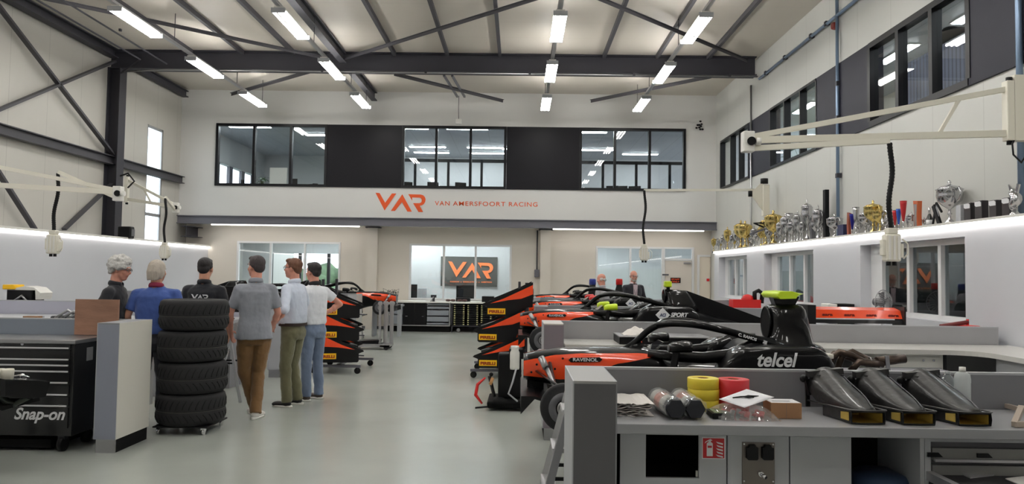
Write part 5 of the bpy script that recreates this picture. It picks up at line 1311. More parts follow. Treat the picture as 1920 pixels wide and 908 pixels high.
def hang(sw, k=1, fwd=.1, wid=.05): return {s: [(s*(sw+wid), -.02, 1.16*k), (s*(sw+wid-.0), fwd, .93*k), (0, .25, -1)] for s in (-1, 1)}
# placing from floor and shoulder positions read off the photograph
person('person with curly white hair and glasses in a black polo shirt, seen in profile', -4.27, 7.78, -math.pi/2+.15, 1.74, shirt=S_black, trouser=T_dark, hair=H_white, hairstyle='curly', collar=S_black, glasses=True, sleeve=.8, lean=.12, headdown=.25, skin=S2, width=1.05, bellyf=.03)
person('person with blond grey hair in a blue polo shirt with red collar, seen from behind', -3.82, 7.85, .12, 1.72, shirt=S_blue, trouser=T_dark, hair=H_grey, hairstyle='long', collar=M_navy, sleeve=.75, width=1.16, headturn=-.15, loose=.02, lean=.04)
person('person with dark hair in a black polo with white back lettering, behind the tyres', -3.58, 8.5, .05, 1.76, shirt=S_black, trouser=T_dark, hair=H_dark, collar=S_black, sleeve=.8, width=1.06, back_text=-.012, headdown=.1)
ag = {-1: [(-.255, .03, 1.15), (-.235, .2, .93), (.2, .5, -.8)], 1: [(.25, .02, 1.15), (.2, .2, .95), (-.3, .5, -.7)]}
lg = {-1: [(-.09, .07, .50), (.05, .14, .075), -.3], 1: [(.06, .03, .49), (.03, -.10, .075), .5]}
person('person in a grey short sleeved shirt and brown trousers with white shoes', -2.93, 8.32, .42, 1.79, shirt=S_grey, trouser=T_brown, shoe=mat('white_shoe', rgb(225, 222, 216), .6), hair=H_mix, collar=S_grey, sleeve=.78, arms=ag, legs=lg, width=.98, tuck=False, loose=.02, headturn=.55, skin=S2, belt=None)
aw = {-1: [(-.37, -.10, 1.17), (-.205, .13, 1.0), (.4, .5, -.7)], 1: [(.33, .0, 1.17), (.20, .12, 1.02), (-.5, .5, -.6)]}
lw_ = {-1: [(-.10, .03, .50), (-.10, .0, .075), .1], 1: [(.10, .04, .50), (.12, -.02, .075), -.1]}
person('person in a white shirt and olive trousers with hands on hips, in profile', -2.72, 9.05, math.pi/2-.22, 1.78, shirt=S_white, trouser=T_olive, shoe=mat('black_sneaker', rgb(24, 24, 26), .7), hair=H_brown, collar=S_white, sleeve=1.08, arms=aw, legs=lw_, width=1.02, bellyf=.055, belt=mat('brown_belt', rgb(50, 38, 34), .5), skin=S2, glasses=True, headturn=.1)
at_ = {-1: [(-.34, -.1, 1.2), (-.2, .08, 1.04), (.5, .5, -.6)], 1: [(.36, -.12, 1.2), (.2, .06, 1.04), (-.5, .5, -.6)]}
person('person in a white tee and blue jeans standing behind the one with olive trousers', -2.60, 9.5, math.pi/2-.5, 1.74, shirt=S_tee, trouser=T_jean, shoe=mat('brown_sneaker', rgb(70, 60, 54), .7), hair=H_dark, sleeve=.6, arms=at_, width=1.12, collar=mat('black_collar', rgb(25, 25, 30), .8), skin=S2, loose=.03)
person('bald person in a pale grey shirt behind the second car, seen from behind', 1.68, 15.0, 1.0, 1.66, shirt=S_pale, trouser=T_dark, hair=H_white, hairstyle='bald', collar=S_pale, sleeve=.8, skin=mat('ruddy_skin', rgb(215, 150, 130), .5), lowdetail=True, headdown=.2)
person('bald bearded person in a dark jacket and pale pink shirt, facing the camera', 2.52, 16.4, math.pi+.25, 1.74, shirt=S_pink, trouser=T_dark, hair=H_white, hairstyle='bald', beard=H_grey, jacket=J_dark, collar=S_pink, sleeve=1.85, glasses=True, skin=S2, lowdetail=True, headdown=.15, width=1.1)
# ================================================================ ARMS, TYRES, CHEST
def power_head(lb, x, y, ztop, hx, hy, hz, seed=0, hose_label=None):
    """white media head hung on a ribbed black hose from point h"""
    t = thing('power_head', lb, 'power unit', (x, y, ztop-.36), group='hanging power heads')
    lpart('body', MB().box(-.075, .075, -.06, .06, .02, .30, bev=.02).box(-.05, .05, -.05, .05, .30, .36, bev=.01).box(-.1, -.075, -.04, .04, .08, .24, bev=.006).box(.075, .105, -.045, .045, .06, .2, bev=.006), M_cream, t)
    for k in range(3): lpart('rib', MB().box(-.055+.045*k, -.035+.045*k, -.07, -.06, .04, .28), M_white, t)
    lpart('outlet', MB().cyl((-.03, 0, -.02), (-.03, 0, .02), .022).cyl((.03, 0, -.02), (.03, 0, .02), .022), M_black, t)
    lpart('grip', MB().tube([(.1, -.02, .25), (.15, -.03, .2), (.15, -.03, .1), (.11, -.02, .05)], .008, 6), M_cream, t)
    L_ = hz-ztop; n = 26; pts = []; rs = []
    for i in range(n*2+1):
        u = i/(n*2); bx = .03*math.sin(u*6.0)*L_
        pts.append((hx-x+(0-(hx-x))*u + bx*(1-u)*u*4, (hy-y)*(1-u), (hz-ztop+.36)*(1-u)+.36*u)); rs.append(.028 if i % 2 else .023)
    lpart('hose', MB().tube(pts, rs, 10), M_black, t)
    return t
def jib(lb, mount, tip, end, z_up=.42, strut=.3, bx=(.1, .14, .62), col=None):
    """swing arm: wall post box, two converging booms to the tip, second boom folded back to end"""
    t = thing('swing_arm', lb, 'swing arm', mount, group='white swing arms')
    m_, tp, e = Vector(mount), Vector(tip), Vector(end)
    part('lower_boom', MB().bar(m_+Vector((0,0,-.02)), tp, .05, .07), M_cream, t)
    part('upper_boom', MB().bar(m_+Vector((0,0,z_up)), tp+Vector((0,0,.03)), .04, .055), M_cream, t)
    a = m_.lerp(tp, strut); b = (m_+Vector((0,0,z_up))).lerp(tp, strut*.7)
    part('strut', MB().bar(a, b, .03, .035), M_cream, t)
    part('fore_boom', MB().bar(tp+Vector((0,0,-.09)), e+Vector((0,0,.02)), .05, .055), M_cream, t)
    part('joint', MB().box(tp.x-.06, tp.x+.06, tp.y-.06, tp.y+.06, tp.z-.13, tp.z+.09, bev=.01).cyl(tp+Vector((.07,-.05,-.02)), tp+Vector((.12,-.05,-.02)), .04), M_white, t)
    part('pivot', MB().cyl(tp+Vector((.02,-.08,-.02)), tp+Vector((.02,-.06,-.02)), .045).cyl(m_+Vector((0,0,-.14)), m_+Vector((0,0,-.08)), .03).cyl(m_+Vector((0,0,z_up+.06)), m_+Vector((0,0,z_up+.12)), .03), M_black, t)
    part('post', MB().box(m_.x-.05, m_.x+.03, m_.y-.05, m_.y+.05, m_.z-.1, m_.z+z_up+.08, bev=.008), M_cream, t)
    return t
# near right arm
m1 = at_y(1893, 247, 7.9); t1 = at_y(1402, 263, 7.9); e1 = at_y(1668, 268, 7.6)
jib('large white swing arm at the upper right reaching towards the middle', m1, t1, e1, z_up=.46, strut=.27)
tag(MB().box(m1.x+.03, XR-.001, 7.85, 7.95, m1.z-.1, m1.z+.6).box(XR-.03, XR-.001, 7.8, 8.0, m1.z-.2, m1.z+.7).build('arm_bracket', M_cream), 'cream wall bracket carrying the large white swing arm', 'bracket')
pipe('hose_loop', [at_y(1885, 170, 7.9), at_y(1893, 158, 7.9), at_y(1903, 160, 7.95), at_y(1906, 180, 8.0)], .02, M_black, 'black hose loop over the top of the large swing arm post', 'hose')
pipe('cable_loop', [at_y(1908, 250, 7.9), at_y(1898, 270, 7.85), at_y(1900, 290, 7.85), at_y(1915, 305, 7.9), at_y(1925, 290, 7.9)], .01, M_black, 'black cable loop hanging below the large arm bracket', 'cable')
b1 = at_y(1671, 428, 7.6)
power_head('white power head hanging from the large right swing arm', b1.x, 7.6, b1.z, e1.x, 7.6, e1.z)
# far right arm
m2 = at_y(1432, 365, 16.2); t2 = at_y(1405, 357, 15.9); e2 = at_y(1208, 357, 15.4)
t = thing('swing_arm', 'far white swing arm beyond the trophies with its boom along the far wall', 'swing arm', m2, group='white swing arms')
part('boom', MB().bar((5.2, 16.2, m2.z+.1), (e2.x, 15.4, e2.z), .04, .05), M_cream, t)
part('post', MB().box(5.22, 5.36, 15.98, 16.1, 2.95, 3.62, bev=.01), M_cream, t)
part('gusset', MB().prism([(4.95, 3.42), (5.22, 3.70), (5.22, 3.05)], 16.0, 16.03), M_cream, t)
part('pivot', MB().cyl((4.95, 16, 3.36), (4.95, 16, 3.48), .045).cyl((5.25, 16, 3.64), (5.25, 16, 3.75), .08).tube([(5.25,16,2.8),(5.0,15.9,2.78),(5.2,15.9,2.7)], .02, 6), M_black, t)
part('bracket', MB().bar((4.95, 16.05, 2.55), (5.35, 16.05, 2.7), .03, .04).bar((5.35, 16.05, 2.7), (XR, 16.1, 2.7), .05, .08), M_gsteel, t)
b2 = at_y(1208, 458, 15.4)
power_head('white power head hanging before the far right window', b2.x, 15.4, b2.z, e2.x, 15.4, e2.z)
# left arms
m3 = at_y(-330, 305, 9.6); t3 = at_y(222, 361, 11.0); e3 = at_y(109, 325, 10.7)
m3 = Vector((-8.9, 9.6, t3.z+.05))
jib('white swing arm on the left, folding back near the steel column', m3, t3, e3, z_up=.5, strut=.35)
b3 = at_y(101, 432, 10.7)
power_head('white power head hanging at the left above the tool chest', b3.x, 10.7, b3.z, e3.x, 10.7, e3.z)
m4 = at_y(238, 372, 17.05); t4 = at_y(330, 388, 16.3); e4 = at_y(310, 372, 15.8)
jib('small white swing arm on the steel column before the tall window', m4, t4, e4, z_up=.42, strut=.5)
b4 = at_y(309, 455, 15.8)
power_head('white power head hanging before the tall left window', b4.x, 15.8, b4.z, e4.x, 15.8, e4.z)
pipe('hose_loop', [at_y(226, 330, 17.0), at_y(240, 325, 16.9), at_y(252, 340, 16.9), at_y(240, 352, 17.0)], .02, M_black, 'black hose loop at the top of the small column arm', 'hose')
# ---------------------------------------------------------------- tyre stack
M_tread = mat('tread_rubber', rgb(44, 44, 46), .8, bump=.1, bscale=80)
def tyre_mesh(R=.33, Wd=.3):
    mb = MB(); P = [(R*.66, .02), (R*.72, .0), (R*.90, .004), (R*.965, .025), (R*.99, .05), (R, .09), (R, .13), (R*.992, .137), (R*.992, .147), (R, .154), (R, .22), (R*.99, .26), (R*.965, .285), (R*.90, .302), (R*.72, .306), (R*.66, .286)]
    mb.lathe((0,0,0), P, 64); return mb
def grooves(R=.33):
    mb = MB()
    for k in range(34):
        a = 2*math.pi*k/34
        for h0, h1, da in ((.165, .275, .16), (.03, .115, -.16)):
            pts = []
            for i in range(6):
                u = i/5; aa = a+da*(u**1.6); rr = R*1.0015 - (0.006 if (h0+(h1-h0)*u > .24 or h0+(h1-h0)*u < .06) else 0) - (.012 if (h0+(h1-h0)*u > .268 or h0+(h1-h0)*u < .036) else 0)
                pts.append((rr*math.cos(aa), rr*math.sin(aa), h0+(h1-h0)*u))
            mb.tube(pts, .0055, 5, flat=.6)
    return mb
tn = ['topmost', 'second from the top', 'third from the top', 'lowest']
TX, TY = -3.30, 7.62
ty0 = None
for k in range(4):
    z = .085+.311*(3-k); lb = 'black treaded racing tyre in the tall stack, %s' % tn[k]
    if ty0 is None:
        ty0 = thing('racing_tyre', lb, 'tyre', (TX, TY, z), 0, 'stacked racing tyres')
        lpart('casing', tyre_mesh(), M_rubber, ty0); lpart('tread_grooves', grooves(), mat('groove_black', rgb(10, 10, 11), .9), ty0)
        lpart('centre_line', MB().ring((0,0,.142), (0,0,1), .3278, .0013, 64, 5), mat('pale_line', rgb(96, 95, 86), .7), ty0)
    else: dup(ty0, lb, (TX+(.006,-.008,.004,-.004)[k], TY, z), k*.7)
t = thing('tyre_dolly', 'low wheeled dolly under the tyre stack', 'dolly', (TX, TY, 0))
lpart('deck', MB().box(-.27, .27, -.26, .26, .068, .083, bev=.005), M_black, t)
for u in (-.22, .22):
    for v in (-.22, .22): lpart('caster', MB().cyl((u-.012, v, .03), (u+.012, v, .03), .03).box(u-.02, u+.02, v-.02, v+.02, .045, .067), M_chrome, t)
# ---------------------------------------------------------------- tool chest
cx0, cx1, cyf, cyb = -5.05, -3.92, 6.6, 7.1
M_chest = mat('chest_black', rgb(16, 16, 18), .35, coat=.3)
t = thing('tool_chest', 'black rolling tool chest with silver drawer trims at the left edge', 'tool chest', (cx0, cyf, 0))
part('body', MB().box(cx0, cx1, cyf+.012, cyb, .14, .95, bev=.006), M_chest, t)
part('steel_top', MB().box(cx0-.02, cx1+.02, cyf-.015, cyb+.02, .95, .985, bev=.004), M_steel, t)
def cz(py, px=100): return at_y(px, py, cyf).z
drs = [(645, 653.5), (655, 675), (676.5, 686), (687.5, 697.5), (699, 718.5), (720, 741), (743, 762), (764, 803)]
for k, (a_, b_) in enumerate(drs):
    xr = cx1-.03; d_ = part('drawer', MB().box(cx0+.03, xr, cyf-.004, cyf+.012, cz(b_), cz(a_)-.004), M_chest, t)
    if k < 7: part('drawer_trim', MB().box(cx0+.03, xr-.01, cyf-.016, cyf-.004, cz(b_)-.003, cz(b_)+.010), mat('bright_trim', rgb(225, 225, 228), .4, .3), d_)
q = text_obj('chest_lettering', 'Snap-on', .14, M_wtxt, t, shear=.3, bold=.0035, width=.45, ext=.001)
a_ = at_y(26, 786, cyf-.01); q.location = (a_.x-cx0, -.008, a_.z)
part('lock', MB().cyl((at_y(43,646,cyf).x, cyf-.012, cz(646)), (at_y(43,646,cyf).x, cyf, cz(646)), .013, 14), M_chrome, t)
part('side_label', MB().box(cx1, cx1+.002, cyf+.2, cyf+.3, .78, .9), M_greyl, t)
for u in (cx0+.12, cx1-.1):
    for v in (cyf+.06, cyb-.08):
        c_ = part('caster', MB().cyl((u-.02, v, .065), (u+.02, v, .065), .065), M_black, t)
        part('fork', MB().box(u-.03, u+.03, v-.03, v+.03, .11, .14), M_dsteel, c_)
part('lower_tray', MB().box(cx0+.2, cx1-.2, cyf+.05, cyb, .03, .1), M_blackm, t)
# plywood board
a_, b_ = at_y(145, 561, 7.12), at_y(223, 628, 7.12)
tag(MB().box(a_.x, b_.x, 7.09, 7.115, .99, a_.z).build('plywood_board', mat('plywood', rgb(150, 112, 92), .7, bump=.1, bscale=30, var=.18, vscale=4, stretch=(1,1,3))), 'worn brown plywood board leaning on the tool chest top', 'board')
# steel bench section behind the chest top with parts
tag(MB().box(-8.98, -4.4, 9.0, 9.6, .9, .94).box(-9, -4.4, 9.55, 9.6, 0, .9).box(-4.46, -4.4, 9.0, 9.06, 0, .9).build('steel_bench', M_alu), 'steel bench top behind the blue grey panel on the left', 'bench')
t = thing('parts_pile', 'heap of dark and silver car parts on the steel bench at left', 'parts', (0, 0, 0))
random.seed(8); mb = MB(); m2_ = MB()
for k in range(6):
    p_ = at_y(70+k*12, 590, 8.6); mb.tube([(p_.x-.2, 9.2, 1.0), (p_.x, 9.15, 1.0+.07*random.random()), (p_.x+.15, 9.2, .99)], .03, 8)
    m2_.tube([(p_.x-.1, 9.1, 1.01), (p_.x+.05, 9.1, 1.06+.05*random.random()), (p_.x+.2, 9.15, 1.0)], .018, 8)
part('dark_tubes', mb, M_black, t); part('silver_tubes', m2_, M_steel, t)
part('wood_slat', MB().box(at_y(48,590,9.1).x, at_y(75,590,9.1).x, 9.05, 9.15, .94, 1.03), mat('wood_slat', rgb(150, 110, 75), .7), t)
part('panel', MB().box(-7.5, at_y(48,590,9.1).x-.02, 9.1, 9.5, .94, 1.01), M_greyl, t)
# engine part on lilac panel
t = thing('engine_part', 'boxy black and white engine part with yellow cap behind the lilac panel', 'engine part', (0, 0, 0))
e0, e1_ = at_y(16, 562, 11.3), at_y(84, 537, 11.3)
part('housing', MB().box(e0.x+.03, e1_.x-.12, 11.2, 11.5, 1.0, e1_.z-.04, bev=.02).bar((e1_.x-.16, 11.3, 1.05), (e1_.x-.08, 11.3, e1_.z-.06), .06, .06), M_black, t)
part('shell', MB().prism([(e0.x+.02, e1_.z-.06), (e0.x+.3, e1_.z+.0), (e1_.x-.1, e1_.z-.02), (e1_.x-.0, e1_.z-.1), (e1_.x-.02, e1_.z-.2), (e1_.x-.07, e1_.z-.2), (e1_.x-.08, e1_.z-.06)], 11.2, 11.5), M_white, t)
part('cap', MB().box(e0.x, e0.x+.17, 11.15, 11.4, e1_.z-.05, e1_.z+.02, bev=.01), M_yel, t)
part('pipes', MB().tube([(e0.x+.15, 11.17, 1.1), (e0.x+.3, 11.15, 1.2), (e0.x+.4, 11.17, 1.08)], .02, 8).ball((e0.x+.22, 11.18, 1.08), .04, seg=10), M_steel, t)
tag(MB().box(e0.x-.1, e1_.x+.1, 11.1, 11.6, .0, .999).build('pedestal', M_greyd), 'dark pedestal behind the lilac panel carrying the engine part', 'pedestal')
# dark gearbox-like part at lower left, near the camera
t = thing('brake_duct', 'dark glossy duct assembly with pale cups at the lower left edge', 'car part', (0, 0, 0))
def lp(px, py, Y=5.9): p = at_y(px, py, Y); return (p.x, Y, p.z)
part('duct', MB().loft([[(at_y(px, py, y_).x, y_, at_y(px, py, y_).z) for px, py, y_ in r] for r in ([(-60,735,5.8),(-60,700,5.8),(-60,700,6.15),(-60,735,6.15)], [(10,745,5.75),(10,712,5.75),(10,708,6.15),(10,740,6.15)], [(60,748,5.75),(70,714,5.75),(62,710,6.15),(56,742,6.15)], [(86,744,5.75),(94,717,5.75),(86,713,6.1),(80,740,6.1)])], smooth=False), M_gblack, t)
part('bracket', MB().tube([lp(-20,770), lp(20,762), lp(40,752), lp(55,745)], .02, 8).tube([lp(-20,720), lp(15,755), lp(30,760)], .03, 8), mat('greenish_metal', rgb(60, 66, 60), .4, .5), t)
part('rods', MB().tube([lp(20,707), lp(40,703), lp(55,708)], .008, 6).tube([lp(24,711), lp(50,712)], .008, 6).ball(lp(42,705), .02, seg=8), M_chrome, t)
for px in (-2, 14): part('cup', MB().lathe(lp(px, 716, 5.85), [(0,0),(.04,0),(.045,.09),(.04,.1),(0,.1)], 16), M_cream, t)
tag(MB().box(-5.1, -3.95, 5.75, 6.2, .52, .55).box(-4.6, -4.55, 5.8, 5.85, 0, .52).box(-4.6, -4.55, 6.1, 6.15, 0, .52).build('low_stand', M_blackm), 'low black stand in front of the tool chest', 'stand')
# ================================================================ FOREGROUND WORKTOP ITEMS
def W(px, py): return at_h(px, py, WT)
# stacked papers / cloths
t = thing('cloth_stack', 'pile of folded white paper sheets at the left end of the worktop', 'paper pile', (0, 0, 0))
random.seed(2); y0_ = 3.60
for k in range(7):
    x1_ = at_y(1226-random.randint(0, 18), 760, 3.62).x; z_ = WT+.001+k*.0095
    mb = MB(); N = 14; r0, r1 = [], []
    for i in range(N+1):
        u = i/N; x = .46+(x1_-.46)*u; wv = .002*math.sin(i*1.3+k*2)+.002*math.sin(i*.6+k)
        r0.append((x, y0_+random.uniform(-.012,.012), z_+wv)); r1.append((x, y0_+.3, z_+wv))
    mb.loft([r0, r1, [(a,b,c+.004) for a,b,c in r1], [(a,b,c+.004) for a,b,c in r0], r0], cap=False, closed_u=False, smooth=False)
    part('sheet', mb, mat('white_paper_cloth', rgb(226, 221, 216), .8) if k % 2 == 0 else mat('greyish_paper', rgb(160, 156, 152), .8), t)
# bagged cylinders
M_bag = glass_mat('plastic_bag', (.96, .97, .97), 2.0, .25)
for k, (pa, pb, lb) in enumerate((((1232, 752), (1266, 786), 'left of the two grey rolls in clear plastic bags'), ((1273, 750), (1302, 786), 'right of the two grey rolls in clear plastic bags'))):
    a_, b_ = W(*pa), W(*pb); a_.z = b_.z = WT+.053
    A_ = Vector((at_y(pa[0], pa[1]-16, 3.84).x, 3.85, WT+.056)); B_ = Vector((b_.x-.002, 3.52, WT+.052)); d = (B_-A_).normalized()
    t = thing('bagged_roll', lb, 'roll', A_, group='rolls in clear plastic bags')
    part('roll', MB().cyl(A_+d*.03, B_-d*.07, .043, 24), mat('grey_roll_print', rgb(225, 220, 214), .6, var=.25, vscale=14), t)
    part('end_plug', MB().cyl(B_-d*.07, B_-d*.004, .046, 6), mat('dark_blue_plug', rgb(26, 28, 36), .3), t)
    part('label', MB().cyl(A_+d*.10, A_+d*.19, .0435, 24), mat('pale_red_print', rgb(222, 150, 134), .5, var=.3, vscale=30), t)
    mb = MB(); n_ = 12; s_ = d.cross(Vector((0,0,1))).normalized(); u_ = s_.cross(d)
    R = []
    random.seed(20+k)
    for i in range(n_):
        p = A_ + (B_-A_)*(i/(n_-1)); rr = .05 if 0 < i < n_-1 else (.044 if i == 0 else .052)
        R.append([p + (s_*math.cos(2*math.pi*j/22) + u_*math.sin(2*math.pi*j/22))*(rr+.0035*math.sin(j*3+i*1.7)+.002*random.random()) for j in range(22)])
    mb.loft(R, cap=False); part('plastic_bag', mb, M_bag, t)
# tape rolls
M_yt = mat('yellow_tape', rgb(226, 206, 60), .45, bump=.06, bscale=60, var=.05); M_rt = mat('red_tape', rgb(206, 42, 52), .42, var=.05); M_core = mat('card_core', rgb(120, 70, 40), .8)
def tape(lb, x, y, z, r, h, m_, grp=None, ang=0):
    t = thing('tape_roll', lb, 'tape roll', (x, y, z), ang, grp)
    lpart('tape', MB().lathe((0,0,0), [(.028,0),(r-.002,0),(r,.002),(r,h-.002),(r-.002,h),(.028,h),(.028,0)], 48), m_, t)
    lpart('core', MB().lathe((0,0,0), [(.026,.002),(.0285,.002),(.0285,h-.001),(.026,h-.001),(.026,.002)], 32), M_core, t)
    return t
YT = 3.83
c_ = at_y(1318.5, 740, YT); r_ = (1347-1290)/2*YT/1400
for k, nm_ in enumerate(('bottom', 'middle', 'top')):
    tape('yellow tape roll, %s of the stack of three' % nm_, c_.x+(0,.001,-.001)[k], YT, WT+.001+k*.053, r_, .052, M_yt, 'stacked yellow tape rolls')
c2 = at_y(1375, 740, YT)
tape('tall red tape roll beside the yellow rolls', c2.x, YT, WT+.001, r_, .155, M_rt)
# black box of small parts
a_, b_ = W(1328, 777), W(1354, 777)
t = thing('small_case', 'flat black case with a clear lid of colourful small parts', 'case', (0, 0, 0))
part('base', MB().box(a_.x-.01, b_.x+.005, 3.57, 3.70, WT+.001, WT+.026, bev=.002), M_black, t)
part('contents', MB().box(a_.x, b_.x-.0, 3.578, 3.69, WT+.026, WT+.029), mat('mixed_small_parts', rgb(90, 100, 70), .6, var=.6, vscale=60), t)
part('latch', MB().box(a_.x+.015, a_.x+.045, 3.563, 3.57, WT+.004, WT+.015), M_greyd, t)
# bag of red parts with a printed sheet on top
t = thing('parts_bag', 'clear plastic bag holding small red and silver parts', 'bag', (0, 0, 0))
bx0, bx1 = at_y(1352, 780, 3.56).x, at_y(1461, 780, 3.56).x
mb = MB(); N, Mv = 22, 10
random.seed(6)
top, bot = [], []
for j in range(Mv+1):
    v = j/Mv; rt, rb = [], []
    for i in range(N+1):
        u = i/N; e_ = (math.sin(math.pi*u)*math.sin(math.pi*v))**.4 if 0 < i < N and 0 < j < Mv else 0
        x = bx0+(bx1-bx0)*u - .03*v + .015*(u > .8)*v; y = 3.53+.2*v
        rt.append((x, y, WT+.004+e_*(.040+.045*v+.006*noise.noise((u*7, v*7, 3)))))
        rb.append((x, y, WT+.0015))
    top.append(rt); bot.append(rb)
mb.loft(top, cap=False, closed_u=False); mb.loft(bot, cap=False, closed_u=False); mb.loft([top[0], bot[0]], cap=False, closed_u=False); mb.loft([top[-1], bot[-1]], cap=False, closed_u=False)
part('plastic_bag', mb, glass_mat('clear_bag', (.92, .88, .88), 2.2, .25), t)
for k in range(12):
    x = bx0+.03+(bx1-bx0-.07)*random.random(); y = 3.56+.13*random.random()
    part('fitting', MB().cyl((x, y, WT+.004), (x+.01, y+.01, WT+.03), .012, 12) if k % 3 else MB().ring((x, y, WT+.014), (0, .4, 1), .012, .006, 14, 6), M_rt if k % 4 else M_steel, t)
t = thing('printed_sheet', 'white printed sheet with a black drawing lying on the clear bag', 'sheet', (0, 0, 0))
def bend(p): return p
q4 = [at_y(1348, 749, 3.60), at_y(1397, 765, 3.56), at_y(1453, 745, 3.66), at_y(1420, 729, 3.80)]
zz4 = [WT+.052, WT+.047, WT+.05, WT+.066]
q4 = [at_y(1348, 749, 3.62), at_y(1396, 765, 3.555), at_y(1452, 745, 3.64), at_y(1400, 730, 3.72)]
mb = MB(); G = []
for j in range(9):
    v = j/8; G.append([tuple((q4[0].lerp(q4[1], i/8)).lerp(q4[3].lerp(q4[2], i/8), v)+Vector((0,0,.004*math.sin(i*.8)*math.sin(j*.8)))) for i in range(9)])
mb.loft(G, cap=False, closed_u=False)
sheet = part('paper', mb, mat('paper_white', rgb(236, 236, 240), .6), t)
so_ = sheet.modifiers.new('thick', 'SOLIDIFY'); so_.thickness = .0006
mb = MB(); random.seed(12); O_ = q4[0].lerp(q4[2], .45)+Vector((0, 0, .0045)); ex = (q4[2]-q4[0]).normalized(); ey = (q4[3]-q4[0]).normalized()
def sp_(u, v): return O_+ex*u+ey*v
for k in range(11):
    a_ = -.25+k*.09; mb.tube([sp_(-.05+k*.004, .002*k), sp_(-.01, .012+.003*k), sp_(.03+.003*k, -.012+.003*k)], .0016, 5)
mb.tube([sp_(-.055, .0), sp_(-.03, .02), sp_(.02, .022), sp_(.055, -.01)], .003, 6)
part('drawing', mb, M_black, t)
# cardboard box
t = thing('cardboard_box', 'small brown cardboard box with a white label on top', 'box', (0, 0, 0))
x0_, x1_ = at_y(1446, 780, 3.6).x, at_y(1503.5, 780, 3.6).x
part('box', MB().box(x0_, x1_, 3.60, 3.72, WT+.001, WT+.075, bev=.0015), mat('corrugated_card', rgb(158, 118, 84), .75, var=.04), t)
part('top_label', MB().box(x0_+.002, x1_-.004, 3.605, 3.715, WT+.0752, WT+.0762), M_wtxt, t)
part('label_print', MB().box(x0_+.02, x1_-.04, 3.64, 3.66, WT+.0762, WT+.0766), M_greyd, t)
part('tape_strip', MB().box((x0_+x1_)/2-.001, (x0_+x1_)/2, 3.599, 3.6, WT+.002, WT+.074), M_greyd, t)
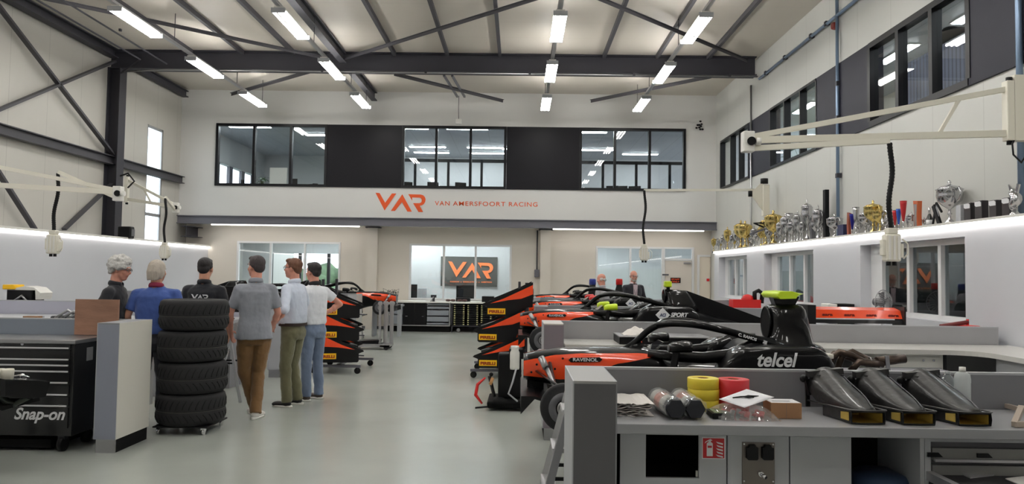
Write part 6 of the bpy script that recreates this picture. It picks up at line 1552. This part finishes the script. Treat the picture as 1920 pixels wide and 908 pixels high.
# black carbon ducts (airbox snorkels)
M_duct = mat('worn_carbon_duct', rgb(28, 27, 27), .38, coat=.25, bump=.25, bscale=14, var=.3, vscale=7)
M_duct_in = mat('yellow_composite', rgb(196, 168, 80), .5, var=.12, vscale=18)
def duct(lb, px_left, px_mouth0, px_mouth1, mirror=0):
    """local frame: mouth front centre at origin, body running back (+Y) and left, rising to a hinge end"""
    Yf = 3.49
    a_, b_ = at_y(px_mouth0, 790, Yf).x, at_y(px_mouth1, 790, Yf).x
    t = thing('air_duct', lb, 'air duct', ((a_+b_)/2, Yf, WT), 0, 'black carbon air ducts')
    w = (b_-a_)/2
    # lower rectangular channel: outer shell with open mouth
    ang = Vector((-.62, .50, 0)).normalized()*.30     # direction of the body away from the mouth
    def P(u, s, z): # u along the body 0..1, s sideways -1..1
        d = Vector((-.14, 1, 0)); n = Vector((1, .0, 0))
        return (n*s*w*(1+.22*u) + d*u*.36 + Vector((0,0,z)))
    hh = .058
    mb = MB(); n_ = 8
    R = []
    for i in range(n_+1):
        u = i/n_*.62; R.append([P(u, -1, .004), P(u, 1, .004), P(u, 1, hh*(1-.2*u)), P(u, -1, hh*(1-.2*u))])
    mb.loft(R, cap=False, smooth=False); mb.loft([R[-1], R[-1]], cap=False)
    mb.quad(R[-1])
    ch = lpart('channel', mb, [M_duct], t); so = ch.modifiers.new('wall', 'SOLIDIFY'); so.thickness = .003; so.offset = -1
    mb = MB(); R = []
    for i in range(n_+1):
        u = .012+i/n_*.55; R.append([P(u, -.93, .008), P(u, .93, .008), P(u, .93, hh-.006), P(u, -.93, hh-.006)])
    mb.loft(R, cap=False, smooth=False); mb.quad(R[-1]); lpart('liner', mb, M_duct_in, t, 'yellow inner lining')
    # yellow exposed band at the left side
    mb = MB(); mb.quad([P(.05, -1.03, .014), P(.22, -1.03, .014), P(.22, -1.03, hh-.012), P(.05, -1.03, hh-.004)]).quad([P(.05, -1.02, .014), P(.05, -1.02, hh-.004), P(.22, -1.02, hh-.012), P(.22, -1.02, .014)])
    lpart('side_patch', mb, M_duct_in, t, 'bare yellow patch on the side')
    mb = MB(); rim = [P(.0, s, z) for s, z in ((-1, .006), (0, .003), (1.02, .006), (1.05, .03), (1.02, hh), (0, hh+.002), (-1.02, hh), (-1.04, .03))]
    mb.tube(rim, .0045, 8, closed=True); lpart('mouth_rim', mb, M_black, t)
    # flange lip round the upper shell
    mb = MB(); lip = []
    for k in range(17):
        a = math.pi*k/16; lip.append(P(.02-.07*math.sin(a), math.cos(a)*1.12, hh+.008))
    lip = [P(.95, 1.0, hh-.006)]+[P(.6, 1.08, hh)]+lip+[P(.6, -1.1, hh)]+[P(.98, -1.0, hh-.006)]
    mb.tube([lip[i] for i in range(len(lip))], .007, 8, flat=.6); lpart('lip', mb, M_duct, t)
    # hood: wide shallow shell rising to the back end
    mb = MB(); R = []; n_ = 14
    for i in range(n_+1):
        u = i/n_; uu = -.03+u*1.02
        hgt = .012+.15*(u**1.15); ww = 1.0*math.sin(min(1, .3+u*1.6)*math.pi/2)
        ring = []
        for k in range(15):
            a = math.pi*k/14; s = math.cos(a)*ww
            z = hh+.002+hgt*(math.sin(a)**.6 if 0 < k < 14 else 0)
            if u > .8 and (k == 0 or k == 14): z += .05*(u-.8)/.2
            ring.append(P(uu, s, z))
        R.append(ring)
    mb.loft(R, cap=True, closed_u=False); lpart('hood', mb, M_duct, t)
    e = MB(); e.bar(P(.99, -1.0, hh+.125), P(.99, .92, hh+.145), .045, .03); lpart('hinge_bar', e, M_duct, t)
    e = MB(); e.ball(P(1.02, -1.12, hh+.10), .022, .018, .02, 10).bar(P(1.0, -1.08, hh+.1), P(.95, -.98, hh+.02), .018, .012).bar(P(1.0, -1.0, hh+.1), P(.98, -1.0, -.0+.02), .012, .02); lpart('hinge_knob', e, M_black, t)
    lpart('seam', MB().tube([P(.86, s, hh+.002+.012+.135*.86**1.25*(1-.05*abs(s)*0)) for s in (-.75, -.4, 0, .4, .75)], .0025, 6), M_blackm, t)
    lpart('edge_bead', MB().tube([P(-.03+u*1.0, .82*math.sin(min(1, .18+u*1.5)*math.pi/2), hh+.01+(.012+.135*(u**1.25))*.82) for u in [i/8 for i in range(9)]], .003, 6), M_greyd, t)
    return t
duct('left of the three black carbon ducts with yellow inner lining', 1522, 1597, 1658)
duct('middle of the three black carbon ducts on the worktop', 1612, 1694, 1752)
duct('right of the three black carbon ducts beside the bottles', 1696, 1798, 1857)
# bottles
M_pet = glass_mat('clear_plastic', (.86, .9, .9), 2.4, .12)
t = thing('plastic_bottle', 'empty clear drink bottle without cap beside the white spray bottle', 'bottle', (at_y(1777, 745, 3.85).x, 3.85, WT))
lpart('body', MB().lathe((0,0,0), [(0,.002),(.034,.0),(.038,.016),(.035,.032),(.038,.048),(.035,.064),(.038,.08),(.038,.125),(.034,.15),(.022,.18),(.014,.19),(.014,.205),(.013,.205)], 28), M_pet, t)
lpart('neck_ring', MB().ring((0,0,.193), (0,0,1), .0135, .0015, 20, 6), M_greyd, t)
t = thing('spray_bottle', 'pale translucent bottle with white cap at the back of the worktop', 'bottle', (at_y(1805, 745, 3.80).x, 3.80, WT))
lpart('body', MB().lathe((0,0,0), [(0,.0),(.035,.0),(.038,.008),(.038,.175),(.034,.2),(.017,.212),(0,.212)], 28), glass_mat('milky_plastic', (.85, .88, .9), 1.5, .65), t)
lpart('cap', MB().lathe((0,0,.212), [(0,0),(.016,0),(.015,.024),(0,.024)], 20), M_white, t)
lpart('print_band', MB().loft([[(.0385*math.cos(a), .0385*math.sin(a), z) for a in (-.9, -.75, -.6)] for z in (.03, .16)], cap=False, closed_u=False), M_greyd, t)
# steel frame at right
t = thing('bench_fixture', 'triangular frame of pale steel box tube at the right end of the worktop', 'frame', (0, 0, 0))
M_ft = mat('pale_frame_steel', rgb(176, 162, 148), .4, .3)
def wp_(px, py, z): p = at_h(px, py, z); return p
fa, fb, fcn = wp_(1815, 742, WT+.02), wp_(1990, 788, WT+.02), wp_(1902, 796, WT+.015)
part('long_bar', MB().bar(fa, fb, .022, .022), M_ft, t)
part('short_bar', MB().bar(fcn, fcn+Vector((.14, .16, .05)), .024, .024), M_ft, t)
part('corner_bar', MB().bar(fcn+Vector((0,0,0)), fcn+Vector((.2, .02, .0)), .024, .024), M_ft, t)
a_ = W(1890, 785)
tag(MB().box(at_h(1868, 782, WT).x, at_h(1915, 782, WT).x, 3.55, 3.62, WT+.0005, WT+.0018).build('paper_sheet', MATS['paper_white']), 'small white paper sheet under the steel frame', 'paper')
# flat black case and cloth on the second worktop
a_, b_ = at_y(1160, 645, 7.4), at_y(1330, 645, 7.4)
t = thing('flat_case', 'flat black equipment case on the pale worktop under the white cloth', 'case', (0, 0, 0))
part('body', MB().box(a_.x, b_.x, 7.35, 7.8, .951, 1.02, bev=.004), M_black, t)
part('lid', MB().box(a_.x-.005, b_.x+.005, 7.34, 7.81, 1.02, 1.032, bev=.003), M_steel, t)
part('badge', MB().box(a_.x+.16, a_.x+.22, 7.345, 7.35, .97, 1.0), M_orange, t)
mb = MB(); G = []; random.seed(31)
cx_, cyy = at_y(1196, 628, 7.5).x, 7.55
for j in range(17):
    row = []
    for i in range(21):
        u, v = i/20*2-1, j/16*2-1; r_ = math.sqrt(u*u+v*v)
        h_ = max(0, .075*(1-r_**1.5))*(1+.5*noise.noise((u*3, v*3, 1)))+.012*abs(noise.noise((u*5, v*5, 7)))
        row.append((cx_+u*.15+.02*noise.noise((u*2, v*2, 4)), cyy+v*.14, 1.034+max(0.001, h_)))
    G.append(row)
mb.loft(G, cap=False, closed_u=False)
t = tag(mb.build('cleaning_cloth', mat('white_rag', rgb(226, 220, 214), .9, bump=.3, bscale=20)), 'crumpled white cloth lying on the flat black case', 'cloth')
t.modifiers.new('thick', 'SOLIDIFY').thickness = .003
# small grey open box, monitors and bottles near far benches on the right
def canister(lb, px, Y, z0, ztop, cap):
    x = at_y(px, 540, Y).x; t = thing('pit_canister', lb, 'canister', (x, Y, z0), group='capped canisters'); h = ztop-z0
    lpart('body', MB().lathe((0,0,0), [(0,0),(.09,0),(.09,h*.5),(.08,h*.65),(.062,h*.75),(.062,h*.8),(0,h*.8)], 20), M_black, t)
    lpart('cap', MB().lathe((0,0,h*.8), [(0,0),(.07,0),(.07,h*.16),(.06,h*.2),(0,h*.2)], 20), cap, t)
canister('black canister with blue cap beside the bald person', 1111, 15.5, .941, at_y(1111, 523, 15.5).z, mat('blue_cap', rgb(40, 56, 140), .5))
canister('black canister with red cap between the two standing people', 1161, 15.5, .941, at_y(1161, 523, 15.5).z, M_red)
tag(MB().box(.5, 4.9, 15.2, 15.82, .9, .94).build('worktop', M_greyl), 'grey worktop in the farthest right bay carrying the capped canisters', 'worktop')
t = thing('printer', 'white and grey printer on the worktop before the third back panel', 'printer', (0, 0, 0))
a_, b_ = at_y(1549, 582, 11.5), at_y(1565, 570, 11.5)
part('body', MB().box(a_.x, b_.x, 11.4, 11.7, .94, b_.z-.06, bev=.01), M_greyd, t); part('lid', MB().box(a_.x, b_.x, 11.4, 11.7, b_.z-.06, b_.z, bev=.01), M_white, t)
a_, b_ = at_y(1566, 582, 11.5), at_y(1597, 570, 11.5)
box_thing('black_box', 'black box beside the printer above the red wing element', 'box', a_.x, b_.x, 11.4, 11.7, .94, b_.z, M_black)
# red machine on far right bench
t = thing('red_machine', 'red machine with black hose at the right wall before the second window', 'machine', (0, 0, 0))
a_, b_ = at_y(1392, 568, 15.4), at_y(1424, 548, 15.4)
part('base', MB().box(at_y(1372,568,15.4).x, b_.x, 15.3, 15.6, .941, at_y(1400,562,15.4).z), M_red, t)
part('motor', MB().ball((a_.x+.12, 15.45, at_y(1400,562,15.4).z), .13, .12, .11, 14), M_red, t)
part('hose', MB().tube([(b_.x-.1, 15.4, 1.15), (b_.x-.1, 15.4, 1.32), (b_.x-.02, 15.4, 1.36), (b_.x+.06, 15.4, 1.3), (b_.x+.04, 15.4, 1.1)], .045, 10), M_black, t)
part('rods', MB().bar((a_.x-.02,15.35,1.2),(a_.x-.02,15.35,1.36),.012,.012).bar((a_.x-.1,15.35,1.28),(a_.x+.05,15.35,1.28),.012,.012), M_steel, t)
tag(MB().box(4.91, 5.13, 14.8, 15.85, 0, .939).build('wall_cupboard', M_greyl), 'low pale cupboard against the right wall behind the red machine', 'cupboard')
# pedestal fan by the near right window
fp_ = at_y(1656, 567, 10.2)
t = thing('pedestal_fan', 'round grey cage fan before the largest right window', 'fan', (fp_.x, 10.2, 0))
fz = fp_.z
mb = MB()
for k in range(7): 
    rr = .165*(1-(k/7)**2*.0)-.0*k
    mb.ring((0, -.05+.012*k*0, fz), (-.5, 1, 0), .03+.02*k, .002, 28, 5)
for k in range(24):
    a = 2*math.pi*k/24; s_ = Vector((1, .5, 0)).normalized()
    for q in (-1, 1):
        fdir = Vector((-.5, 1, 0)).normalized()
        mb.tube([Vector((0,0,fz))+fdir*q*.07, Vector((0,0,fz))+(s_*math.cos(a)+Vector((0,0,1))*math.sin(a))*.1+fdir*q*.06, Vector((0,0,fz))+(s_*math.cos(a)+Vector((0,0,1))*math.sin(a))*.165], .002, 4)
mb.ring((0, 0, fz), (-.5, 1, 0), .165, .006, 36, 6)
lpart('cage', mb, M_alu, t)
mb = MB()
for k in range(4):
    a = math.pi/2*k; s_ = Vector((1, .5, 0)).normalized(); u = s_*math.cos(a)+Vector((0,0,1))*math.sin(a); v = s_*math.cos(a+.5)+Vector((0,0,1))*math.sin(a+.5); o = Vector((0,0,fz)); fd = Vector((-.5,1,0)).normalized()*.02
    mb.prism([(0,0),(.1,0),(.1,.1)], 0, .001) if False else mb.loft([[o+u*.03-fd, o+u*.14-fd, o+v*.14+fd, o+v*.04+fd], [o+u*.03-fd*.8, o+u*.14-fd*.8, o+v*.14+fd*1.2, o+v*.04+fd*1.2]], smooth=False)
lpart('blade', mb, M_greyd, t)
lpart('motor', MB().cyl(Vector((0,0,fz)), Vector((-.06,.12,fz)), .05), M_greyd, t)
lpart('pole', MB().cyl((0,0.06,.03), (0,.06,fz-.04), .016), M_alu, t); lpart('base', MB().lathe((0,.06,0), [(0,0),(.2,0),(.2,.02),(0,.035)], 28), M_black, t)
# red hand tool on the second panel top ledge
t = thing('red_tool', 'red clamp tool with dark handle resting behind the panel near the right wall', 'tool', (0, 0, 0))
a_ = at_y(1763, 612, 8.2); b_ = at_y(1828, 609, 8.2)
part('handle', MB().tube([(a_.x, 8.2, a_.z), (a_.x+.12, 8.2, a_.z+.02), (a_.x+.3, 8.2, a_.z+.05)], .022, 8), mat('dark_red_wood', rgb(110, 40, 40), .5), t)
part('head', MB().box(a_.x+.2, b_.x, 8.1, 8.3, a_.z-.04, a_.z+.015, bev=.01).bar((b_.x-.08, 8.2, a_.z), (b_.x-.08, 8.2, a_.z+.08), .02, .02), M_red, t)
tag(MB().box(a_.x-.05, b_.x+.1, 8.0, 8.35, 0, a_.z-.042).build('low_cabinet', M_greyl), 'pale cabinet behind the second panel carrying the red tool', 'cabinet')
# dark items behind the men: screens on bench
t = monitor('black monitor on the bench between the dark haired and grey shirted men', at_y(420, 560, 10.4).x, 10.4, .941, .62, .36)
# ================================================================ TROPHIES
M_gold = mat('gold_metal', rgb(222, 198, 128), .22, 1); M_silv = mat('silver_metal', rgb(205, 205, 208), .17, 1); M_wood = mat('dark_wood_base', rgb(70, 45, 35), .5); M_marble = mat('black_marble_base', rgb(24, 24, 26), .25)
LTOP = LZ+.065
def cup(h, m_, w=.33, lid=True, handles=True, base=M_marble, bowl=None):
    """returns list of (part name, mesh builder, material); height h"""
    r = h*w*.5; out = []
    out.append(('base', MB().lathe((0,0,0), [(0,0),(r*.62,0),(r*.6,h*.07),(r*.5,h*.08),(0,h*.08)], 16), base))
    ps = [(0,h*.08),(r*.42,h*.08),(r*.36,h*.11),(r*.1,h*.18),(r*.09,h*.26),(r*.2,h*.28),(r*.09,h*.31),(r*.1,h*.38),(r*.55,h*.46),(r*.9,h*.56),(r*1.0,h*.68),(r*.96,h*.78),(r*1.05,h*.80),(r*.98,h*.81),(0,h*.79)]
    out.append(('bowl', MB().lathe((0,0,0), ps, 20), bowl or m_))
    if lid: out.append(('lid', MB().lathe((0,0,0), [(r*.95,h*.81),(r*.7,h*.86),(r*.25,h*.89),(r*.08,h*.92),(r*.16,h*.95),(r*.05,h*1.0),(0,h*1.0)], 16), m_))
    if handles:
        for s in (-1, 1): out.append(('handle', MB().tube([(0,s*r*.7,h*.5),(0,s*r*1.35,h*.56),(0,s*r*1.6,h*.7),(0,s*r*1.3,h*.82),(0,s*r*.98,h*.76)], r*.07, 6), m_))
    return out
def flute(h, m_, col=None, base=M_marble):
    r = h*.1
    return [('base', MB().lathe((0,0,0), [(0,0),(r*.9,0),(r*.85,h*.06),(0,h*.06)], 14), base),
            ('stem', MB().lathe((0,0,0), [(0,h*.06),(r*.7,h*.06),(r*.2,h*.14),(r*.25,h*.2),(r*.15,h*.26),(r*.3,h*.34)], 14), m_),
            ('vase', MB().lathe((0,0,0), [(0,h*.34),(r*.3,h*.34),(r*.7,h*.6),(r*1.0,h*.9),(r*1.1,h*1.0),(r*.95,h*.98),(0,h*.96)], 16), col or m_)]
def plaque(h, wd, m_, badge=True):
    out = [('block', MB().box(-.04, .04, -wd/2, wd/2, .02, h, bev=.004), m_), ('base', MB().box(-.06, .06, -wd/2-.015, wd/2+.015, 0, .02), M_greyl)]
    if badge: out.append(('badge', MB().prism([(-wd*.45, h*.74), (wd*.25, h*.74), (wd*.45, h*.8), (wd*.45, h*.97), (-wd*.25, h*.97), (-wd*.45, h*.9)], -.046, -.041, 'YZ'), M_wtxt))
    return out
def tower(h, m_):
    return [('base', MB().box(-.05,.05,-.05,.05,0,.04), M_marble), ('shaft', MB().prism([(-.03,.04),(.03,.04),(.045,h*.5),(.03,h),(-.05,h*.95),(-.02,h*.5)], -.02, .02, 'YZ'), m_)]
def champ(h):
    return [('bottle', MB().lathe((0,0,0), [(0,0),(h*.13,0),(h*.14,h*.05),(h*.14,h*.5),(h*.05,h*.72),(h*.045,h*.98),(0,h)], 16), mat('bottle_black', rgb(18, 20, 18), .2, coat=.5)), ('foil', MB().lathe((0,0,0), [(h*.055,h*.7),(h*.052,h*.99),(0,h*1.01)], 14), M_silv), ('label', MB().lathe((0,0,0), [(h*.142,h*.2),(h*.142,h*.42)], 16), M_wtxt)]
def helix(h, m_):
    return [('base', MB().lathe((0,0,0), [(0,0),(.06,0),(.05,.05),(.02,.09),(0,.09)], 14), M_silv),
            ('body', MB().tube([(.0,.03*math.sin(u*9), .09+(h-.15)*u) for u in [i/16 for i in range(17)]], [.02+.035*math.sin(u*3.1) for u in [i/16 for i in range(17)]], 10), m_),
            ('fin', MB().prism([(-.02,h*.45),(-.09,h*.95),(-.05,h*.98),(.0,h*.6)], -.008, .008, 'YZ').prism([(.02,h*.4),(.09,h*1.0),(.05,h*.9),(.0,h*.6)], -.008, .008, 'YZ'), m_)]
TR = []
def trophy(px, hpx, parts_fn, lb, cat='trophy', X=5.33, dz=0):
    p = at_x(px, 420, X); Y = p.y; h = hpx*Y/1400
    t = thing(cat.replace(' ', '_') if cat != 'trophy' else 'trophy', lb, cat, (X, Y, LTOP), 0, 'trophies on the lit ledge')
    for nm, mb, m_ in parts_fn(h): lpart(nm, mb, m_, t)
    return t
# far cluster of many small cups
random.seed(21)
far = [(1338,30),(1343,34),(1347,26),(1351,30),(1355,33),(1359,40),(1364,46),(1368,36),(1373,34),(1377,32),(1381,44)]
adj = ['tiny silver cup','small silver cup','short silver cup','thin silver cup']
for i, (px, h_) in enumerate(far):
    m_ = M_silv if i % 3 else M_gold
    trophy(px, h_, (lambda h, m_=m_, i=i: cup(h, m_, .3, lid=i % 2 == 0, handles=i % 3 == 0)), '%s cup at the far end of the trophy ledge, %s from the end' % ('tiny silver' if i % 3 else 'tiny gold', ords[i]), X=5.30+.1*(i % 2))
L2 = [(1389,56,'g',.46,'round gold cup, first large one from the far end'),(1397,54,'g',.5,'second large gold cup from the far end'),(1414,42,'s',.35,'silver cup standing before the thin grey pipe'),(1420,34,'s',.3,'short silver cup right of the grey pipe'),(1427,44,'g',.3,'slim gold cup left of the tall gold ones'),(1436,58,'g',.4,'gold lidded cup, left of the large shining gold cup'),(1441,44,'s',.35,'low silver cup in front of the large shining gold cup'),(1450,68,'g',.5,'large shining gold cup with tall finial'),
      (1463,50,'s',.32,'slim silver cup right of the large shining gold cup'),(1473,60,'s',.34,'silver cup with stepped top'),(1485,48,'s',.4,'low silver cup between two taller silver cups'),(1496,62,'s',.3,'tall silver vase cup with square rim'),(1505,46,'s',.3,'short silver cup beside the tallest silver vase'),(1513,82,'s',.26,'tallest silver vase cup with block top'),(1534,68,'s',.34,'ornate silver cup left of the tall black column'),(1565,48,'s',.62,'wide silver cup with large handles right of the black column')]
for px, h_, c, w_, lb in L2:
    m_ = M_gold if c == 'g' else M_silv
    trophy(px, h_, (lambda h, m_=m_, w_=w_: cup(h, m_, w_, lid=True, handles=w_ > .33, base=M_wood)), lb)
trophy(1524, 50, lambda h: plaque(h, .08, M_greyd, False), 'slim dark award block behind the ornate silver cup', X=5.42)
trophy(1549, 96, lambda h: [('column', MB().box(-.035,.035,-.05,.05,0,h), M_black), ('plinth', MB().box(-.05,.05,-.07,.07,0,.05), M_blackm)], 'tall black column award in the middle of the ledge', X=5.40)
trophy(1580, 26, lambda h: plaque(h, .22, mat('navy_sign', rgb(40, 44, 80), .5), False), 'small dark blue award board leaning at the blue pipe')
trophy(1592, 48, lambda h: tower(h, mat('rust_wood', rgb(140, 70, 50), .5)), 'brown mask shaped award with curved top')
trophy(1598, 44, lambda h: flute(h, M_silv, mat('deep_blue_metal', rgb(40, 40, 130), .3, .6)), 'silver award with deep blue flute')
trophy(1605, 56, lambda h: flute(h, M_silv), 'tall silver flute cup with pointed finial')
trophy(1623, 50, lambda h: cup(h, M_silv, .5), 'silver cup with wide handles left of the tall gold cup')
trophy(1637, 66, lambda h: cup(h, M_gold, .5, base=M_gold), 'tall ornate gold cup with spire')
trophy(1650, 54, lambda h: cup(h, M_gold, .5, lid=False), 'gold eagle topped cup, right of the spire cup')
trophy(1661, 46, lambda h: [('base', MB().lathe((0,0,0), [(0,0),(h*.2,0),(h*.05,h*.2),(h*.05,h*.3),(0,h*.3)], 16), M_silv), ('wreath', MB().ring((0,0,h*.65), (1,0,0), h*.28, h*.08, 24, 8), M_silv), ('disc', MB().cyl((-.02,0,h*.65),(.02,0,h*.65), h*.15), M_silv)], 'silver wreath award left of the hanging hose')
trophy(1678, 42, lambda h: flute(h, M_silv, mat('red_metal', rgb(190, 50, 55), .3, .4)), 'silver flute with red vase right of the hanging hose')
trophy(1685, 44, lambda h: flute(h, M_silv, mat('blue_metal', rgb(50, 90, 180), .3, .4)), 'silver flute with bright blue vase')
trophy(1694, 58, lambda h: flute(h, M_silv, MATS['red_metal']), 'tall silver flute with red vase')
trophy(1709, 36, lambda h: cup(h, M_silv, .4), 'short silver cup beside the brown striped award')
trophy(1721, 56, lambda h: [('body', MB().prism([(-.05,0),(.05,0),(.035,h*.5),(.06,h),(-.055,h*.97),(-.04,h*.5)], -.03,.03,'YZ'), mat('orange_wood', rgb(190, 95, 55), .4)), ('face', MB().prism([(-.035,.03),(.03,.03),(.02,h*.5),(.035,h*.88),(-.04,h*.86),(-.03,h*.5)], -.034,-.03,'YZ'), M_silv)], 'orange brown hourglass shaped award')
trophy(1743, 40, lambda h: champ(h), 'black champagne bottle with silver foil on the ledge', 'bottle')
trophy(1756, 48, lambda h: [('frame', MB().bar((0,-.1,.0),(0,.06,h*.9),.03,.06).bar((0,.1,.0),(0,.0,h),.02,.02).bar((0,.0,h),(0,-.12,h*.6),.02,.02), M_black), ('web', MB().prism([(-.06,h*.4),(.06,h*.55),(.0,h*.9)], -.005,.005,'YZ'), M_greyl)], 'leaning black frame award left of the largest silver cup')
trophy(1781, 88, lambda h: cup(h, M_silv, .52, base=M_wood), 'largest silver cup with round finial on the ledge', X=5.36)
trophy(1803, 38, lambda h: plaque(h, .1, M_greyl, False), 'pale grey stone award right of the largest silver cup')
for px, h_, lb in ((1820, 40, 'first black block award with white badge right of the stone award'), (1841, 42, 'second black block award with white badge'), (1868, 40, 'third black block award with white badge'), (1893, 42, 'fourth black block award with white badge, nearest the camera')):
    trophy(px, h_, lambda h: plaque(h, .13, mat('block_award', rgb(40, 36, 40), .3, coat=.3)), lb)
trophy(1903, 66, lambda h: helix(h, M_silv), 'twisted silver and black award at the right end of the ledge', X=5.25)
for i, (px, h_) in enumerate(((1385,34),(1403,36),(1408,28),(1432,50),(1446,50),(1457,36),(1468,42),(1480,60),(1490,52),(1501,56),(1520,44),(1528,52),(1541,50),(1556,34),(1611,40),(1629,44),(1643,46),(1655,34),(1670,36),(1702,30),(1733,26))):
    m_ = M_gold if i in (1, 3, 4, 16) else M_silv
    trophy(px, h_, (lambda h, m_=m_, i=i: (flute(h, m_) if i % 3 == 1 else cup(h, m_, .36, lid=i % 2 == 0, handles=i % 4 != 1, base=M_wood))), '%s %s in the trophy back row, %s from its far end' % ('gold' if m_ is M_gold else 'silver', 'flute cup' if i % 3 == 1 else 'cup', (ords+['twenty first'])[i]), X=5.45)
